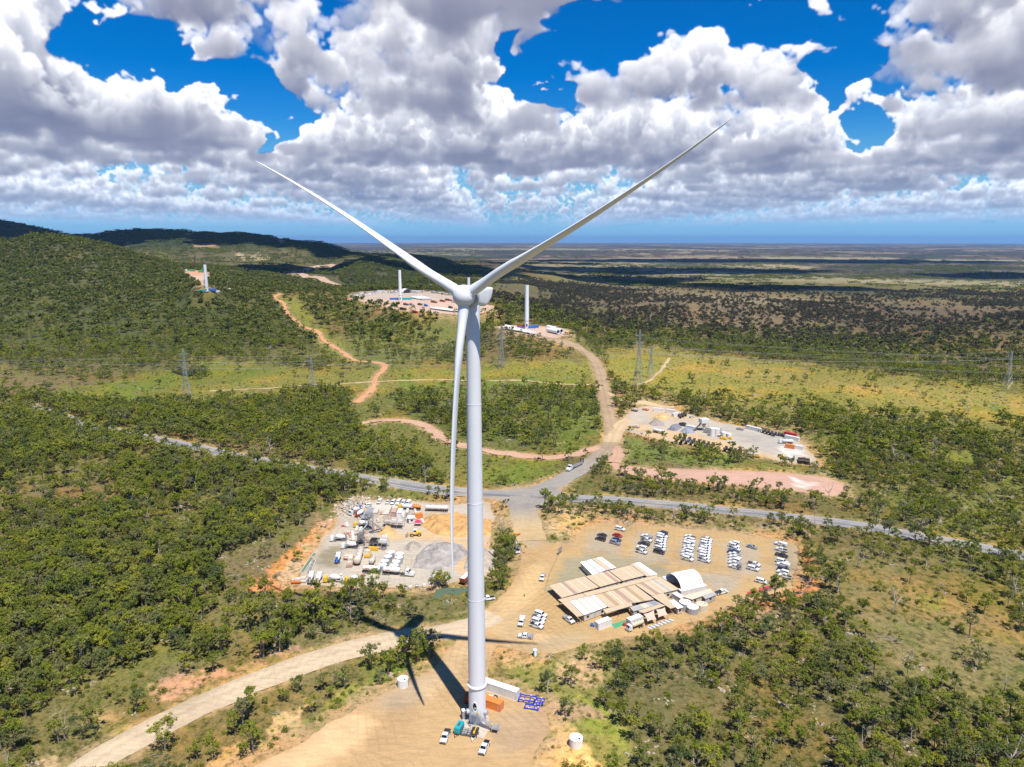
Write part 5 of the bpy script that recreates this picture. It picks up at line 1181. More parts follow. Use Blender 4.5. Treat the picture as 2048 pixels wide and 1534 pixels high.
def cab(t, x, paint, conv=False, stripe=None, wh=.5):
    """a truck cab whose front is at x; returns nothing"""
    mb = MB()
    if conv: prof = [(x-4.0, .75), (x-4.0, 2.9), (x-3.6, 3.3), (x-2.3, 3.2), (x-1.75, 2.05), (x-.25, 1.85), (x, 1.5), (x, .55)]; ws = [(x-1.80, 2.12), (x-2.26, 3.08)]; gl = [[(x-3.2, 2.0), (x-3.2, 2.85), (x-2.35, 2.85), (x-2.0, 2.0)]]
    else: prof = [(x-2.0, .8), (x-2.0, 2.75), (x-1.7, 2.95), (x-.45, 2.9), (x-.08, 1.75), (x, 1.6), (x, .6)]; ws = [(x-.10, 1.82), (x-.43, 2.72)]; gl = [[(x-1.5, 1.8), (x-1.5, 2.55), (x-.62, 2.55), (x-.36, 1.8)]]
    mb.prism(prof, -1.2, 1.2, .10, 1.8); c = mb.build('cab', MAT[paint], t, bevel=.06)
    mb = MB(); side_glass(mb, gl, lambda z: 1.105); (x0, z0), (x1, z1) = ws; mb.add([(x0+.06, -1.0, z0), (x0+.06, 1.0, z0), (x1+.05, .98, z1), (x1+.05, -.98, z1)], [(0, 1, 2, 3)]); mb.build('windscreen', MAT['glass_dark'], c)
    for s in (1, -1):
        mb = MB(); mb.cbox((x-.5 if not conv else x-2.0, s*1.38, 2.2), (.1, .22, .55)); mb.build('side_mirror', MAT['dark_steel'], c)
        mb = MB(); mb.cbox((x+.02, s*.85, .9), (.08, .4, .26)); mb.build('headlight', MAT['lamp_glass'], c)
    mb = MB(); mb.cbox((x+.08, 0, .62), (.2, 2.4, .35)); mb.build('bumper', MAT[stripe or 'steel'], t)
def chassis(t, x0, x1, axles, w=2.3, r=.5, z=.95):
    mb = MB(); mb.box(x0, x1, -.45, -.3, z-.15, z+.1); mb.box(x0, x1, .3, .45, z-.15, z+.1)
    k = x0+.3
    while k < x1: mb.box(k, k+.12, -.3, .3, z-.1, z+.05); k += 1.3
    mb.build('chassis', MAT['dark_steel'], t)
    for i, a in enumerate(axles):
        for s in (1, -1): wheel(t, a, s*(w/2-.2), r, .28, dual=a < x1-2.2)
def make_mixer(paint, frame, label, group):
    t = empty('concrete_mixer_truck', label, 'mixer truck', (0, 0, 0), 0, group)
    chassis(t, -4.2, 4.2, [3.3, 1.9, -1.9, -3.2]); cab(t, 4.6, paint)
    M = Matrix.Translation((-.9, 0, 2.45)) @ Matrix.Rotation(R(-101), 4, 'Y'); mb = MB()
    mb.lathe([(.35, -2.35), (.75, -2.2), (1.22, -1.2), (1.28, -.2), (1.15, .8), (.72, 2.1), (.55, 2.5)], 24, M); mb.build('drum', MAT['car_white'], t, smooth=True)
    mb = MB(); mb.prism([(-3.9, 1.0), (-3.9, 2.6), (-3.5, 2.9), (-3.2, 2.6), (-3.2, 1.0)], -.5, .5); mb.bar((1.1, .5, 1.0), (1.1, .35, 2.3), .1); mb.bar((1.1, -.5, 1.0), (1.1, -.35, 2.3), .1); mb.build('drum_frame', MAT[frame], t)
    mb = MB(); mb.lathe([(.3, 0), (.75, .8)], 12, trans(-3.75, 0, 2.9), closed=False); mb.bar((-3.9, 0, 2.4), (-4.7, .3, 1.3), .22, 6); mb.build('hopper', MAT[frame], t)
    mb = MB(); mb.cbox((1.9, 0, 1.5), (.7, 2.0, .9)); mb.build('water_tank', MAT['steel'], t)
    for s in (1, -1): mb = MB(); mb.box(-3.9, -1.2, s*1.2-.15, s*1.2+.15, 1.06, 1.14); mb.build('mudguard', MAT[frame], t)
    return t
MIXP = {}
def place(t, p, q, label=None, group=None, key=None, z=None):
    a = at(*p); b = at_z(p[0]+q[0], p[1]+q[1], a.z); rz = math.atan2(b.y-a.y, b.x-a.x); t.location = (a.x, a.y, a.z+.06+math.hypot(a.x, a.y)*.0003); t.rotation_euler = (0, 0, rz); return t
def mixer(paint, frame, p, q, label):
    g = 'concrete mixer trucks around the batching plant'; k = (paint, frame)
    if k not in MIXP: MIXP[k] = make_mixer(paint, frame, label, g); MIXP[k].scale = (.88,)*3; return place(MIXP[k], p, q)
    c = copy_tree(MIXP[k], (0, 0, 0), 0, label, g); return place(c, p, q)
def tank_body(t, x0, x1, r, z, paint, name='tank', hop=False):
    M = Matrix.Translation((x0, 0, z)) @ Matrix.Rotation(R(90), 4, 'Y'); L = x1-x0; mb = MB()
    mb.lathe([(r*.45, 0), (r*.85, .25), (r, .6), (r, L-.6), (r*.85, L-.25), (r*.45, L)], 24, M); o = mb.build(name, MAT[paint], t, smooth=True)
    mb = MB()
    for k in range(3): mb.lathe([(.3, 0), (.3, .18)], 12, trans(x0+L*(k+1)/4, 0, z+r-.05))
    mb.box(x0+.8, x1-.8, r*.35, r*.35+.06, z+r*.95, z+r*1.06); mb.build('manhole_covers', MAT['steel'], o)
    return o
def make_roadtrain(label):
    t = empty('tanker_road_train', label, 'tanker truck')
    chassis(t, 5.2, 11.6, [10.9, 7.6, 6.3], r=.52); cab(t, 12.0, 'car_white', conv=True)
    for x0, x1, ax in ((-2.6, 5.8, [-.9, .4, -2.1]), (-12.3, -3.6, [-11.2, -10.0, -8.8])):
        chassis(t, x0, x1, ax, r=.5, z=1.05); o = tank_body(t, x0+.2, x1-.3, 1.15, 2.55, 'car_white')
        mb = MB(); mb.lathe([(1.0, 1.0), (.25, 0)], 16, trans((x0+x1)/2-1.6, 0, 1.0)); mb.lathe([(1.0, 1.0), (.25, 0)], 16, trans((x0+x1)/2+1.6, 0, 1.0)); mb.build('discharge_cones', MAT['car_white'], o)
        mb = MB()
        for s in (1, -1): mb.cbox((x0+2.7, s*1.158, 2.55), (1.9, .02, .42))
        mb.build('side_panel', MAT['orange'], o)
    for s in (1, -1):
        mb = MB(); mb.bar((7.9, s*1.0, 1.2), (7.9, s*1.0, 3.6), .09, 8); mb.build('exhaust_stack', MAT['steel'], t)
    return t
def make_tanker(label, cabp, tankp, two=False, frame='dark_steel', cat='tanker truck'):
    t = empty('tanker_truck', label, cat); chassis(t, -4.6, 4.4, [3.6, -1.8, -3.2]); cab(t, 4.8, cabp); tank_body(t, -4.5, 2.4, 1.05, 2.2, tankp); return t
def container(t_label, L, paint, name='shipping_container', cat='container', group=None, h=2.6, w=2.44, doors=True):
    t = empty(name, t_label, cat, (0, 0, 0), 0, group); mb = MB(); n = int(L/.28); m = MAT[paint]
    ring = []
    for i in range(n):      # corrugated long walls
        x = -L/2+.12+(L-.24)*i/n; o = w/2-.03 if i % 2 else w/2-.08; ring += [(x, o), (x+(L-.24)/n*.72, o)]
    top = ring+[(-a, -b) for a, b in ring]; k = len(top)
    mb.add([(x, y, .14) for x, y in top]+[(x, y, h-.10) for x, y in top], [(i, (i+1) % k, (i+1) % k+k, i+k) for i in range(k)])
    mb.build('side_wall', m, t)
    mb = MB(); mb.box(-L/2+.06, L/2-.06, -w/2+.06, w/2-.06, h-.11, h-.03); mb.build('roof', m, t)
    mb = MB()
    for x in (-L/2+.07, L/2-.07):
        for y in (-w/2+.07, w/2-.07): mb.box(x-.07, x+.07, y-.07, y+.07, 0, h)
    for y in (-w/2+.06, w/2-.06): mb.box(-L/2+.14, L/2-.14, y-.055, y+.055, 0.001, .16); mb.box(-L/2+.14, L/2-.14, y-.055, y+.055, h-.13, h-.001)
    for x in (-L/2+.06, L/2-.06): mb.box(x-.055, x+.055, -w/2+.14, w/2-.14, 0.001, .16); mb.box(x-.055, x+.055, -w/2+.14, w/2-.14, h-.13, h-.001)
    mb.build('frame', m, t)
    for s in (-1, 1):
        mb = MB(); mb.box(L/2-.08, L/2-.03, min(s*.02, s*(w/2-.14)), max(s*.02, s*(w/2-.14)), .17, h-.14); d = mb.build('door', m, t)
        mb = MB(); mb.bar((L/2-.01, s*.35, .2), (L/2-.01, s*.35, h-.2), .025, 6); mb.bar((L/2-.01, s*.85, .2), (L/2-.01, s*.85, h-.2), .025, 6); mb.build('locking_bars', MAT['galvanised'], d)
    return t
def text_on(t, body, size, loc, rot, mat, name='lettering'):
    c = bpy.data.curves.new(name, 'FONT'); c.body = body; c.size = size; c.extrude = .004; c.align_x = 'CENTER'; c.align_y = 'CENTER'
    o = bpy.data.objects.new(name, c); COL.objects.link(o); dg = bpy.context.evaluated_depsgraph_get(); me = bpy.data.meshes.new_from_object(o.evaluated_get(dg)); bpy.data.objects.remove(o)
    me.materials.clear(); me.materials.append(MAT[mat]); o = bpy.data.objects.new(name, me); COL.objects.link(o); reg(o, t); o.location = loc; o.rotation_euler = rot; return o
# ------------------------------------------------------------------ around the foot of the turbine
def face(a, b):
    return math.atan2(b.y-a.y, b.x-a.x)
def foot():
    # concrete base slab and round plinth
    t = empty('foundation', 'pale round concrete plinth and square slab at the foot of the turbine tower', 'foundation', TB)
    mb = MB(); mb.lathe([(3.3, -.2), (3.3, .28), (2.9, .34)], 40); mb.build('plinth', MAT['concrete'], t, smooth=True)
    mb = MB(); mb.T = rotz(R(-24)); mb.box(-3.6, 5.0, -6.4, -1.2, -.1, .16); mb.build('slab', MAT['concrete'], t)
    # stair up to the tower door, with landing, rails and braces
    s = empty('tower_stair', 'galvanised steel stair and landing climbing to the oval door of the turbine tower', 'stairs', TB+Vector((0, 0, 0)))
    da = R(-104); d = Vector((math.cos(da), math.sin(da), 0)); sd = Vector((-d.y, d.x, 0)); P = d*2.45
    q = lambda a, b, z: tuple(d*(2.45+a)+sd*b+Vector((0, 0, z)))
    mb = MB()
    def slab(p, ex, ey, z, th=.06):
        mb.add([q(p[0], p[1], z), q(p[0]+ex, p[1], z), q(p[0]+ex, p[1]+ey, z), q(p[0], p[1]+ey, z), q(p[0], p[1], z+th), q(p[0]+ex, p[1], z+th), q(p[0]+ex, p[1]+ey, z+th), q(p[0], p[1]+ey, z+th)], [(0, 3, 2, 1), (4, 5, 6, 7), (0, 1, 5, 4), (1, 2, 6, 5), (2, 3, 7, 6), (3, 0, 4, 7)])
    slab((.02, -.9), 1.5, 1.9, 4.3); mb.build('landing', MAT['galvanised'], s)
    mb = MB(); n = 15
    for i in range(n): f = i/n; slab((.25, 1.05+4.3*f), .95, .30, 4.15-3.2*f, .05)
    mb.build('treads', MAT['galvanised'], s)
    for a in (.2, 1.25):
        mb = MB(); mb.bar(q(a, .9, 4.2), q(a, 5.5, .75), .09, 4); mb.build('stringer', MAT['galvanised'], s)
    for a in (.2, 1.25):
        mb = MB(); mb.bar(q(a, .9, 5.35), q(a, 5.5, 1.85), .04, 5); mb.bar(q(a, .9, 4.8), q(a, 5.5, 1.3), .03, 5)
        for i in range(6): f = i/5; mb.bar(q(a, .9+4.6*f, 4.2-3.45*f), q(a, .9+4.6*f, 5.35-3.5*f), .03, 5)
        mb.build('handrail', MAT['galvanised'], s)
    mb = MB()
    for z in (4.85, 5.4): mb.bar(q(1.5, -.9, z), q(1.5, 1.0, z), .035, 5); mb.bar(q(.05, -.9, z), q(1.5, -.9, z), .035, 5)
    for a, b in ((1.5, -.9), (1.5, .05), (1.5, 1.0), (.1, -.9)): mb.bar(q(a, b, 4.3), q(a, b, 5.42), .035, 5)
    mb.build('landing_rail', MAT['galvanised'], s)
    for a, b in ((.15, -.85), (1.45, -.85), (1.45, .95)):
        mb = MB(); mb.bar(q(a, b, 0), q(a, b, 4.3), .07, 4); mb.build('post', MAT['galvanised'], s)
    mb = MB()
    for z in (1.0, 2.2, 3.4): mb.bar(q(1.45, -.85, z), q(1.45, .95, z+.8), .035, 4); mb.bar(q(.15, -.85, z), q(1.45, -.85, z+.8), .035, 4)
    mb.build('bracing', MAT['galvanised'], s)
    slabm = MB(); mb = slabm; slab((.1, 5.3), 2.2, 2.0, 1.55); mb.build('lower_landing', MAT['galvanised'], s)
    mb = MB()
    for a, b in ((.15, 5.4), (2.2, 5.4), (2.2, 7.2), (.15, 7.2)): mb.bar(q(a, b, 0), q(a, b, 2.6), .06, 4)
    for z in (2.1, 2.6): mb.bar(q(.15, 7.2, z), q(2.2, 7.2, z), .035, 4); mb.bar(q(2.2, 5.4, z), q(2.2, 7.2, z), .035, 4)
    for i in range(5): f = i/4; mb.bar(q(.15+2.05*f, 7.2, .2), q(2.2-2.05*f, 7.2, 1.5), .03, 4)
    mb.build('lower_frame', MAT['galvanised'], s)
    for a, b, r_ in ((q(.2, 5.5, .75), q(2.6, 5.2, .2), .12), (q(.7, 1.0, 4.7), q(.9, 1.3, 4.7), .28), (q(.7, 5.2, 1.9), q(.9, 5.5, 1.9), .28)): mb = MB(); mb.bar(a, b, r_, 6); mb.build('yellow_guard', MAT['yellow'], s)
    # cooling unit standing left of the stair
    c = empty('cooler_unit', 'tall white and black slatted cooler standing against the left foot of the tower', 'cooler', at_z(927, 1438, 0), R(20)); mb = MB(); mb.box(-.5, .5, -.6, .6, .1, 3.0); mb.build('case', MAT['white_paint'], c, bevel=.04)
    mb = MB(); [mb.box(-.55, .55, -.63, .63, .5+.42*k, .7+.42*k) for k in range(6)]; mb.build('louvres', MAT['dark_steel'], c)
    # teal generator trailer
    a = at_z(918, 1464, 0); b = at_z(927, 1450, 0); g = empty('generator_trailer', 'teal box generator on a trailer beside the tower foot', 'generator', a, face(a, b)+math.pi)
    mb = MB(); mb.box(-1.9, 1.6, -.85, .85, .75, 2.35); mb.build('canopy', MAT['teal'], g, bevel=.08)
    mb = MB(); [mb.box(-1.3+.9*k, -.7+.9*k, -.87, .87, 1.1, 1.9) for k in range(3)]; mb.box(-1.0, .6, -.3, .3, 2.35, 2.4); mb.build('vent_panels', MAT['dark_steel'], g)
    mb = MB(); mb.box(-2.0, 1.7, -.8, .8, .6, .75); mb.bar((1.6, .6, .65), (3.0, 0, .6), .06); mb.bar((1.6, -.6, .65), (3.0, 0, .6), .06); mb.bar((2.9, 0, .0), (2.9, 0, .8), .05); mb.build('drawbar', MAT['dark_steel'], g)
    for y in (.95, -.95): wheel(g, -.3, y, .36)
    # grey cage of steel pallets
    a = at_z(935, 1468, 0); c = empty('steel_stillage', 'low grey steel cage of parts on the slab in front of the stair', 'stillage', a, R(-12)); mb = MB()
    for x in (-1.7, 0, 1.7): mb.box(x-.05, x+.05, -1.1, 1.1, .1, .9)
    for y in (-1.1, 1.1): [mb.box(-1.7, 1.7, y-.04, y+.04, z, z+.08) for z in (.1, .45, .85)]
    mb.build('frame', MAT['dark_steel'], c); mb = MB()
    for i in range(4):
        for j in range(2): mb.box(-1.5+.8*i, -.85+.8*i, -.9+.95*j, -.15+.95*j, .18, .55+.1*((i+j) % 2))
    mb.build('parts_inside', MAT['galvanised'], c)
    # black trailer with a folded yellow boom
    a = at_z(949, 1470, 0); b = at_z(942, 1492, 0); c = empty('boom_trailer', 'black trailer carrying a folded yellow boom, nose towards the camera', 'trailer', a, face(a, b)); mb = MB()
    mb.prism([(-2.0, .55), (-2.0, 1.1), (1.3, 1.1), (1.6, .8), (1.3, .55)], -.95, .95); mb.build('body', MAT['cable_black'], c, bevel=.05)
    mb = MB(); mb.bar((-1.6, .2, 1.3), (1.0, .1, 1.55), .14); mb.cbox((.9, .1, 1.5), (.6, .5, .5)); mb.cbox((-1.5, .2, 1.35), (.4, .4, .5)); mb.build('boom', MAT['yellow'], c)
    mb = MB(); mb.bar((1.3, .7, .6), (3.2, 0, .55), .07); mb.bar((1.3, -.7, .6), (3.2, 0, .55), .07); mb.cbox((2.6, 0, .75), (.5, .35, .3)); mb.build('drawbar', MAT['white_paint'], c)
    for y in (1.0, -1.0): wheel(c, -.4, y, .34)
    # the two utes
    car('ute', 'car_white', 'black', (891, 1477), (-7, 17), 'white ute with a black covered tray, left of the teal generator', 'white utes parked by the turbine foot', z=0)
    car('ute', 'car_white', 'tub', (969, 1499), (-7, 15), 'white ute with an open black tub, nearest to the bottom edge of the photo', 'white utes parked by the turbine foot', z=0)
    # containers; corner pixels on the ground give the heading
    def cont(L, paint, near_l, near_r, label, h=2.6, end='r'):
        a = at_z(*near_l, 0); b = at_z(*near_r, 0); ang = face(a, b); u = Vector((math.cos(ang), math.sin(ang), 0)); v = Vector((-u.y, u.x, 0)); c = (b-u*L/2 if end == 'r' else a+u*L/2)+v*1.22
        t = container(label, L, paint, h=h); t.location = (c.x, c.y, .05); t.rotation_euler = (0, 0, ang); return t
    w = cont(12.19, 'container_white', (976, 1384), (1032, 1403), 'long weathered white shipping container behind the tower foot', 2.9); text_on(w, 'ALEX', .62, (-4.2, -1.225, 2.35), (R(90), 0, 0), 'container_red')
    o = cont(6.06, 'container_orange', (974, 1417), (1000, 1426), 'short orange shipping container right of the tower foot'); [MB().box(2.2+.25*(k % 2), 2.36+.25*(k % 2), -1.235, -1.222, .55+.22*k, .68+.22*k).build('code_mark', MAT['white_paint'], o) for k in range(8)]
    k = cont(6.06, 'container_brown', (928, 1408), (954, 1412), 'dark brown shipping container half hidden behind the left of the tower', end='l'); text_on(k, 'I SA', .62, (-1.6, -1.225, 1.7), (R(90), 0, 0), 'white_paint')
    # pump with a wheel between the containers
    a = at_z(984, 1398, 0); c = empty('pump_set', 'small white pump set with a black hose wheel between the white and orange containers', 'pump', a, R(-20)); mb = MB(); mb.box(-1.2, .5, -.5, .5, .3, 1.0); mb.build('case', MAT['white_paint'], c, bevel=.05)
    mb = MB(); mb.lathe([(.75, -.15), (.75, .15)], 20, trans(1.1, 0, .75) @ Matrix.Rotation(R(70), 4, 'X')); hw = mb.build('hose_wheel', MAT['rubber'], c, smooth=True); mb = MB(); mb.lathe([(.4, -.17), (.4, .17)], 16, trans(1.1, 0, .75) @ Matrix.Rotation(R(70), 4, 'X')); mb.build('hub', MAT['white_paint'], hw)
    # blue transport frames
    def frame(p, ang, lab, L=4.6, Wd=2.3, z=0.0, low=False):
        a = at_z(*p, 0); t = empty('transport_frame', lab, 'steel frame', (a.x, a.y, z+.05), ang, 'blue transport frames by the white container'); hh = .5 if low else 1.1
        for y in (-Wd/2, Wd/2): mb = MB(); mb.box(-L/2, L/2, y-.12, y+.12, hh-.3, hh); mb.build('rail', MAT['blue_frame'], t)
        for x in (-L/2+.2, -L/6, L/6, L/2-.2): mb = MB(); mb.box(x-.13, x+.13, -Wd/2+.12, Wd/2-.12, hh-.28, hh-.03); mb.build('cross_beam', MAT['blue_frame'], t)
        for x in (-L/2+.2, L/2-.2):
            for y in (-Wd/2, Wd/2): mb = MB(); mb.box(x-.16, x+.16, y-.17, y+.17, 0, hh+.35); mb.build('corner_post', MAT['blue_frame'], t)
        for x, y in ((-L/6, -Wd/2), (L/6, Wd/2), (L/2-.3, 0)): mb = MB(); mb.cbox((x, y, hh+.12), (.35, .3, .18)); mb.build('pad', MAT['white_paint'], t)
    frame((1055, 1402), R(-14), 'rear raised blue steel transport frame beside the white container', 5.2, 2.4)
    frame((1064, 1416), R(-14), 'low blue steel ladder-shaped frame, the nearest of the blue frames', 4.4, 1.9, low=True)
    frame((1078, 1407), R(-14), 'short blue steel transport frame at the right end of the stack of frames', 3.0, 2.0)
    # water tanks
    def tank(p, r, h, lab, paint='container_white'):
        a = at(*p); AVOID.append((a.x, a.y, 5.5)); t = empty('water_tank', lab, 'water tank', (a.x, a.y, a.z), 0, 'corrugated water tanks'); mb = MB(); prof = []
        n = int(h/.09)
        for i in range(n): prof.append((r+(.03 if i % 2 else 0), h*i/n))
        mb.lathe(prof+[(r, h)], 36, closed=False); mb.build('wall', MAT[paint], t)
        mb = MB(); mb.lathe([(r+.06, h-.05), (r+.06, h+.03), (r*.5, h+.16), (.02, h+.22)], 36); rf = mb.build('roof', MAT['roof_white'], t, smooth=True)
        mb = MB(); mb.lathe([(.28, 0), (.28, .14)], 12, trans(r*.45, -r*.45, h+.14)); mb.build('hatch', MAT['cable_black'], rf)
        mb = MB()
        for k in range(7): a_ = k*math.pi/3.5; mb.bar((.1*math.cos(a_), .1*math.sin(a_), h+.24), (r*math.cos(a_), r*math.sin(a_), h+.06), .03, 4)
        mb.build('roof_ribs', MAT['galvanised'], rf)
        mb = MB(); mb.bar((r+.1, 0, .15), (r+.1, 0, h-.2), .05, 6); mb.build('pipe', MAT['cable_black'], t); return t
    tank((806, 1372), 1.65, 2.6, 'pale round water tank at the left edge of the turbine pad, behind the blade shadow'); tank((1152, 1490), 1.78, 2.4, 'white round water tank on the bank right of the turbine pad', 'container_white')
    a = at_z(1070, 1312, 0); t = empty('portable_toilet', 'pale blue portable toilet at the edge of the yard below the parked utes', 'portable toilet', a, R(15)); mb = MB(); mb.box(-.6, .6, -.6, .6, .1, 2.2); mb.build('cabin', MAT['teal'], t, bevel=.05)
    mb = MB(); mb.prism([(-.66, 2.2), (-.66, 2.28), (0, 2.42), (.66, 2.28), (.66, 2.2)], -.66, .66); mb.build('roof', MAT['white_paint'], t); mb = MB(); mb.box(-.38, .38, -.63, -.605, .2, 2.1); mb.build('door', MAT['roof_white'], t)
    a = at(881, 1276); t = empty('survey_station', 'small black and white cabinet on the little bare square beside the road', 'cabinet', a, R(10)); mb = MB(); mb.box(-.7, -.1, -.4, .4, 0, 1.2); mb.build('cabinet', MAT['cable_black'], t); mb = MB(); mb.box(.15, .75, -.4, .4, 0, 1.2); mb.build('second_cabinet', MAT['cable_black'], t); mb = MB(); mb.box(-.75, .8, -.45, .45, 1.2, 1.28); mb.build('lid', MAT['galvanised'], t)
foot()
def person(p, lab, z=0.0):
    a = at_z(*p, z); t = tag(bpy.data.objects.new('person', bpy.data.meshes.new('person')), lab, 'person'); me = t.data
    J = {'pel': (0, 0, .95, .15), 'ch': (0, 0, 1.35, .17), 'nk': (0, 0, 1.52, .07), 'hd': (.01, 0, 1.66, .11), 'ls': (0, .19, 1.42, .07), 'le': (.04, .25, 1.15, .05), 'lh': (.12, .25, .9, .035), 'rs': (0, -.19, 1.42, .07), 're': (-.05, -.25, 1.15, .05), 'rh': (-.04, -.25, .88, .035),
         'lk': (.12, .10, .5, .075), 'la': (.10, .10, .08, .05), 'lf': (.26, .10, .04, .045), 'rk': (.02, -.10, .5, .075), 'ra': (-.18, -.10, .08, .05), 'rf': (-.03, -.10, .04, .045)}
    names = list(J); E_ = [('pel', 'ch'), ('ch', 'nk'), ('nk', 'hd'), ('ch', 'ls'), ('ls', 'le'), ('le', 'lh'), ('ch', 'rs'), ('rs', 're'), ('re', 'rh'), ('pel', 'lk'), ('lk', 'la'), ('la', 'lf'), ('pel', 'rk'), ('rk', 'ra'), ('ra', 'rf')]
    me.from_pydata([J[n][:3] for n in names], [(names.index(x), names.index(y)) for x, y in E_], []); me.materials.append(MAT['trouser']); COL.objects.link(t)
    sk = t.modifiers.new('skin', 'SKIN'); t.modifiers.new('sub', 'SUBSURF').levels = 1; t.modifiers['sub'].render_levels = 1
    for i, n in enumerate(names): me.skin_vertices[0].data[i].radius = (J[n][3],)*2
    me.skin_vertices[0].data[0].use_root = True
    t.location = (a.x, a.y, z+.05); t.rotation_euler = (0, 0, R(-70))
    mb = MB(); mb.lathe([(.20, 0), (.22, .25), (.21, .5), (.12, .55)], 12, trans(0, 0, 1.0)); mb.build('vest', MAT['hi_vis'], t, smooth=True); mb = MB(); mb.lathe([(.14, 0), (.13, .06), (.07, .13)], 12, trans(.01, 0, 1.70)); mb.build('hard_hat', MAT['white_paint'], t, smooth=True)
person((1049, 1193), 'person in dark trousers and yellow vest walking on the dirt yard')
# ------------------------------------------------------------------ the site compound
def quad(pts, z): return [at_z(x, y, z) for x, y in pts]
def hut(pts, h, roof, label, group='portable site buildings', walls='hut_wall', stripes=None, winds=True, open_side=False, name='site_building', thick=.12, posts=False, zb=0.0, over=.0):
    """a flat-roofed module; pts = photo pixels of the roof corners: far-left, far-right, near-right, near-left"""
    Q = quad(pts, h); c = sum(Q, Vector())/4; u = ((Q[1]-Q[0])+(Q[2]-Q[3])); L = u.length/2; u.normalize(); v = Vector((-u.y, u.x, 0)); w = abs((Q[0]-Q[3]).dot(v)+(Q[1]-Q[2]).dot(v))/2
    ang = math.atan2(u.y, u.x); t = empty(name, label, 'building', (c.x, c.y, zb), ang, group); sk = (Q[0]-Q[3]).dot(u)/2
    # roof follows the (slightly skewed) outline exactly
    def loc(q): d = q-c; return (d.dot(u), d.dot(v))
    K = [loc(q) for q in Q]; mb = MB(); n = 4; H = h-zb
    mb.add([(x, y, H-thick) for x, y in K]+[(x, y, H) for x, y in K], [(0, 1, 2, 3), (7, 6, 5, 4)]+[((i+1) % 4, i, i+4, (i+1) % 4+4) for i in range(4)]); rf = mb.build('roof', MAT[roof], t)
    lerp = lambda a, b, f: (a[0]+(b[0]-a[0])*f, a[1]+(b[1]-a[1])*f)
    if stripes:   # translucent or repainted sheets of other colours running across the roof
        along, items = stripes
        for f0, f1, mt in items:
            if along == 'u': e = [lerp(K[0], K[1], f0), lerp(K[0], K[1], f1), lerp(K[3], K[2], f1), lerp(K[3], K[2], f0)]
            else: e = [lerp(K[0], K[3], f0), lerp(K[1], K[2], f0), lerp(K[1], K[2], f1), lerp(K[0], K[3], f1)]
            mb = MB(); mb.add([(x, y, H+.012) for x, y in e], [(3, 2, 1, 0)]); mb.build('roof_sheet', MAT[mt], rf)
    mb = MB(); nr = max(3, int(L/1.1))     # standing seams
    for i in range(1, nr):
        a = lerp(K[0], K[1], i/nr); b = lerp(K[3], K[2], i/nr); mb.bar((a[0], a[1], H+.02), (b[0], b[1], H+.02), .025, 4)
    mb.build('roof_seams', MAT[roof], rf)
    ins = .35+over
    I = [(x*(1-ins/(L/2)), y*(1-ins/(w/2))) for x, y in K]
    if not posts:
        mb = MB(); mb.add([(x, y, .35) for x, y in I]+[(x, y, H-thick) for x, y in I], [((i+1) % 4, i, i+4, (i+1) % 4+4)[::1] for i in range(4)]+[(0, 1, 2, 3)]); wl = mb.build('wall', MAT[walls], t)
        mb = MB()
        for i in range(5):
            for y_ in (I[0][1]*.8, I[3][1]*.8): x_ = I[3][0]+(I[2][0]-I[3][0])*(i+.5)/5; mb.box(x_-.12, x_+.12, y_-.12, y_+.12, -.3, .36)
        mb.build('stumps', MAT['dark_steel'], t)
        if winds:
            for (a, b, outw) in ((I[3], I[2], -1), (I[0], I[3], -2)):
                LL = math.hypot(b[0]-a[0], b[1]-a[1]); k = max(1, int(LL/3.0))
                for i in range(k):
                    f = (i+.5)/k; px_, py_ = lerp(a, b, f); dx, dy = (b[0]-a[0])/LL, (b[1]-a[1])/LL; nx_, ny_ = dy, -dx; door = (i % 3 == 1)
                    z0, z1, hw = (.45, 2.35, .42) if door else (1.2, 2.1, .55)
                    vs = [(px_+dx*s*hw+nx_*.03, py_+dy*s*hw+ny_*.03, z) for s, z in ((-1, z0), (1, z0), (1, z1), (-1, z1))]; mb = MB(); mb.add(vs, [(0, 1, 2, 3)]); wo = mb.build('door' if door else 'window', MAT['glass_dark' if not door else 'roof_grey'], wl)
    else:
        for i in range(4):
            for f in (0, .5): x_, y_ = lerp(I[i], I[(i+1) % 4], f); mb = MB(); mb.box(x_-.06, x_+.06, y_-.06, y_+.06, 0, H-thick); mb.build('post', MAT['dark_steel'], t)
    return t
Hh = 3.1
hut([(1160, 1124), (1183, 1118.5), (1212, 1140), (1185, 1150)], Hh, 'roof_white', 'detached white-roofed site hut with windows, at the upper left of the compound', stripes=('u', [(.44, .56, 'roof_grey')]))
hut([(1183.5, 1117.5), (1203, 1113.5), (1232.5, 1135), (1213, 1140.3)], Hh, 'roof_white', 'detached site hut with a tan and white roof, beside the white-roofed hut', stripes=('u', [(0, .5, 'roof_tan')]))
hut([(1097.6, 1171), (1169, 1152.8), (1198, 1174), (1123.6, 1195.6)], Hh, 'roof_tan', 'wide tan-roofed site building at the left end of the compound', stripes=('u', [(.27, .30, 'roof_cream'), (.50, .53, 'roof_cream'), (.73, .77, 'roof_cream'), (.33, .42, 'roof_red')]), over=1.4)
hut([(1171, 1152.6), (1216, 1141.6), (1243, 1162), (1200, 1173.6)], Hh, 'roof_tan', 'tan-roofed site building, second from the left in the rear row', stripes=('u', [(.30, .35, 'roof_cream'), (.62, .68, 'roof_cream'), (.76, .88, 'roof_red')]))
hut([(1218, 1141.2), (1262, 1130), (1289.5, 1150.6), (1245, 1161.6)], Hh, 'roof_tan', 'tan-roofed site building, third from the left in the rear row', stripes=('u', [(.5, .55, 'roof_cream'), (.75, .79, 'roof_cream')]))
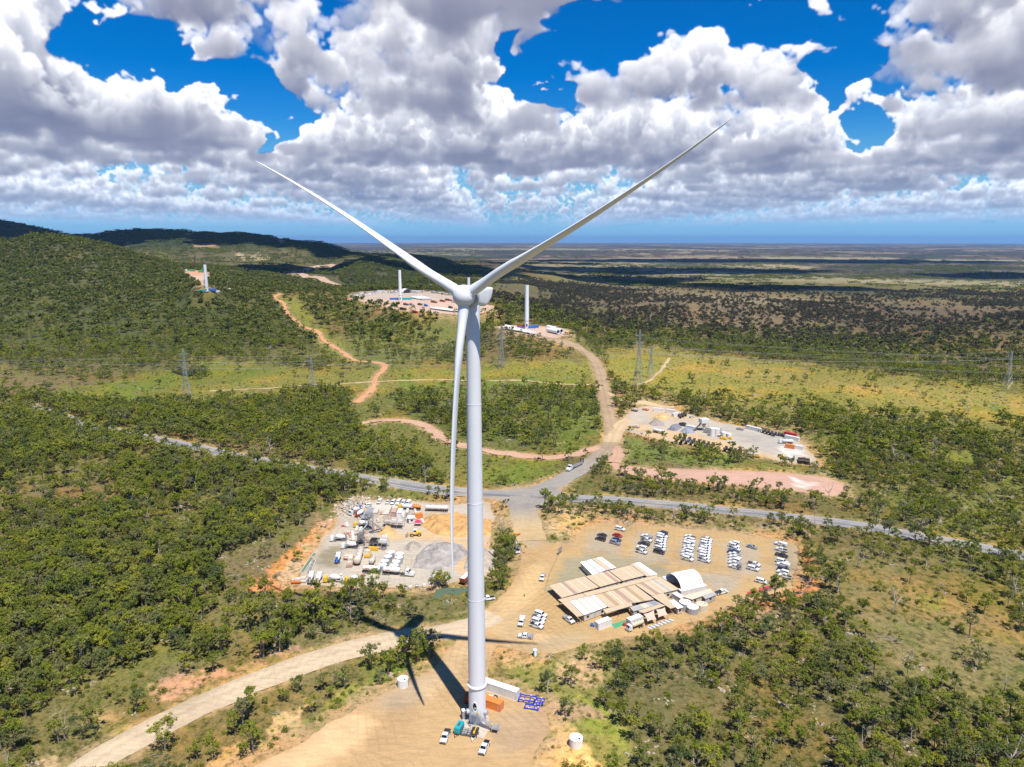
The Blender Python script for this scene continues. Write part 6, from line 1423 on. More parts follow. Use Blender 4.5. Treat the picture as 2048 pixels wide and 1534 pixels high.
hut([(1261, 1128), (1279, 1124), (1315, 1148), (1294, 1153)], Hh+.15, 'roof_white', 'narrow site building, roof half tan half white, at the compound rear corner', stripes=('u', [(0, .42, 'roof_tan')]))
hut([(1166, 1186), (1314, 1149.5), (1315, 1156), (1173, 1193)], Hh+.35, 'roof_tan', 'long narrow tan walkway roof running through the middle of the compound', 'walkway roofs of the compound', name='walkway_roof', posts=True, over=.1)
hut([(1116, 1199), (1165, 1186.4), (1172, 1193), (1124, 1205)], Hh+.25, 'roof_tan', 'short tan walkway roof left of the long central one', 'walkway roofs of the compound', name='walkway_roof', posts=True, over=.1)
hut([(1124, 1205.4), (1137, 1202), (1167, 1230.5), (1154, 1233.5)], Hh+.1, 'roof_tan', 'tan walkway roof along the left end of the striped white roof', 'walkway roofs of the compound', name='walkway_roof', posts=True, over=.1)
hut([(1138, 1201.7), (1188, 1189), (1214.5, 1213.2), (1168, 1230)], Hh, 'roof_white', 'front-left site building with three broad white roof bands', stripes=('u', [(.26, .32, 'roof_tan'), (.52, .58, 'roof_tan'), (.77, .83, 'roof_tan')]))
hut([(1188, 1188.6), (1267, 1168), (1308, 1198.5), (1217, 1214.5)], Hh, 'roof_tan', 'largest tan-roofed site building in the front row, with brown and rust roof sheets', stripes=('u', [(.16, .26, 'roof_brown'), (.46, .56, 'roof_red'), (.33, .36, 'roof_cream'), (.66, .69, 'roof_cream'), (.73, .82, 'roof_brown')]), over=.9)
hut([(1206, 1218.6), (1262, 1204.5), (1265, 1211), (1212, 1226)], Hh+.2, 'roof_tan', 'tan verandah roof in front of the largest site building', 'walkway roofs of the compound', name='walkway_roof', posts=True, over=.1)
hut([(1268, 1167), (1320.5, 1153.6), (1358.5, 1178), (1303, 1191)], Hh+.1, 'roof_tan', 'tan-roofed site building with one dark red roof sheet, next to the white arched shelter', stripes=('u', [(.16, .30, 'roof_red'), (.34, .38, 'roof_cream'), (.55, .60, 'roof_cream'), (.76, .80, 'roof_cream'), (.64, .74, 'roof_grey')]))
hut([(1303, 1192), (1327, 1186), (1351, 1214), (1341, 1217)], Hh-.1, 'roof_tan', 'narrow tan roof between the dark red striped building and the small white hut', 'walkway roofs of the compound', name='walkway_roof', posts=True, over=.1)
hut([(1338, 1201), (1347.5, 1198.6), (1367.5, 1214), (1355, 1217.5)], Hh-.3, 'roof_white', 'small white-roofed hut beside the corrugated tanks')
hut([(1259, 1214), (1308, 1201), (1322, 1207), (1267, 1222.5)], Hh-.2, 'roof_grey', 'low grey-roofed site building behind the two sail shades', stripes=('u', [(.4, .6, 'roof_cream'), (.75, .95, 'galvanised')]))
hut([(1276, 1221.5), (1321, 1207.6), (1330.5, 1211), (1287, 1226)], Hh-.1, 'roof_tan', 'tan verandah roof above the two sail shades', 'walkway roofs of the compound', name='walkway_roof', posts=True, over=.1)
def sail(pts, lab):
    Z = [2.9, 3.0, 2.1, 2.3]; P = [at_z(x, y, z) for (x, y), z in zip(pts, Z)]; c = sum(P, Vector())/4; t = empty('sail_shade', lab, 'shade sail', (c.x, c.y, 0), 0, 'sail shades'); n = 8; V = []; F = []
    for i in range(n+1):
        for j in range(n+1):
            a, b = i/n, j/n; p = (P[0]*(1-a)+P[1]*a)*(1-b)+(P[3]*(1-a)+P[2]*a)*b; pull = (1-abs(2*a-1)**2)*abs(2*b-1)**2+(1-abs(2*b-1)**2)*abs(2*a-1)**2
            p = p+(c-p)*.16*pull; V.append((p.x-c.x, p.y-c.y, p.z-.25*math.sin(math.pi*a)*math.sin(math.pi*b)))
    for i in range(n):
        for j in range(n): k = i*(n+1)+j; F.append((k, k+1, k+n+2, k+n+1))
    mb = MB(); mb.add(V, F); mb.build('cloth', MAT['shade_cloth'], t, smooth=True)
    for p, z in zip(P, Z): mb = MB(); mb.bar((p.x-c.x, p.y-c.y, 0), (p.x-c.x, p.y-c.y, z+.1), .07, 6); mb.build('post', MAT['dark_steel'], t)
sail([(1287, 1228), (1308, 1220), (1313, 1239), (1295, 1243)], 'left of the two pinkish-tan sail shades'); sail([(1312, 1219), (1330, 1214.5), (1336, 1230), (1316.5, 1235)], 'right of the two pinkish-tan sail shades')
def dome():
    # barrel-vaulted fabric shelter resting on containers: arch at the left end, axis towards the upper right
    L0 = at_z(1331, 1157, 2.4); R0 = at_z(1362, 1180, 2.4); L1 = at_z(1373, 1147, 2.4); v = (R0-L0); wd = v.length; v.normalize(); ax = (L1-L0); ax = ax-v*ax.dot(v); ln = 10.4; ax.normalize(); c = (L0+R0)/2
    t = empty('arched_shelter', 'large white fabric barrel-vault shelter standing on containers', 'shelter', (c.x, c.y, 0)); n = 20; mb = MB()
    def arch(d, r, z0=2.4, off=0): return [tuple(Vector((0, 0, z0))+ax*d-v*math.cos(math.pi*i/n)*(wd/2+off)+Vector((0, 0, math.sin(math.pi*i/n)*(wd*.38+off)))) for i in range(n+1)]
    V = []; F = []; m_ = 7
    for k in range(m_):
        for off in (0.,): V += arch(ln*k/(m_-1), 0, off=(-.12 if k % 2 else 0))
    for k in range(m_-1):
        for i in range(n): a = k*(n+1)+i; F.append((a, a+1, a+n+2, a+n+1))
    mb.add(V, F); o = mb.build('canopy', MAT['dome_white'], t, smooth=True); sol = o.modifiers.new('thick', 'SOLIDIFY'); sol.thickness = .06
    for k in range(4):
        mb = MB(); A = arch(.2+(ln-.4)*k/3, 0, off=-.22)
        for i in range(n): mb.bar(A[i], A[i+1], .07, 5)
        mb.build('arch_rib', MAT['galvanised'], t)
    mb = MB(); B = arch(ln-.1, 0, off=-.15); mb.add(B, [tuple(range(len(B)))]); mb.build('end_wall', MAT['shade_cloth'], t)
    ang = math.atan2(ax.y, ax.x)
    for s, nm in ((-1, 'rear'), (1, 'front')):
        b = c+v*s*(wd/2+.2)+ax*(ln/2); q = container('grey-white container carrying the %s edge of the arched shelter' % nm, 12.19, 'container_white', group='containers under the arched shelter'); q.location = (b.x, b.y, .05); q.rotation_euler = (0, 0, ang)
dome()
hut([(1365, 1193), (1420, 1177), (1427, 1184), (1384, 1199)], 2.9, 'roof_cream', 'cream-roofed lean-to against the front of the arched shelter', winds=True); hut([(1404, 1191), (1426, 1183), (1434, 1189), (1411, 1198)], 2.7, 'roof_grey', 'small grey-roofed shed at the right end of the compound', walls='roof_grey')
def rtank(p, r, h, lab, paint='galvanised', zg=0.0):
    a = at_z(*p, zg+h); t = empty('corrugated_tank', lab, 'water tank', (a.x, a.y, zg), 0, 'round tanks beside the compound'); mb = MB(); n = int(h/.12); mb.lathe([(r+(.035 if i % 2 else 0), h*i/n) for i in range(n)]+[(r, h)], 28, closed=False); mb.build('wall', MAT[paint], t)
    mb = MB(); mb.lathe([(r+.05, h-.04), (r+.05, h+.03), (.02, h+.25)], 28); f = mb.build('roof', MAT['roof_white' if paint != 'tank_cream' else 'tank_cream'], t, smooth=True); mb = MB(); mb.lathe([(.25, 0), (.25, .12)], 10, trans(r*.5, -.2, h+.12)); mb.build('hatch', MAT['cable_black'], f); return t
rtank((1370.5, 1203.5), 2.15, 3.0, 'grey corrugated tank nearest to the white hut'); rtank((1385.5, 1213), 2.15, 2.5, 'grey corrugated tank in the middle of the three tanks'); rtank((1404, 1207.5), 2.05, 2.6, 'cream corrugated tank, rightmost of the three', 'tank_cream')
def lab_cont(p, q, L, paint, lab, h=2.6, cls=container, w=2.44):
    t = container(lab, L, paint, h=h, w=w); return place(t, p, q)
lab_cont((1206, 1254), (14, -5), 6.06, 'container_white', 'white container with a railing on top, in front of the verandah'); lab_cont((1269, 1248), (12, -4.5), 6.06, 'container_white', 'white container behind the small tank truck'); lab_cont((1357, 1202), (10, 6), 5.0, 'container_white', 'small white container between the tan building and the tanks', 2.3)
t = make_tanker('small white and red suction truck with a cream tank, below the sail shades', 'car_white', 'tank_cream'); place(t, (1271, 1257), (-10, 4)); t.scale = (.8, .8, .8)
# mats, drums, gratings, boardwalks
def flat(pts, z, mat, name, lab, cat, th=.06):
    P = quad(pts, z); c = sum(P, Vector())/len(P); mb = MB(); n = len(P); V = [(p.x-c.x, p.y-c.y, 0) for p in P]; V2 = [(x, y, th) for x, y, _ in V]
    mb.add(V+V2, [tuple(range(n)), tuple(reversed(range(n, 2*n)))]+[((i+1) % n, i, i+n, (i+1) % n+n) for i in range(n)]); o = mb.build(name, MAT[mat]); o.location = (c.x, c.y, z); return tag(o, lab, cat)
flat([(1223, 1249), (1250, 1240), (1256, 1246), (1229, 1258)], .06, 'green_mat', 'artificial_turf', 'green artificial turf mat between the two white containers', 'turf mat')
def rack():
    P = quad([(1293, 1254), (1340, 1237), (1349, 1241), (1302, 1258)], .3); c = sum(P, Vector())/4; t = empty('steel_grating', 'row of white slatted steel racks laid on the ground below the sail shades', 'racks', (c.x, c.y, .05)); n = 13
    for i in range(n):
        a, b = i/n, (i+.8)/n; q = [P[0]*(1-a)+P[1]*a-c, P[0]*(1-b)+P[1]*b-c, P[3]*(1-b)+P[2]*b-c, P[3]*(1-a)+P[2]*a-c]; mb = MB(); mb.add([(p.x, p.y, .2) for p in q]+[(p.x, p.y, .28) for p in q], [(0, 1, 2, 3), (7, 6, 5, 4)]+[((k+1) % 4, k, k+4, (k+1) % 4+4) for k in range(4)]); mb.build('rack_panel', MAT['galvanised' if i % 2 else 'white_paint'], t)
rack()
def drum(p, paint, lab, r=.55, h=1.2):
    a = at(*p); t = empty('drum', lab, 'drum', (a.x, a.y, a.z+.05)); mb = MB(); mb.lathe([(r*.95, 0), (r, .04), (r, h*.33), (r*1.04, h*.35), (r, h*.37), (r, h*.96), (r*.93, h)], 18); mb.build('barrel', MAT[paint], t, smooth=True); mb = MB(); mb.lathe([(.12, 0), (.12, .05)], 8, trans(r*.5, 0, h)); mb.build('cap', MAT['dark_steel'], t)
drum((1184, 1253), 'container_blue', 'blue drum left of the front white container'); drum((1249, 1252), 'red', 'red drum at the end of the green turf mat')
for i, p in enumerate([(1536, 1192), (1548.5, 1186), (1557, 1180), (1566, 1176), (1500, 1196), (1509, 1193)][:0]): pass
# bins with red lids in a row along the lower fence
for i, (p, nm) in enumerate([((1500, 1193), 'first from the left'), ((1512, 1190), 'second from the left'), ((1524, 1186), 'third from the left'), ((1536, 1181.5), 'fourth from the left'), ((1547, 1176), 'last on the right')]):
    a = at(*p); t = empty('waste_bin', 'grey bin with pink lid, %s in the row by the fence' % nm, 'bin', (a.x, a.y, a.z+.05), R(20), 'red-lidded bins by the fence'); mb = MB(); mb.prism([(-.8, 0), (-.95, 1.35), (.95, 1.35), (.8, 0)], -.7, .7); mb.build('tub', MAT['container_white' if i == 1 else 'steel'], t); mb = MB(); mb.prism([(-1.0, 1.36), (-.95, 1.55), (0, 1.75), (.95, 1.55), (1.0, 1.36)], -.75, .75); mb.build('lid', MAT['pink_red'], t)
    for y in (.5, -.5): wheel(t, -.6, y, .2, .12)
# ------------------------------------------------------------------ the car park
LR = (18, 5)          # nose direction in the photo (right and slightly down) ; negative = nose left
DARK = {'k': 'car_black', 'n': 'car_navy', 'r': 'car_red', 's': 'car_silver', 'b': 'car_beige', 'w': 'car_white'}
ORD = ['rearmost', 'second from the rear', 'third from the rear', 'fourth from the rear', 'fifth from the rear', 'sixth from the rear', 'seventh from the rear', 'eighth from the rear', 'ninth from the rear', 'tenth from the rear', 'eleventh from the rear', 'twelfth from the rear']
ROWS = [('first bay from the left', [(1204, 1071, 'car', 'k', None, -1), (1201, 1079, 'suv', 'k', None, -1)]),
 ('second bay from the left', [(1235, 1071.5, 'car', 'r', None, 1), (1233, 1080, 'car', 'n', None, 1), (1230, 1086.5, 'suv', 's', None, 1)]),
 ('third bay from the left', [(1293, 1074, 'ute', 'w', 'flat', -1), (1293, 1081, 'ute', 'w', 'grey', 1), (1288, 1088.5, 'ute', 'k', 'black', -1), (1283, 1097, 'suv', 'w', None, -1), (1282.5, 1104.5, 'ute', 'w', 'tub', 1)]),
 ('fourth bay from the left', [(1325, 1067.5, 'suv', 'n', None, -1), (1325, 1073, 'ute', 'w', 'canopy', 1), (1323, 1078, 'suv', 'w', None, 1), (1322, 1083, 'ute', 'w', 'flat', 1), (1321, 1088, 'suv', 'w', None, 1), (1321, 1093, 'ute', 'w', 'tub', 1), (1320, 1098.5, 'suv', 'w', None, 1), (1318, 1105, 'suv', 'k', None, 1)]),
 ('fifth bay from the left', [(1380, 1075, 'ute', 'w', 'black', -1), (1379, 1080.5, 'suv', 'w', None, -1), (1378, 1085.5, 'ute', 'w', 'canopy', -1), (1378, 1090.5, 'suv', 'w', None, 1), (1377, 1095.5, 'ute', 'w', 'flat', -1), (1377, 1100.5, 'suv', 'w', None, -1), (1374, 1106, 'suv', 'w', None, -1), (1374, 1112, 'ute', 'w', 'canopy', -1), (1375, 1119, 'suv', 'w', None, 1, 'stripe')]),
 ('sixth bay from the left', [(1413, 1079.5, 'ute', 'w', 'tub', 1), (1412, 1084.5, 'suv', 'w', None, 1), (1411, 1089.5, 'suv', 'w', None, 1), (1411, 1094.5, 'ute', 'w', 'flat', 1), (1410, 1099.5, 'suv', 'w', None, 1), (1409, 1104.5, 'ute', 'w', 'canopy', 1), (1409, 1110, 'suv', 'w', None, 1), (1408, 1115.5, 'suv', 'w', None, 1), (1408, 1121.5, 'ute', 'w', 'tub', 1)]),
 ('seventh bay from the left', [(1469, 1088, 'suv', 'w', None, -1), (1468, 1093, 'suv', 'w', None, 1), (1469, 1099, 'ute', 'w', 'tub', 1), (1466, 1105.5, 'suv', 'n', None, -1), (1469, 1110.5, 'ute', 'w', 'flat', -1), (1470, 1116, 'ute', 'w', 'cream', -1), (1469, 1122, 'suv', 'w', None, -1), (1469, 1128, 'ute', 'w', 'flat', -1), (1470, 1135, 'ute', 'w', 'grey', -1)]),
 ('eighth bay from the left', [(1503.5, 1094.5, 'car', 's', None, 1), (1508, 1129.5, 'ute', 'w', 'black', 1), (1506, 1138.5, 'suv', 'w', None, 1)]),
 ('bay along the right-hand fence', [(1561, 1089.5, 'ute', 'w', 'canopy', -1), (1563, 1100.5, 'ute', 'w', 'tub', -1), (1563, 1111.5, 'ute', 'k', 'black', 1), (1564, 1124.5, 'suv', 'w', None, 1), (1566, 1131, 'ute', 'w', 'canopy', -1), (1567, 1140.5, 'suv', 'n', None, 1), (1566, 1146, 'suv', 'w', None, -1), (1570, 1153.5, 'ute', 'w', 'tub', -1)])]
CN = {'k': 'black', 'n': 'dark blue', 'r': 'red', 's': 'silver', 'w': 'white'}; TN = {'black': ' with a black tray', 'grey': ' with a grey tray', 'tub': ' with an open tub', 'flat': ' with a steel drop-side tray', 'canopy': ' with a white canopy', 'cream': ' with a cream tray box', None: ''}; KN = {'ute': 'ute', 'suv': 'four-wheel drive', 'car': 'car'}
for bay, cars in ROWS:
    for i, c in enumerate(cars):
        px, py, kd, colr, tr, sg = c[:6]; ex = c[6] if len(c) > 6 else None
        lab = '%s %s%s%s, %s, %s' % (CN[colr], KN[kd], '', ' striped yellow' if ex else '', ORD[i] if len(cars) > 1 else 'alone', bay)
        if len(lab.split()) < 14 and tr: lab = lab.replace(KN[kd], KN[kd]+' ('+TN[tr].replace(' with a ', '').replace(' with an ', '').replace('steel drop-side ', 'steel ')+')')
        car(kd, DARK[colr], tr, (px, py+2), (LR[0]*sg, LR[1]*sg), lab, 'vehicles in the staff car park', ex, z=0)
G2 = 'vehicles around the compound yard'
car('suv', 'car_white', None, (1240, 1061), (18, 4), 'white four-wheel drive alone at the top edge of the car park', G2, z=0)
car('suv', 'car_white', None, (1523.5, 1166.5), (18, 5), 'white four-wheel drive parked just above the red-lidded bins', G2, z=0)
car('ute', 'car_white', 'black', (1443, 1187.5), (16, -4), 'white ute with a dark tray at the right end of the compound sheds', G2, z=0)
car('ute', 'car_white', 'flat', (1085, 1158), (-5, 14), 'white ute with a frame on its tray, driving towards the camera left of the compound', G2, z=0)
car('ute', 'car_white', 'flat', (1138, 1243), (14, 10), 'white ute with a steel tray parked at the front-left corner of the site buildings', G2, z=0, extra='beacon')
car('ute', 'car_white', 'tub', (976, 1200), (-18, 2), 'white ute half hidden by the turbine tower on the dirt road', G2, z=0)
for i, (p, q, kd, tr, lb) in enumerate([((1081, 1232.5), (18, 6), 'suv', None, 'rearmost of the group'), ((1077.5, 1240), (18, 6), 'ute', 'grey', 'second from the rear of the group'), ((1075.5, 1247), (18, 6), 'suv', None, 'third from the rear of the group'), ((1073, 1255), (18, 6), 'ute', 'tub', 'nearest of the group'), ((1043, 1247.5), (-5, 14), 'ute', 'canopy', 'alone, pointing at the camera beside the group'), ((1051, 1276), (-18, -2), 'ute', 'flat', 'with a steel tray, nearest to the road bend')]):
    car(kd, 'car_white', tr, p, q, 'white %s in the lower dirt yard, %s' % (KN[kd], lb), 'vehicles in the lower dirt yard', z=0)
# kerb posts and the wire fence round the compound
def fence(pts, lab, h=1.8, step=3.2, z=None):
    P = [at(*p) for p in pts]; t = empty('wire_fence', lab, 'fence', tuple(P[0])); o = P[0]; posts = []
    for a, b in zip(P[:-1], P[1:]):
        n = max(1, int((b-a).length/step))
        for k in range(n): posts.append(a+(b-a)*k/n)
    posts.append(P[-1])
    posts = [Vector((p.x, p.y, float(height(np.array([p.x]), np.array([p.y]))[0]))) for p in posts][:95]
    pm = MB(); pm.bar((0, 0, -.3), (0, 0, h), .04, 5); me = None
    for p in posts:
        if me is None: c = pm.build('post', MAT['galvanised'], t); me = c.data
        else: c = bpy.data.objects.new('post', me); COL.objects.link(c); reg(c, t)
        c.location = p-o
    mb = MB()
    for z_ in (.15, .7, 1.25, h-.05):
        for a, b in zip(posts[:-1], posts[1:]): mb.bar(a-o+Vector((0, 0, z_)), b-o+Vector((0, 0, z_)), .012, 3)
    mb.build('wires', MAT['galvanised'], t)
fence([(1092, 1087), (1140, 1092), (1200, 1104), (1290, 1120), (1380, 1138), (1440, 1150), (1500, 1160), (1560, 1172)], 'wire fence between the car park and the site buildings')
fence([(1200, 1046), (1300, 1053), (1450, 1066), (1560, 1081), (1598, 1092), (1596, 1135), (1584, 1165), (1500, 1200), (1440, 1222)], 'wire fence round the back and right side of the car park')
fence([(1122, 1104), (1114, 1120), (1100, 1150), (1090, 1182)], 'wire fence on the left of the grey gravel beside the detached huts')
# gate sign, water-filled barriers, bus-like truck and low loader at the junction
a = at(1120, 1108); t = empty('site_board', 'grey notice board on posts at the corner of the compound fence', 'board', (a.x, a.y, 0), R(60)); mb = MB(); mb.box(-1.8, 1.8, -.05, .05, 1.0, 3.2); mb.build('panel', MAT['steel'], t)
for x in (-1.5, 1.5): mb = MB(); mb.bar((x, .1, 0), (x, .1, 3.2), .06, 6); mb.build('post', MAT['dark_steel'], t)
for p, paint, nm in (((1031, 1069), 'yellow', 'yellow'), ((1037, 1071), 'red', 'red')):
    a = at(*p); t = empty('road_barrier', nm+' plastic road barrier beside the gravel road below the junction', 'barrier', (a.x, a.y, a.z+.1), R(15)); mb = MB(); mb.prism([(-.9, 0), (-.9, .9), (.9, .9), (.9, 0)], -.25, .25, .1, .5); mb.build('body', MAT[paint], t, bevel=.05); mb = MB(); mb.box(-.7, .7, -.3, .3, -.02, .12); mb.build('foot', MAT['cable_black'], t)
t = make_tanker('white truck with framed deck boxes beside the dirt road below the junction', 'car_white', 'white_paint'); place(t, (1035, 1101), (1, 14)); t.scale = (.85, .85, .85)
def lowloader():
    t = empty('low_loader_truck', 'white truck towing a grey flat trailer with raised ramps, just beyond the junction', 'truck'); cab(t, 8.5, 'car_white', conv=True); chassis(t, 2.0, 8.0, [7.6, 4.0, 2.8]); chassis(t, -9.0, 3.4, [-4.6, -5.9, -7.2], r=.45, z=.85)
    mb = MB(); mb.box(1.0, 4.2, -1.25, 1.25, 1.25, 1.45); mb.box(-9.0, 1.0, -1.3, 1.3, .95, 1.12); mb.build('deck', MAT['steel'], t)
    for s in (1, -1): mb = MB(); mb.T = trans(-9.1, s*.75, 1.0) @ Matrix.Rotation(R(-6), 4, 'Y'); mb.box(-.1, .1, -.4, .4, 0, 2.8); mb.build('ramp', MAT['cable_black'], t)
    return t
place(lowloader(), (1149, 936), (-17, 9))
for p in [(1123, 953), (1065, 1004), (1226, 1009), (1247, 1004), (1085, 967), (1012, 1010)]:
    a = at(*p); t = empty('guide_post', 'white guide post with a small reflector on the road shoulder', 'guide post', (a.x, a.y, a.z), 0, 'guide posts on the road shoulders'); mb = MB(); mb.box(-.06, .06, -.03, .03, 0, 1.1); mb.build('post', MAT['white_paint'], t); mb = MB(); mb.box(-.04, .04, -.045, -.03, .85, .98); mb.build('reflector', MAT['red'], t)
# ------------------------------------------------------------------ the concrete batching yard left of the tower
ZB = -3.0
for paint, fr, p, q, lb in [('yellow', 'container_white', (667, 1164), (-20, 1), 'yellow-cabbed concrete mixer in the front row, left of the red-framed one'), ('yellow', 'red', (709, 1166), (-20, 1), 'yellow-cabbed concrete mixer with a red frame in the front row'),
     ('car_white', 'steel', (622, 1162), (3, -12), 'white concrete mixer seen from behind, leftmost in the front row'), ('car_white', 'tank_cream', (638, 1163), (4, -12), 'white concrete mixer seen from behind, next to the leftmost one'),
     ('car_white', 'steel', (678, 1082), (-20, 1), 'white concrete mixer on the left, rear one of the pair by the conveyor'), ('car_white', 'dark_steel', (700, 1097), (-20, 1), 'white concrete mixer on the left, front one of the pair by the conveyor'),
     ('car_white', 'container_blue', (676, 1122), (3, -12), 'white concrete mixer with a blue frame standing on the wet brown patch'), ('yellow', 'steel', (724, 1054), (-20, 1), 'yellow-cabbed concrete mixer under the loading frame'),
     ('yellow', 'red', (723, 1032), (16, -6), 'yellow-cabbed mixer with an orange-red rear, behind the blue solar sheet'), ('car_white', 'container_blue', (711, 1027), (-14, 6), 'white and blue concrete mixer at the upper left of the yard')]:
    mixer(paint, fr, p, q, lb)
t = make_roadtrain('long road train with two white pressure tanks in front of the round cement silos'); place(t, (777, 1149), (40, 3)); t.scale = (.93, .93, .93)
for p, nm in [((781, 1104), 'rear left'), ((799.5, 1107), 'rear right'), ((776, 1112), 'second left'), ((798, 1114), 'second right'), ((769.5, 1121), 'third left'), ((792.5, 1122.5), 'third right'), ((765.5, 1129), 'front left'), ((789, 1130), 'front right')]:
    rtank(p, 1.65, 3.0, 'round white-topped silo, %s of the two columns of four' % nm, 'galvanised', ZB)
def heap(pts, h, col, lab, name='gravel_pile', z=None, seed=0, ridge=.5):
    """loose material: a lumpy mound over the outline given in photo pixels"""
    zz = ZB if z is None else z; P = np.array([plane_pt(x, y, zz) for x, y in pts]); c = P.mean(0); lo, hi = P.min(0), P.max(0); st = max(.5, (hi-lo).max()/46); X, Y = np.meshgrid(np.arange(lo[0]-st, hi[0]+2*st, st), np.arange(lo[1]-st, hi[1]+2*st, st)); sd = -sd_poly(X, Y, P); mx = sd.max()
    H = h*np.clip(sd/mx, 0, 1)**.8; H = np.minimum(H, h*.55+.3*H)*(1+.34*nz(X, Y, 80, TL, off=.1*seed))+.25*nz(X, Y, 22, TL2)*np.clip(sd, 0, 1); H = np.where(sd > 0, np.maximum(H, .02), -.3)
    ny, nx = X.shape; V = np.stack([X.ravel()-c[0], Y.ravel()-c[1], H.ravel()], 1); i = np.arange(nx-1); j = np.arange(ny-1); I, J = np.meshgrid(i, j); a = (J*nx+I).ravel(); F = np.stack([a, a+1, a+nx+1, a+nx], 1); keep = (sd.ravel()[F] > -st*1.5).any(1)
    F = F[keep]; u, inv = np.unique(F, return_inverse=True); F = inv.reshape(F.shape); V = V[u]; colr = np.tile(np.array(col), (len(V), 1)); k = nz(V[:, 0]*1.0, V[:, 1], 30, TL2)[:, None]*.12; colr = np.clip(colr*(1+k), 0, 1)
    o = mesh_np(name, V, F, colr, MAT['earth']); o.location = (c[0], c[1], zz+.05); return tag(o, lab, 'pile')
heap([(838, 1050), (850, 1034), (885, 1030), (940, 1032), (985, 1040), (980, 1072), (920, 1076), (870, 1070)], 4.0, (.58, .34, .13), 'large orange-brown sand pile behind the wheel loader', 'sand_pile', seed=1)
heap([(824, 1136), (832, 1112), (852, 1092), (885, 1086), (925, 1090), (938, 1108), (905, 1136), (875, 1143)], 4.2, (.38, .35, .32), 'large blue-grey gravel pile between the silos and the blade tip', seed=2)
heap([(925, 1140), (935, 1110), (960, 1095), (990, 1100), (990, 1145)], 3.4, (.44, .38, .31), 'grey-brown gravel pile partly behind the turbine tower', seed=3)
heap([(752, 1070), (765, 1058), (782, 1056), (796, 1064), (788, 1074), (768, 1076)], 2.8, (.60, .38, .17), 'small sand pile beside the loading hopper', 'sand_pile', seed=4)
def rubble():
    a = at(706, 1013); P = 26; mb = MB(); rg = random.Random(4); t = empty('rubble_heap', 'heap of pale broken concrete at the upper left corner of the gravel yard', 'rubble', (a.x, a.y, a.z))
    for i in range(420):
        r = abs(rg.gauss(0, 1)); x = rg.gauss(0, 6); y = rg.gauss(0, 10); z = max(.1, 2.2-abs(x)*.17-abs(y)*.11)*rg.random(); s = rg.uniform(.25, .8)
        mb.T = trans(x, y, z) @ Matrix.Rotation(rg.uniform(0, 6), 4, (rg.random(), rg.random(), rg.random()+.1)); mb.box(-s, s, -s*.7, s*.7, -s*.4, s*.4)
    o = mb.build('rubble_blocks', MAT['concrete'], t); o['kind'] = 'stuff'
rubble()
# gravel yard: the plant itself
def frame_tower(t, w, d, h, paint, n=3, name='support_frame'):
    mb = MB()
    for x in (-w/2, w/2):
        for y in (-d/2, d/2): mb.bar((x, y, 0), (x, y, h), .12)
    for k in range(n+1):
        z = h*k/n if k else .2
        for y in (-d/2, d/2): mb.bar((-w/2, y, z), (w/2, y, z), .07)
        for x in (-w/2, w/2): mb.bar((x, -d/2, z), (x, d/2, z), .07)
    for k in range(n):
        for y in (-d/2, d/2): mb.bar((-w/2, y, h*k/n), (w/2, y, h*(k+1)/n), .05)
        for x in (-w/2, w/2): mb.bar((x, -d/2, h*(k+1)/n), (x, d/2, h*k/n), .05)
    mb.build(name, MAT[paint], t)
def conveyor(p, q, z0, z1, lab, paint='galvanised', wd=1.0):
    a = at_z(*p, ZB+z0) if True else 0; b = at_z(*q, ZB+z1); t = empty('belt_conveyor', lab, 'conveyor', (a.x, a.y, ZB)); A = Vector((0, 0, z0)); B = Vector((b.x-a.x, b.y-a.y, z1)); d = (B-A).normalized(); s = d.cross(Vector((0, 0, 1))).normalized()
    for sg in (1, -1):
        mb = MB(); mb.bar(A+s*sg*wd/2, B+s*sg*wd/2, .10); mb.bar(A+s*sg*wd/2+Vector((0, 0, .7)), B+s*sg*wd/2+Vector((0, 0, .7)), .05); n = 8
        for k in range(n): f = k/n; g = (k+1)/n; mb.bar(A+(B-A)*f+s*sg*wd/2, A+(B-A)*g+s*sg*wd/2+Vector((0, 0, .7)), .04)
        mb.build('side_truss', MAT[paint], t)
    mb = MB(); u = Vector((0, 0, .12)); mb.add([tuple(A-s*wd*.42+u), tuple(A+s*wd*.42+u), tuple(B+s*wd*.42+u), tuple(B-s*wd*.42+u)], [(0, 1, 2, 3)]); mb.build('belt', MAT['dusty_cream'], t)
    for f in (.35, .8):
        P_ = A+(B-A)*f; mb = MB(); [mb.bar((P_+s*sg*wd*.5), Vector(((P_+s*sg*wd).x, (P_+s*sg*wd).y, 0)), .08) for sg in (1, -1)]; mb.build('trestle', MAT[paint], t)
    return t
conveyor((764, 1060), (741, 1042), 1.0, 7.5, 'grey belt conveyor rising to the top of the loading frame'); conveyor((762, 1055), (742, 1048), 1.0, 5.0, 'second grey conveyor just below the rising one'); conveyor((745, 1091), (728, 1078), 1.0, 5.5, 'pale conveyor climbing from the aggregate bins to the mixer bay')
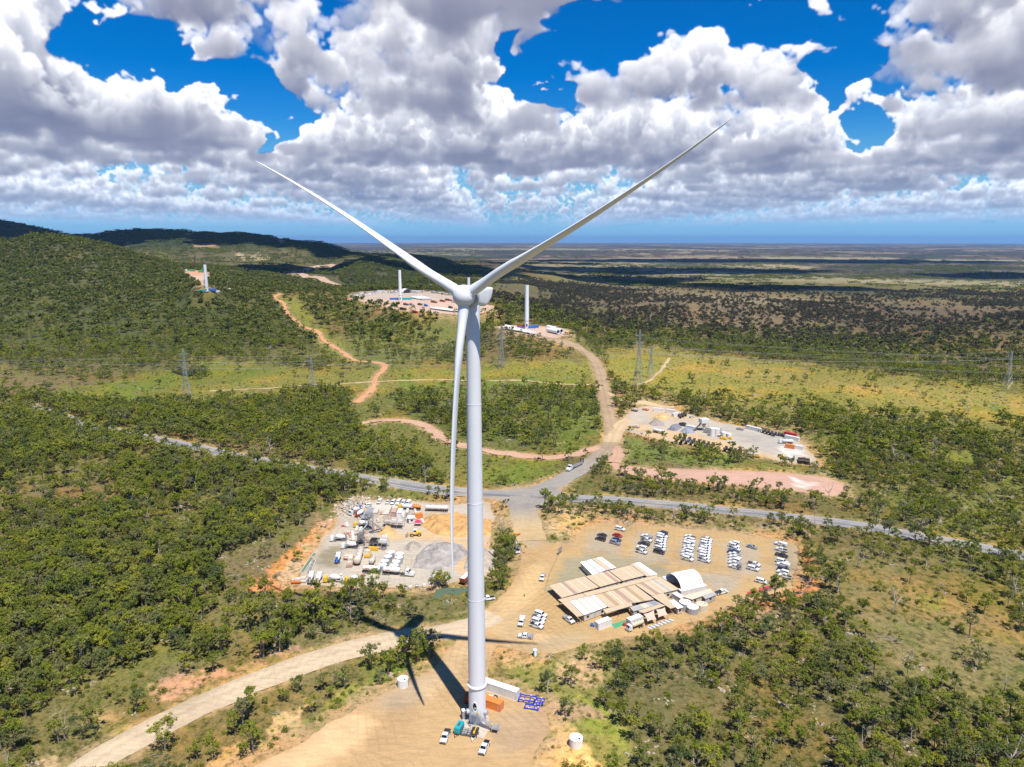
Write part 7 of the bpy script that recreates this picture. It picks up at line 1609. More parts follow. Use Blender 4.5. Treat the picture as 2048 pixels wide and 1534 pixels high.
def gantry():
    a = at(739, 1062); t = empty('loading_frame', 'tall grey steel loading frame over the yellow mixer', 'loading frame', (a.x, a.y, ZB), R(20)); frame_tower(t, 3.6, 3.6, 8.0, 'galvanised', 4); mb = MB(); mb.lathe([(.5, 0), (1.7, 1.8), (1.7, 3.0)], 16, trans(0, 0, 6.2)); mb.build('weigh_hopper', MAT['steel'], t, smooth=True); mb = MB(); mb.box(-2.2, 2.2, -2.2, 2.2, 8.0, 8.1); mb.build('platform', MAT['steel'], t)
    a = at(722, 1090); t = empty('mixing_tower', 'grey lattice mixing tower beside the white mixers', 'mixing tower', (a.x, a.y, ZB), R(15)); frame_tower(t, 3.0, 3.0, 6.5, 'dark_steel', 3); mb = MB(); mb.box(-1.2, 1.2, -1.2, 1.2, 3.5, 5.8); mb.build('mixer_box', MAT['steel'], t); mb = MB(); mb.bar((0, 0, 6.2), (3.5, 5.0, 8.0), .25, 6); mb.build('screw_feeder', MAT['galvanised'], t)
gantry()
def hopper(p, w, d, h, paint, lab, n=2, rot=-8, skirt='dusty_cream'):
    a = at(*p); t = empty('aggregate_hopper', lab, 'hopper', (a.x, a.y, ZB), R(rot)); cw = w/n
    for i in range(n):
        x = -w/2+cw*(i+.5); mb = MB(); mb.loft([[(x-.3, -.3, h*.4), (x+.3, -.3, h*.4), (x+.3, .3, h*.4), (x-.3, .3, h*.4)], [(x-cw*.47, -d/2, h*.7), (x+cw*.47, -d/2, h*.7), (x+cw*.47, d/2, h*.7), (x-cw*.47, d/2, h*.7)], [(x-cw*.47, -d/2, h), (x+cw*.47, -d/2, h), (x+cw*.47, d/2, h), (x-cw*.47, d/2, h)]], False)
        b = mb.build('bin', MAT[paint], t); mb = MB(); mb.box(x-cw*.42, x+cw*.42, -d*.42, d*.42, h*.82, h*.84); mb.build('contents', MAT[skirt], b)
    mb = MB()
    for x in (-w/2, 0, w/2):
        for y in (-d/2, d/2): mb.bar((x, y, 0), (x, y, h*.75), .12)
    for y in (-d/2, d/2): mb.bar((-w/2, y, h*.72), (w/2, y, h*.72), .12); mb.bar((-w/2, y, .4), (w/2, y, .4), .1)
    mb.build('legs', MAT['steel'], t); return t
t = hopper((795, 1056), 6.2, 3.2, 4.6, 'container_white', 'white loading hopper beside the small sand pile', 2); hopper((776, 1053), 4.2, 2.6, 3.6, 'dusty_cream', 'sand-coloured feed hopper left of the white one', 1); hopper((766, 1096), 4.6, 3.6, 4.6, 'container_white', 'pale aggregate bin with a white front in the middle of the yard', 1)
t = hopper((750, 1097), 4.0, 3.4, 4.6, 'dark_steel', 'open dark bin with a yellow front in the middle of the yard', 1, skirt='opening_dark'); mb = MB(); mb.box(-2.2, 2.2, -2.9, -1.9, .3, 1.9); mb.build('yellow_front', MAT['yellow'], t, bevel=.05)
def hcyl(p, q, L, r, z, paint, lab, name='storage_tank', hop=False):
    a = at(*p); t = empty(name, lab, 'tank', (a.x, a.y, ZB)); place(t, p, q); tank_body(t, -L/2, L/2, r, z, paint, 'vessel')
    for x in (-L/3, L/3): mb = MB(); mb.box(x-.2, x+.2, -r*.8, r*.8, 0, z-r*.6); mb.build('cradle', MAT['dark_steel'], t)
    return t
hcyl((718, 1121), (5, -16), 12.5, 1.5, 2.4, 'dusty_cream', 'long dusty cream horizontal silo lying beside the conveyors'); hcyl((745, 1128), (5, -12), 5.0, 1.2, 2.0, 'dusty_cream', 'short cream tank with red ends behind the road train')
def skid(p, q, L, w, h, paint, lab, top='dusty_cream', name='plant_skid'):
    t = empty(name, lab, 'plant unit'); place(t, p, q); mb = MB(); mb.box(-L/2, L/2, -w/2, w/2, .3, h*.55); mb.build('base', MAT[paint], t, bevel=.05); mb = MB(); mb.box(-L*.1, L*.42, -w*.4, w*.4, h*.55, h); mb.box(-L*.42, -L*.2, -w*.3, w*.3, h*.55, h*.8); mb.build('engine_house', MAT[top], t, bevel=.05)
    mb = MB()
    for x in (-L*.4, 0, L*.4): mb.box(x-.15, x+.15, -w/2-.05, w/2+.05, 0, .3)
    mb.build('skids', MAT['dark_steel'], t); return t
skid((701, 1127), (5, -16), 8.5, 2.6, 2.6, 'dusty_pink', 'dusty pink plant skid left of the long cream silo'); skid((693, 1118), (5, -14), 3.5, 2.2, 1.4, 'container_brown', 'small dark red open skip beside the pink plant skid'); skid((736, 1113), (5, -10), 4.0, 2.4, 2.6, 'yellow', 'yellow power unit behind the long road train')
for p, q, L, paint, lb in [((752, 1031), (5, -12), 6.06, 'dusty_cream', 'dusty cream container in the middle of the stored sections, leftmost'), ((776, 1029), (5, -11), 12.19, 'dusty_cream', 'long dusty container lying towards the rear, with an orange side'), ((789, 1030), (5, -10), 6.06, 'dusty_pink', 'dusty container with a red end, left of the pair'), ((800, 1031), (5, -10), 6.06, 'container_white', 'dusty white container, right of the pair'), ((837, 1037), (14, -2), 4.0, 'container_orange', 'orange container beside the white control hut')]:
    lab_cont(p, q, L, paint, lb)
a = at(737, 1031); t = empty('sheet_stack', 'tilted blue-grey sheet roof over stored parts at the upper left of the yard', 'sheet roof', (a.x, a.y, ZB)); place(t, (736, 1034), (10, -14)); mb = MB(); mb.prism([(-5, 1.0), (-5, 1.1), (5, 2.9), (5, 2.8)], -2.2, 2.2); mb.build('sheet', MAT['galvanised'], t); mb = MB(); [mb.bar((x, y, 0), (x, y, 1.9+x*.18), .08) for x in (-4.5, 4.5) for y in (-2, 2)]; mb.build('legs', MAT['dark_steel'], t)
hut([(815, 1031), (829, 1030), (831, 1036), (816, 1037)], ZB+3.0, 'roof_white', 'small white control hut beside the orange container', walls='container_white', zb=ZB)
t = empty('tent_shade', 'pink-red shade over crates below the control hut', 'shade'); place(t, (836, 1052), (8, 0)); mb = MB(); mb.prism([(-1.6, 2.0), (0, 2.7), (1.6, 2.0)], -1.2, 1.2); mb.build('canopy', MAT['pink_red'], t); mb = MB(); [mb.bar((x, y, 0), (x, y, 2.0), .06) for x in (-1.5, 1.5) for y in (-1.1, 1.1)]; mb.build('legs', MAT['steel'], t)
# rear row: fuel truck with white and orange tank, white tank trailer, utes
t = empty('tank_truck_with_trailer', 'orange-cabbed truck with white and orange tanks along the rear edge of the gravel yard', 'tanker truck'); chassis(t, -6.5, 6.5, [5.8, 4.4, -3.0, -4.3, -5.5]); cab(t, 7.0, 'yellow', stripe='red'); tank_body(t, -1.2, 4.6, 1.15, 2.35, 'car_white'); tank_body(t, -6.4, -1.4, 1.05, 2.25, 'container_orange', 'rear_tank'); place(t, (820, 1020), (-30, -1)); t.scale = (.9,)*3
t = empty('tank_trailer', 'silver-white tank trailer on its own behind the sand pile', 'trailer'); chassis(t, -6.5, 6.0, [-3.4, -4.6, -5.8]); tank_body(t, -6.2, 6.0, 1.2, 2.35, 'container_white'); place(t, (873, 1023), (-30, -1)); t.scale = (.95,)*3; mb = MB(); [mb.bar((5.0, y, 0), (5.0, y, 1.2), .09) for y in (-.8, .8)]; mb.build('landing_leg', MAT['yellow'], t)
for i, (x, y, k, tr) in enumerate([(759, 1006, 'ute', 'canopy'), (776.5, 1006.5, 'ute', 'tub'), (786.5, 1007.5, 'suv', None), (797.5, 1008, 'van', None), (807, 1008.5, 'suv', None), (816.5, 1009, 'ute', 'canopy')]):
    car(k, 'car_white', tr, (x, y), (-8, 9), 'white %s, %s in the rear row of the gravel yard' % (KN.get(k, 'van'), ['leftmost', 'second from the left', 'third from the left', 'fourth from the left', 'fifth from the left', 'rightmost'][i]), 'vehicles along the rear edge of the gravel yard')
car('suv', 'car_white', None, (735, 1014), (-18, 3), 'white four-wheel drive parked sideways beside the rubble heap', 'vehicles along the rear edge of the gravel yard')
# wheel loader, articulated yellow machine, tipper
def loader():
    t = empty('wheel_loader', 'yellow wheel loader with its bucket to the left, in front of the sand pile', 'wheel loader'); mb = MB(); mb.prism([(-3.2, 1.0), (-3.2, 2.3), (-.6, 2.5), (-.4, 1.0)], -1.0, 1.0); mb.prism([(-.3, .9), (-.3, 1.7), (1.8, 1.7), (2.2, .9)], -.9, .9); mb.build('body', MAT['yellow'], t, bevel=.06)
    mb = MB(); mb.prism([(-.9, 1.7), (-.9, 3.2), (.7, 3.2), (.9, 1.7)], -.8, .8, .08, 2); c = mb.build('cab', MAT['white_paint'], t); mb = MB(); side_glass(mb, [[(-.7, 2.1), (-.7, 3.0), (.55, 3.0), (.7, 2.1)]], lambda z: .81); mb.add([(.93, -.65, 2.0), (.93, .65, 2.0), (.76, .65, 3.05), (.76, -.65, 3.05)], [(0, 1, 2, 3)]); mb.build('windows', MAT['glass_dark'], c)
    mb = MB(); [mb.bar((1.2, s*.5, 1.8), (3.4, s*.5, .8), .16) for s in (1, -1)]; mb.build('lift_arms', MAT['yellow'], t); mb = MB(); mb.prism([(3.3, .2), (3.3, 1.3), (3.6, 1.5), (3.7, .5), (4.5, .3), (4.5, .15)], -1.45, 1.45); mb.build('bucket', MAT['steel'], t)
    for x in (1.4, -2.0):
        for y in (1.1, -1.1): wheel(t, x, y, .8, .55)
    return t
t = loader(); place(t, (830, 1072), (-16, 1))
def digger():
    t = empty('concrete_pump_truck', 'yellow and white pump truck with a folded boom, near the lower blade tip', 'pump truck'); chassis(t, -4.2, 4.0, [3.2, -1.8, -3.1]); cab(t, 4.4, 'car_white'); mb = MB(); mb.box(-4.3, 2.2, -1.2, 1.2, 1.15, 1.5); mb.build('deck', MAT['steel'], t)
    mb = MB(); mb.bar((1.8, 0, 2.9), (-4.6, 0, 3.3), .3); mb.bar((1.6, .5, 2.4), (-4.4, .5, 2.5), .26); mb.bar((1.4, -.5, 2.2), (-4.0, -.5, 2.3), .22); mb.cbox((1.6, 0, 2.0), (1.0, 1.3, 1.4)); mb.build('folded_boom', MAT['yellow'], t); return t
place(digger(), (878, 1166), (-14, -9))
t = empty('tipper_truck', 'brown and white tipper truck partly behind the tower beside the gravel yard', 'tipper truck'); chassis(t, -4, 4, [3.2, -1.8, -3.0]); cab(t, 4.4, 'car_white'); mb = MB(); mb.prism([(-4.2, 1.2), (-4.4, 2.9), (2.1, 2.9), (2.1, 1.2)], -1.2, 1.2); mb.build('tipper_body', MAT['container_brown'], t); mb = MB(); mb.box(-4.2, 1.9, -1.05, 1.05, 2.91, 2.96); mb.build('load_cover', MAT['white_paint'], t); place(t, (934, 1162), (16, -15))
# settling pits
def pits():
    for pts, lb, mt in (([(600, 1146), (608, 1146), (628, 1116), (621, 1115)], 'long green settling pit with white kerbs beside the orange bank', 'pit_green'), ([(612, 1148), (620, 1150), (632, 1122), (626, 1120)], 'grey concrete settling pit with divided cells, next to the green one', 'steel'), ([(621, 1114), (629, 1115), (634, 1108), (627, 1107)], 'small dark settling pit at the upper end of the green one', 'pit_green')):
        P = [at_z(x, y, ZB) for x, y in pts]; c = sum(P, Vector())/4; t = empty('settling_pit', lb, 'settling pit', (c.x, c.y, ZB+.05)); Q = [p-c for p in P]; mb = MB(); mb.add([(p.x, p.y, .12) for p in Q], [(0, 1, 2, 3)]); mb.build('water', MAT[mt], t)
        for i in range(4): mb = MB(); a, b = Q[i], Q[(i+1) % 4]; mb.bar((a.x, a.y, .2), (b.x, b.y, .2), .28); mb.build('kerb', MAT['concrete'], t)
        if mt == 'steel':
            for f in (.25, .5, .75): mb = MB(); a = Q[0].lerp(Q[3], f); b = Q[1].lerp(Q[2], f); mb.bar((a.x, a.y, .2), (b.x, b.y, .2), .16); mb.build('divider', MAT['concrete'], t)
pits()
for p, paint, lb in [((593, 1166), 'orange', 'orange and white machine part at the left end of the front row'), ((604, 1164), 'container_white', 'white pile of pipes and frames beside the leftmost mixers')]: skid(p, (10, 0), 4.0, 2.4, 2.0, paint, lb)
for i, (p, paint) in enumerate([((849, 1174), 'white_paint'), ((821, 1177), 'container_white'), ((812, 1177), 'white_paint'), ((834, 1175), 'steel')]):
    a = at(*p); t = empty('liquid_tote', 'white plastic liquid tote at the lower edge of the gravel yard, %s' % ['rightmost', 'second from the left', 'leftmost', 'third from the left'][i], 'tote', (a.x, a.y, a.z), R(8), 'liquid totes at the yard edge'); mb = MB(); mb.box(-.6, .6, -.6, .6, .15, 1.3); mb.build('bottle', MAT[paint], t, bevel=.1); mb = MB()
    for x in (-.62, 0, .62):
        for y in (-.62, .62): mb.bar((x, y, 0), (x, y, 1.25), .025)
    mb.build('cage', MAT['galvanised'], t)
for p, nm, c in (((690, 1053), 'red frame', 'red'), ((695, 1068), 'orange and red frame', 'orange'), ((712, 1070), 'pinkish frame', 'dusty_pink')):
    skid(p, (10, 0), 3.2, 1.6, 1.3, c, 'small '+nm+' among the parts stored left of the conveyors')
rg2 = random.Random(21)
CL = [('container_white', 'white'), ('dusty_cream', 'cream'), ('steel', 'grey'), ('dusty_pink', 'pinkish')]; CP = {}
for i in range(58):
    u_, v_ = rg2.random(), rg2.random(); bx = [(716, 818, 1018, 1046), (690, 735, 1048, 1092), (735, 775, 1076, 1100), (806, 845, 1018, 1046)][i % 4]; p = (bx[0]+(bx[1]-bx[0])*u_, bx[2]+(bx[3]-bx[2])*v_); pa, nm = CL[rg2.randrange(4)]; sz = ('short', 'long')[i % 2]
    lb = '%s %s crate of stored parts in the crowded middle of the gravel yard' % (sz, nm); gp = '%s %s crates in the gravel yard' % (sz, nm)
    if (pa, sz) not in CP: CP[(pa, sz)] = skid(p, (rg2.uniform(2, 8), -10), 3.6 if sz == 'long' else 1.9, 1.3, rg2.uniform(.9, 1.6), pa, lb, pa, name='parts_crate'); CP[(pa, sz)]['group'] = gp; continue
    a = at(*p); copy_tree(CP[(pa, sz)], (a.x, a.y, a.z+.06), rg2.uniform(1.2, 2.2), lb, gp)
heap([(806, 1098), (815, 1088), (832, 1084), (845, 1092), (836, 1102), (818, 1104)], 1.8, (.40, .35, .29), 'small grey gravel heap behind the large one', z=ZB, seed=9)
# ------------------------------------------------------------------ the second yard beyond the highway
Z2 = -1.0
t = make_tanker('white water tanker on the orange ground at the left of the far yard', 'car_white', 'car_white'); place(t, (1317, 867), (18, 4))
heap([(1295, 848), (1310, 838), (1328, 846), (1330, 852), (1305, 853)], 3.0, (.36, .31, .28), 'grey-brown gravel cone at the left of the far yard', z=Z2, seed=5); heap([(1333, 860), (1345, 851), (1360, 850), (1366, 857), (1350, 863)], 3.2, (.22, .22, .25), 'dark gravel cone beside the white control cabin of the far yard', z=Z2, seed=6)
heap([(1358, 864), (1368, 858), (1384, 860), (1390, 866), (1372, 869)], 2.6, (.27, .30, .36), 'blue-grey gravel heap in front of the white control cabin', z=Z2, seed=7); heap([(1298, 840), (1312, 832), (1330, 830), (1342, 838), (1322, 843)], 2.4, (.62, .42, .2), 'low sand heap at the rear left of the far yard', 'sand_pile', z=Z2, seed=8)
lab_cont((1381, 860), (14, 3), 7.5, 'container_white', 'white control cabin in the middle of the far yard', 3.0)
ZB = Z2
def plant2():
    a = at(1407, 861); t = empty('batching_tower', 'pale batching tower with a raised house in the middle of the far yard', 'batching tower', (a.x, a.y, Z2), R(12)); frame_tower(t, 4.5, 4.5, 6, 'galvanised', 2); mb = MB(); mb.box(-3.0, 3.0, -2.6, 2.6, 6, 9); mb.build('house', MAT['container_white'], t); mb = MB(); mb.lathe([(.4, 0), (1.6, 2.5), (1.6, 4)], 14, trans(0, 0, 2.2)); mb.build('cone', MAT['steel'], t); mb = MB(); mb.bar((-8, -1, .6), (-2, 0, 6), .5, 4); mb.build('feed_belt', MAT['dark_steel'], t)
    skid((1426, 868), (14, 3), 13, 4.5, 5.0, 'steel', 'grey plant housing right of the batching tower', 'roof_grey'); skid((1440, 874), (14, 3), 9, 3, 1.6, 'steel', 'low grey frame in front of the plant housing'); skid((1365, 852), (14, 3), 6, 2.5, 2.6, 'dark_steel', 'dark machine left of the white control cabin', 'dark_steel')
    for p, r, h, nm in (((1425, 856), 1.8, 6.0, 'rear left'), ((1434, 857), 1.9, 5.6, 'rear right'), ((1448, 864), 1.7, 4.4, 'middle'), ((1458, 867), 1.7, 3.8, 'rightmost')): rtank(p, r, h, 'pale upright silo of the far yard, '+nm, 'container_white', Z2)
    for p, pa, nm in (((1447, 879), 'yellow', 'left'), ((1457, 878), 'yellow', 'right')): skid(p, (10, 2), 5, 2.2, 1.8, pa, 'yellow unit in front of the far silos, the %s one' % nm, 'yellow')
plant2()
def reel(p, lab, group, r=1.5, w=1.5, paint='cable_black', rz=R(70)):
    a = at(*p); t = empty('cable_drum', lab, 'cable drum', (a.x, a.y, a.z), rz, group); M = Matrix.Translation((0, 0, r)) @ Matrix.Rotation(R(90), 4, 'X')
    for s in (-1, 1): mb = MB(); mb.lathe([(r, s*w/2-.06), (r, s*w/2+.06)], 18, M); mb.build('flange', MAT['dark_steel'], t)
    mb = MB(); mb.lathe([(r*.8, -w/2+.07), (r*.8, w/2-.07)], 18, M); mb.build('wound_cable', MAT[paint], t, smooth=True); return t
RP = {}
def reels(spots, label, group, paint='cable_black'):
    for p in spots:
        if paint not in RP: RP[paint] = reel(p, label, group, paint=paint); continue
        a = at(*p); copy_tree(RP[paint], (a.x, a.y, a.z), R(random.uniform(60, 80)), label, group)
gA = 'cable drums in the row behind the trees'; LA = 'black cable drum in the long rows behind the belt of trees in the far yard'
reels([(1353+9.5*i+3.5*j, 884+2.2*i-3.4*j) for i in range(8) for j in range(3) if not (i == 2 and j == 1)], LA, gA); reels([(1376, 885)], 'blue cable drum among the black ones behind the belt of trees', gA, 'container_blue')
reels([(1449+9*i+3.5*j, 903+2.2*i-3.4*j) for i in range(4) for j in range(2)], 'black cable drum in the right-hand rows behind the belt of trees', 'cable drums in the right-hand rows'); reels([(1359+5*i+2*j, 834-2*i+3*j) for i in range(3) for j in range(2)], 'black cable drum beside the white huts at the rear of the far yard', 'cable drums by the white huts')
reels([(1519+7*i+4*j, 864+2.2*i-2*j) for i in range(5) for j in range(2)], 'black cable drum against the rear fence of the far yard', 'cable drums against the rear fence'); reels([(1557, 872), (1563, 873), (1569, 875)], 'black cable drum left of the red container', 'cable drums by the red container'); reels([(1481, 905)], 'orange cable drum at the end of the row behind the trees', 'cable drums in the right-hand rows', 'orange')
for p, q, L, pa, lb in [((1316, 823), (14, 1), 7, 'container_white', 'white hut at the rear left of the far yard'), ((1341.5, 826), (14, 2), 8, 'container_white', 'white hut with a red base at the rear of the far yard'), ((1351, 833), (12, -2), 6, 'container_white', 'small white container in front of the rear huts'), ((1581, 873), (14, 3), 9, 'container_red', 'red container at the right end of the far yard'), ((1584, 880), (14, 3), 10, 'container_white', 'white container behind the white truck in the far yard'), ((1580, 897), (14, 2.5), 6, 'container_orange', 'orange half of the orange and white pair of containers'), ((1596, 899), (14, 2.5), 6.06, 'container_white', 'white half of the orange and white pair of containers'), ((1507, 861), (14, 3.5), 12.19, 'container_white', 'long low white container along the rear fence of the far yard')]: lab_cont(p, q, L, pa, lb)
t = make_tanker('white truck with a white box among the containers of the far yard', 'car_white', 'car_white'); place(t, (1572, 888), (-14, -1)); mixer('yellow', 'steel', (1576, 921), (-14, -2), 'yellow and white concrete mixer at the lower right of the far yard')
for i, p in enumerate([(1600, 924), (1607, 924), (1615, 926)]):
    a = at(*p); t = empty('pipe_stack', 'black stack of pipes at the lower right corner of the far yard, %s' % ['left', 'middle', 'right'][i], 'pipes', (a.x, a.y, a.z), R(70), 'pipe stacks'); mb = MB(); [mb.bar((-4, -1+.5*k, .3+.5*j), (4, -1+.5*k, .3+.5*j), .24, 8) for k in range(5) for j in range(4)]; mb.build('pipes', MAT['cable_black'], t); mb = MB(); mb.box(-3, -2.8, -1.3, 1.3, 0, 2.2); mb.box(2.8, 3, -1.3, 1.3, 0, 2.2); mb.build('stakes', MAT['timber'], t)
car('suv', 'car_white', None, (1384, 836), (12, -3), 'white four-wheel drive beside the cable drums at the rear of the far yard', 'vehicles of the far yard')
for p, pa, lb in [((1269, 823), 'dark_steel', 'black machine on the orange ground at the left of the far yard'), ((1291, 821), 'orange', 'orange skip beside the black machine'), ((1480, 860), 'steel', 'grey steel parts at the rear of the far yard'), ((1497, 908), 'container_white', 'white and grey skid behind the trees of the far yard'), ((1512, 914), 'yellow', 'yellow skid behind the trees of the far yard'), ((1272, 856), 'dusty_pink', 'brown-red timber stack at the entrance of the far yard')]: skid(p, (12, 2), 5, 2.6, 2.2, pa, lb)
# ------------------------------------------------------------------ unfinished towers and laydown yards on the ridge
def half_tower(p, top_py, rpx, lab, ring=True):
    a = at(*p); X, Y, Z = a; d0 = a.length; t = empty('tower_section', lab, 'unfinished tower', (X, Y, Z))
    tt = px_dir(p[0], top_py); k = math.hypot(tt[0], tt[1]); H = (CAMH+tt[2]/k*math.hypot(X, Y))-Z; zc = Y*math.cos(PITCH)+(CAMH-Z)*math.sin(PITCH); r = rpx/FPX*zc
    mb = MB(); mb.lathe([(r, 0), (r, H*.4), (r*.95, H*.7), (r*.90, H)], 28); mb.build('shell', MAT['turbine_white'], t, smooth=True); mb = MB(); mb.lathe([(r, H*.16), (r*1.06, H*.165), (r*1.06, H*.175), (r, H*.18)], 28); mb.build('flange', MAT['turbine_grey'], t); mb = MB(); mb.box(-r*.3, r*.3, -r*1.02, -r*.9, H*.04, H*.10); mb.build('door_opening', MAT['opening_dark'], t); mb = MB(); mb.lathe([(r*.86, H-.1), (r*.86, H+.02)], 24); mb.build('top_cover', MAT['turbine_grey'], t); return t, H
half_tower((1053.5, 656), 570, 4.2, 'unfinished white turbine tower right of the big turbine, beside blue containers'); half_tower((801, 601), 540, 3.1, 'unfinished white turbine tower in the large laydown yard left of the big turbine'); half_tower((414, 583), 529, 3.1, 'unfinished white turbine tower in the woods at the foot of the left hill')
a = at(801, 601); b = at(938, 620)
t, H = half_tower((938, 622), 555, 3.0, 'unfinished white turbine tower whose top shows just behind the hub')
for p, q, L, pa, lb in [((1042, 660), (10, 0), 9, 'container_blue', 'blue container left of the unfinished tower on the right'), ((1064, 657), (10, 0), 9, 'container_blue', 'blue container right of the unfinished tower, nearer one'), ((1071, 656), (10, 0), 8, 'container_blue', 'blue container at the right end beside the unfinished tower'), ((1044, 655), (10, 0), 12, 'container_brown', 'brown container behind the unfinished tower on the right'),
      ((788, 600), (10, 0), 14, 'container_blue', 'blue containers left of the tower in the laydown yard'), ((814, 600), (10, 0), 16, 'teal', 'teal container right of the tower in the laydown yard'), ((423, 582), (10, 0), 14, 'container_blue', 'blue container at the foot of the tower in the woods'), ((404, 584), (10, 0), 10, 'teal', 'teal container left of the tower in the woods'), ((430, 585), (10, 0), 16, 'container_white', 'white container right of the tower in the woods')]: lab_cont(p, q, L, pa, lb, 3.2, w=3.2)
def blade_rest(p, q, L, lab, group, r=1.7):
    t = empty('rotor_blade', lab, 'turbine blade', (0, 0, 0), 0, group); mb = MB(); rings = []
    for i in range(15):
        s = i/14; c = r*(1.0 if s < .06 else (1.5 if s < .25 else 1.5*(1-(s-.25)/.75)**.8+.06)); h = r*max(.12, 1-s*1.25); rings.append([(-L/2+L*s, c*math.cos(b), 1.9+h*math.sin(b)) for b in np.linspace(0, 2*math.pi, 12, endpoint=False)])
    mb.loft(rings); mb.build('shell', MAT['turbine_white'], t, smooth=True)
    for x in (-L/2+1, L*.15): mb = MB(); mb.box(x-.3, x+.3, -1.8, 1.8, 0, 1.2); mb.build('cradle', MAT['dark_steel'], t)
    place(t, p, q); return t
for i in range(3): blade_rest((1046-2*i, 666-2.3*i), (44, 9), 72, 'white turbine blade lying on the ground left of the right-hand unfinished tower, %s' % ['nearest', 'middle', 'farthest'][i], 'blades on the ground by the right-hand tower')
for i in range(4): blade_rest((838+6*i, 599.5-1.4*i+1.0*i), (24, 5), 66, 'white turbine blade lying in the laydown yard, %s from the left' % ['first', 'second', 'third', 'fourth'][i], 'blades in the laydown yard')
for i in range(3): blade_rest((886+10*i, 622+.6*i), (34, 5), 66, 'white turbine blade at the lower edge of the laydown yard, %s from the left' % ['first', 'second', 'third'][i], 'blades at the lower edge of the laydown yard')
def section(p, q, L, r, lab):
    t = empty('tower_tube', lab, 'tower section', (0, 0, 0), 0, 'tower sections lying on the ground'); M = Matrix.Translation((-L/2, 0, r+.6)) @ Matrix.Rotation(R(90), 4, 'Y'); mb = MB(); mb.lathe([(r, 0), (r, L), (r*.86, L), (r*.86, L-2.5)], 24, M, closed=False); mb.build('shell', MAT['turbine_white'], t, smooth=True); mb = MB(); mb.lathe([(r*.85, L-2.6), (r*.85, L-2.5)], 20, M); mb.build('inside', MAT['opening_dark'], t)
    for x in (-L/3, L/3): mb = MB(); mb.box(x-.3, x+.3, -r, r, 0, .9); mb.build('cradle', MAT['dark_steel'], t)
    place(t, p, q)
section((1106, 667), (22, 5), 24, 2.4, 'white tower section lying with its open end to the right, left of the pair'); section((1113, 665), (22, 5), 24, 2.4, 'white tower section lying with its open end to the right, right of the pair'); section((1104, 661), (22, 5), 20, 2.4, 'white tower section lying behind the open-ended pair')
# laydown yard: parked things seen as small shapes, one object each
rg = random.Random(12)
kinds = [('container_white', 12, 'white container'), ('galvanised', 14, 'bundle of grey steel'), ('container_brown', 12, 'dark red container'), ('container_white', 16, 'white crate'), ('dark_steel', 12, 'dark machine'), ('teal', 10, 'teal crate')]
def far_item(p, q, L, w, h, pa, lab, name='stored_crate', cat='crate', group=None):
    t = empty(name, lab, cat, (0, 0, 0), 0, group); mb = MB(); mb.box(-L/2, L/2, -w/2, w/2, .25, h); mb.build('case', MAT[pa], t, bevel=.15); mb = MB(); [mb.box(x-.3, x+.3, -w/2-.05, w/2+.05, 0, .25) for x in (-L*.35, L*.35)]; mb.box(-L*.45, L*.1, -w*.35, w*.35, h, h*1.25); mb.build('skids', MAT['dark_steel'], t); place(t, p, q)
for i in range(64):
    x = 702+i*4.2; y = (593.5-min(i, 14)*.62 if i < 15 else 585.0-(.05*(i-15) if i < 30 else .0)+max(0, i-36)*.30)+rg.uniform(-1.0, 2.2); pa, L, nm = rg.choice(kinds[:2]+kinds[3:4] if i < 40 else kinds)
    if 796 < x < 806: continue
    far_item((x, y), (12, rg.uniform(-1, 1.5)), L*rg.uniform(.5, .9), 3.0, rg.uniform(1.8, 3.2), pa, nm+' stored along the rear edge of the laydown yard', group=nm+' row along the rear edge of the laydown yard')
for i, (x, y, pa, L, lb) in enumerate([(812, 611, 'dark_steel', 12, 'dark low trailer in the middle of the pinkish yard'), (823, 611.5, 'steel', 8, 'grey trailer right of the dark low trailer'), (840, 611, 'dark_steel', 10, 'dark truck near the centre of the pinkish yard'), (852, 613, 'container_blue', 8, 'blue-grey machine right of the dark truck'), (868, 606, 'container_brown', 16, 'row of brown frames in the yard right of the tower'), (885, 604, 'container_brown', 14, 'brown frame nearer to the hub'), (897, 602, 'container_brown', 18, 'dark red long frame left of the hub'), (908, 606, 'container_white', 12, 'white truck just left of the hub'), (806, 620, 'cable_black', 14, 'black stack at the lower edge of the pinkish yard'), (830, 626, 'red', 12, 'red container at the lower edge of the pinkish yard'), (780, 618, 'steel', 8, 'grey vehicle at the lower left edge of the pinkish yard'), (901, 617, 'dark_steel', 8, 'dark machine at the right edge of the pinkish yard'), (845, 586, 'yellow', 9, 'yellow machine at the rear of the laydown yard'), (862, 586, 'timber', 18, 'timber crates at the rear of the laydown yard')]): far_item((x, y), (12, 1.5), L, 2.8, 2.6, pa, lb, 'stored_machine', 'machine')
a = at(812, 586); t = empty('arched_store', 'small white arched store at the rear of the laydown yard', 'shelter', tuple(a)); mb = MB(); mb.add([(x, 9*math.cos(b), 8*math.sin(b)) for x in (-8, 8) for b in np.linspace(0, math.pi, 13)], [(i, i+1, i+14, i+13) for i in range(12)]+[tuple(range(12, -1, -1))]); mb.build('canopy', MAT['dome_white'], t, smooth=True); t.rotation_euler = (0, 0, R(-60)); mb = MB(); mb.box(-7, 7, -9.3, -8.9, 0, 2.4); mb.build('side_wall', MAT['container_white'], t)
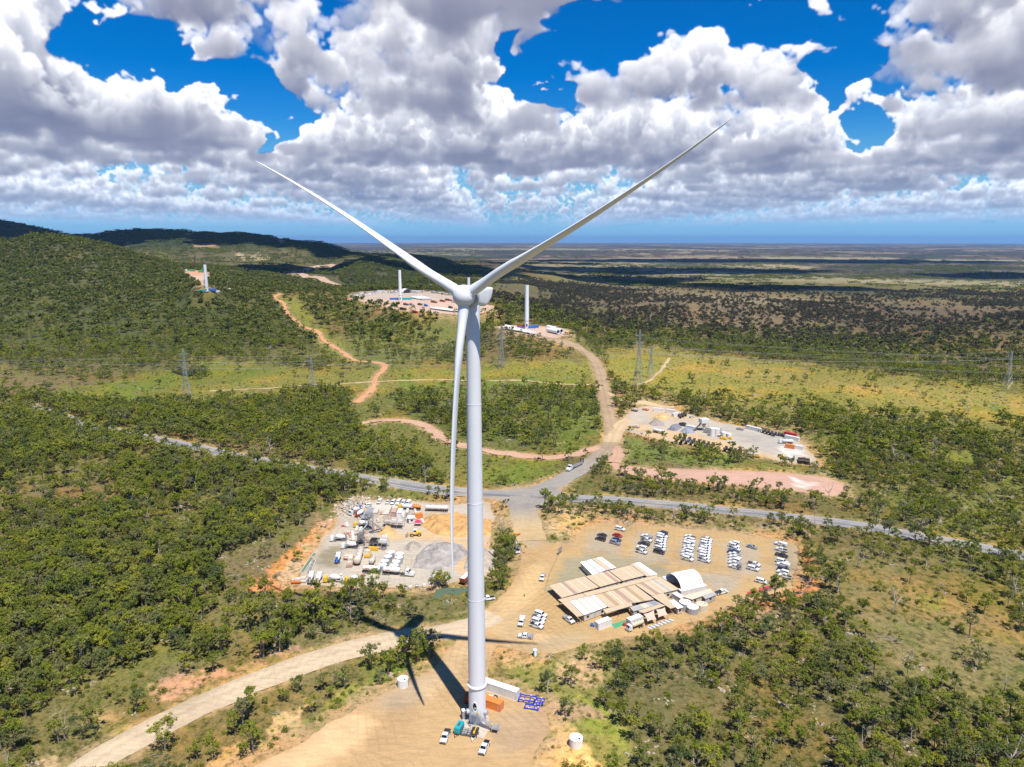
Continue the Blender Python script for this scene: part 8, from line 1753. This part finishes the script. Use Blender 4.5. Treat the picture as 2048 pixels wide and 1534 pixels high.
# cranes on the cleared spot under the left hill
def crane(p, hpx, lean, lab, paint):
    a = at(*p); zc = a.y*math.cos(PITCH)+(CAMH-a.z)*math.sin(PITCH); s = zc/FPX; t = empty('crawler_crane', lab, 'crane', tuple(a), R(0)); mb = MB(); mb.box(-5, 5, -4, -2, 0, 1.6); mb.box(-5, 5, 2, 4, 0, 1.6); mb.build('crawler_track', MAT['dark_steel'], t); mb = MB(); mb.box(-6, 4, -2.4, 2.4, 1.8, 5); mb.build('house', MAT[paint], t, bevel=.2)
    mb = MB(); H = hpx*s; A = Vector((2, 0, 4)); B = Vector((2+lean*s, 0, H))
    for dx, dy in ((-.8, -.8), (.8, -.8), (.8, .8), (-.8, .8)): mb.bar(A+Vector((dx, dy, 0)), B+Vector((dx*.4, dy*.4, 0)), .28)
    for k in range(14): f, g = k/14, (k+1)/14; P = A.lerp(B, f); Q = A.lerp(B, g); mb.bar(P+Vector((-.8, -.8, 0)), Q+Vector((.8, -.8, 0)), .16); mb.bar(P+Vector((.8, .8, 0)), Q+Vector((-.8, .8, 0)), .16)
    mb.build('lattice_boom', MAT['dark_steel' if hpx > 30 else paint], t); return t
crane((385.5, 543), 33, 6, 'green crawler crane with a black lattice boom under the left hill', 'green_paint'); crane((402, 545), 14, 6, 'smaller green crane beside the unfinished tower in the woods', 'green_paint')
for i, (x, y, pa, L, lb) in enumerate([(420, 541.5, 'white_paint', 26, 'long white section on the clearing under the hill'), (428, 557, 'white_paint', 10, 'white nacelle part standing in the woods right of the tower'), (438, 561, 'white_paint', 16, 'white hub part lying in the woods'), (452, 565, 'white_paint', 18, 'white long part at the right end of the woods clearing'), (448, 580, 'container_white', 10, 'white crate cluster in the woods, left'), (458, 582, 'container_white', 10, 'white crate cluster in the woods, right'), (372, 543, 'container_white', 8, 'white hut on the orange clearing under the hill'), (418, 564, 'white_paint', 14, 'white part beside the unfinished tower in the woods')]): far_item((x, y), (12, 1.5), L, 3.4, 4.5, pa, lb, 'turbine_component', 'turbine part')
# ------------------------------------------------------------------ pylons and lines
def pylon(p, top_py, big, lab):
    a = at(*p); X, Y, Z = a; tt = px_dir(p[0], top_py); k = math.hypot(tt[0], tt[1]); H = (CAMH+tt[2]/k*math.hypot(X, Y))-Z; AVOID.append((X, Y, 7)); t = empty('power_pylon', lab, 'pylon', (X, Y, Z), R(14), 'lattice power pylons'); w0 = H*.155 if big else H*.2; th = .15
    def wd(z): f = z/H; return w0*(1-f/.62)+1.5*f/.62 if f < .62 else 1.5-(f-.62)/.38*.6
    mb = MB(); n = 9 if big else 7; zs = [H*(1-(1-i/n)**1.35) for i in range(n+1)]
    c = lambda z, i: Vector(((1, 1, -1, -1)[i]*wd(z)/2, (1, -1, -1, 1)[i]*wd(z)/2, z))
    for i in range(4):
        for z0, z1 in zip(zs[:-1], zs[1:]): mb.bar(c(z0, i), c(z1, i), th)
    mb.build('legs', MAT['galvanised'], t); mb = MB()
    for i in range(4):
        j = (i+1) % 4
        for z0, z1 in zip(zs[:-1], zs[1:]): mb.bar(c(z0, i), c(z1, j), th*.62, 3); mb.bar(c(z0, j), c(z1, i), th*.62, 3); mb.bar(c(z1, i), c(z1, j), th*.62, 3)
    mb.build('lattice_bracing', MAT['galvanised'], t); arms = []
    for f, L in (((.66, 5.5), (.78, 6.5), (.90, 4.8)) if big else ((.86, 6.5),)):
        for s in ((1, -1) if big else (-1,)):
            mb = MB(); z = H*f; e = Vector((s*L, 0, z+.4)); mb.bar(Vector((s*.7, -.6, z)), e, .12); mb.bar(Vector((s*.7, .6, z)), e, .12); mb.bar(Vector((s*.6, 0, z+1.6)), e, .10); mb.bar(Vector((s*L*.5, 0, z+.2)), Vector((s*L*.5, 0, z+1.0)), .08); ar = mb.build('cross_arm', MAT['galvanised'], t)
            mb = MB(); mb.bar(e, e-Vector((0, 0, 2.0)), .13, 6); mb.build('insulator', MAT['container_brown'], ar); arms.append(Matrix.Translation(a) @ rotz(R(14)) @ (e-Vector((0, 0, 2.0))))
    if not big:
        mb = MB(); [mb.bar(Vector((x, 0, H*.86)), Vector((x, 0, H*.8)), .1) for x in (1.2,)]; mb.build('insulator', MAT['container_brown'], t); arms.append(Matrix.Translation(a) @ rotz(R(14)) @ Vector((1.2, 0, H*.8))); arms.append(a+Vector((0, 0, H)))
    return arms
A1 = pylon((375, 798), 698, True, 'tall lattice pylon at the far left in front of the farm dam'); A2 = pylon((1003, 736), 650, True, 'tall lattice pylon just right of the turbine tower among the trees'); A3 = pylon((1276, 776), 660, True, 'tall lattice pylon, the larger of the two beside each other on the right')
B1 = pylon((625, 772), 715, False, 'short lattice pylon with a side arm beside the green strip on the left'); B2 = pylon((1301, 757), 693, False, 'short lattice pylon, the smaller of the two beside each other on the right'); B3 = pylon((2014, 776), 703, False, 'short lattice pylon alone at the right edge of the field')
def line(a, b, sag, t):
    mb = MB(); n = 22; P = [a.lerp(b, i/n)-Vector((0, 0, sag*4*(i/n)*(1-i/n))) for i in range(n+1)]; o = P[0]
    for p, q in zip(P[:-1], P[1:]): mb.bar(p-o, q-o, .055, 3)
    w = mb.build('wire', MAT['steel'], t); w.location = o
def span(As, Bs, sag, lab):
    t = empty('power_line', lab, 'power line', (0, 0, 0), 0, 'power line spans')
    for p, q in zip(As, Bs): line(p, q, sag, t)
off = lambda A, d: [p+Vector(d) for p in A]
span(A1, A2, 9, 'sagging wires between the far left pylon and the pylon beside the turbine tower'); span(A2, A3, 5, 'sagging wires between the pylon beside the turbine tower and the tall right one'); span(A3, off(A3, (900, -60, -8)), 14, 'sagging wires from the tall right pylon across the field to the right edge'); span(off(A1, (-700, 120, 0)), A1, 12, 'sagging wires from the far left pylon to the left edge of the photo')
span(B1, B2, 6, 'wires between the short pylon on the left and the short one on the right'); span(B2, B3, 5, 'wires between the short right pylon and the one at the right edge of the field'); span(off(B1, (-700, 110, 0)), B1, 8, 'wires from the short left pylon to the left edge of the photo')
PT, SH, DB, SOLOS = plant_trees()
stuff_mass('woodland', PT, 'open eucalypt woodland covering the plateau, slopes and far hills', 'woodland')
stuff_mass('scrub', SH, 'low shrubs and saplings dotted through the grass between the trees', 'scrub')
stuff_mass('debris', DB, 'scattered stones, fallen branches and dead stems in the grass', 'debris')
TREE_AREAS = [('left', 'gum tree in the forest left of the curving dirt road', 'trees in the forest left of the curving road'),
              ('strip', 'gum tree on the grass between the curving road and turbine pad', 'trees between the curving road and the turbine pad'),
              ('plant', 'gum tree in the belt between gravel yard and curving road', 'trees between the gravel yard and the curving road'),
              ('right', 'gum tree on the slope below the tan-roofed compound', 'trees on the slope below the compound'),
              ('east', 'gum tree in the woods right of the car park', 'trees right of the car park')]
SIZES = {0: 'spreading', 1: 'tall pale-trunked', 2: 'compact', 3: 'tall narrow', 4: 'small pale-trunked', 5: 'broad-crowned', 6: 'slender', 7: 'pale-trunked stunted', 8: 'wide open-crowned'}
def place_solo():
    for x, y, z, i, s, r_, px, py in SOLOS:
        rx = 160+(1534-py)*1.6 if py > 1290 else 960
        if px > 985: a = 'east' if (px > 1640 and py < 1330) else 'right'
        elif py > 1290 and px > np.interp(py, [1290, 1310, 1338, 1368, 1397, 1430, 1466, 1502, 1545, 1600], [740, 660, 580, 500, 430, 360, 290, 225, 160, 60]): a = 'strip'
        elif px > 430 and py > 1170: a = 'plant'
        else: a = 'left'
        lab = next(t for t in TREE_AREAS if t[0] == a); cm, tm, h, sp, _ = TREEP[i]
        word = SIZES[i]; o = empty('gum_tree', word+' '+lab[1], 'tree', (x, y, z), r_, word+' '+lab[2]); o.scale = (s, s, s)
        for nm, me in (('crown', cm), ('trunk', tm)):
            c = bpy.data.objects.new(nm, me); COL.objects.link(c); c.parent = o
place_solo()
# ------------------------------------------------------------------ unseen cumulus masses added overhead to throw shade on the hills and the plain
def added_shade_clouds():
    m = bpy.data.materials.new('shade_cloud_white'); m.use_nodes = True; nt = m.node_tree; N = nt.nodes; N.clear()
    d = N.new('ShaderNodeBsdfDiffuse'); d.inputs[0].default_value = (.9, .9, .92, 1); t = N.new('ShaderNodeBsdfTranslucent'); t.inputs[0].default_value = (.9, .9, .95, 1)
    mx = N.new('ShaderNodeMixShader'); mx.inputs[0].default_value = .3; nt.links.new(d.outputs[0], mx.inputs[1]); nt.links.new(t.outputs[0], mx.inputs[2])
    o = N.new('ShaderNodeOutputMaterial'); nt.links.new(mx.outputs[0], o.inputs[0])
    rg = np.random.default_rng(8)
    # shadow centre on the ground (X, Y), radii across and along, share of ragged holes
    SH = [(-2300, 5100, 2400, 1600), (-900, 4300, 1100, 700), (-450, 3000, 700, 330), (350, 3600, 900, 500), (2600, 2500, 700, 260), (-3300, 4300, 900, 700),
          (1300, 5200, 1500, 500), (3900, 4300, 1500, 600), (2500, 7600, 2600, 800), (1100, 3000, 600, 260), (-100, 6600, 1300, 500)]
    import bmesh
    for i, (x, y, rx, ry) in enumerate(SH):
        hz = 2700.0; k = hz/SUNV.z; cx = x+SUNV.x*k; cy = y+SUNV.y*k
        bm = bmesh.new()
        for j in range(9):
            a = rg.uniform(0, 6.28); q = rg.uniform(0, .6) if j else 0; s = rg.uniform(.38, .62) if j else .75
            M = Matrix.Translation((cx+rx*q*math.cos(a), cy+ry*q*math.sin(a), hz+rg.uniform(0, 60))) @ Matrix.Diagonal((rx*s, ry*s, 120+min(rx, ry)*s*.35, 1))
            bmesh.ops.create_icosphere(bm, subdivisions=4, radius=1, matrix=M)
        V = np.array([v.co for v in bm.verts]); C = np.array([cx, cy, hz]); dsp = nz(V[:, 0], V[:, 1], 5000, TL2)*.16+nz(V[:, 0]+V[:, 2], V[:, 1], 1700, TL2)*.07
        V2 = C+(V-C)*(1+dsp)[:, None]
        for v, c in zip(bm.verts, V2): v.co = c
        me = bpy.data.meshes.new('added_shade_cloud'); bm.to_mesh(me); bm.free(); me.materials.append(m); me.polygons.foreach_set('use_smooth', [True]*len(me.polygons))
        ob = bpy.data.objects.new('added_shade_cloud', me); COL.objects.link(ob); ob['kind'] = 'structure'
added_shade_clouds()
# ------------------------------------------------------------------ the air itself
def haze():
    mb = MB(); mb.box(-70000, 70000, -70000, 70000, -520, 330); m = bpy.data.materials.new('haze_air'); m.use_nodes = True; nt = m.node_tree; nt.nodes.clear()
    v = nt.nodes.new('ShaderNodeVolumePrincipled'); v.inputs['Color'].default_value = (.34, .60, 1.0, 1); v.inputs['Density'].default_value = 2.0e-5; v.inputs['Anisotropy'].default_value = .1
    o = nt.nodes.new('ShaderNodeOutputMaterial'); nt.links.new(v.outputs[0], o.inputs['Volume']); ob = mb.build('haze', m); tag(ob, kind='stuff')
haze()
print('objects', len(bpy.data.objects))
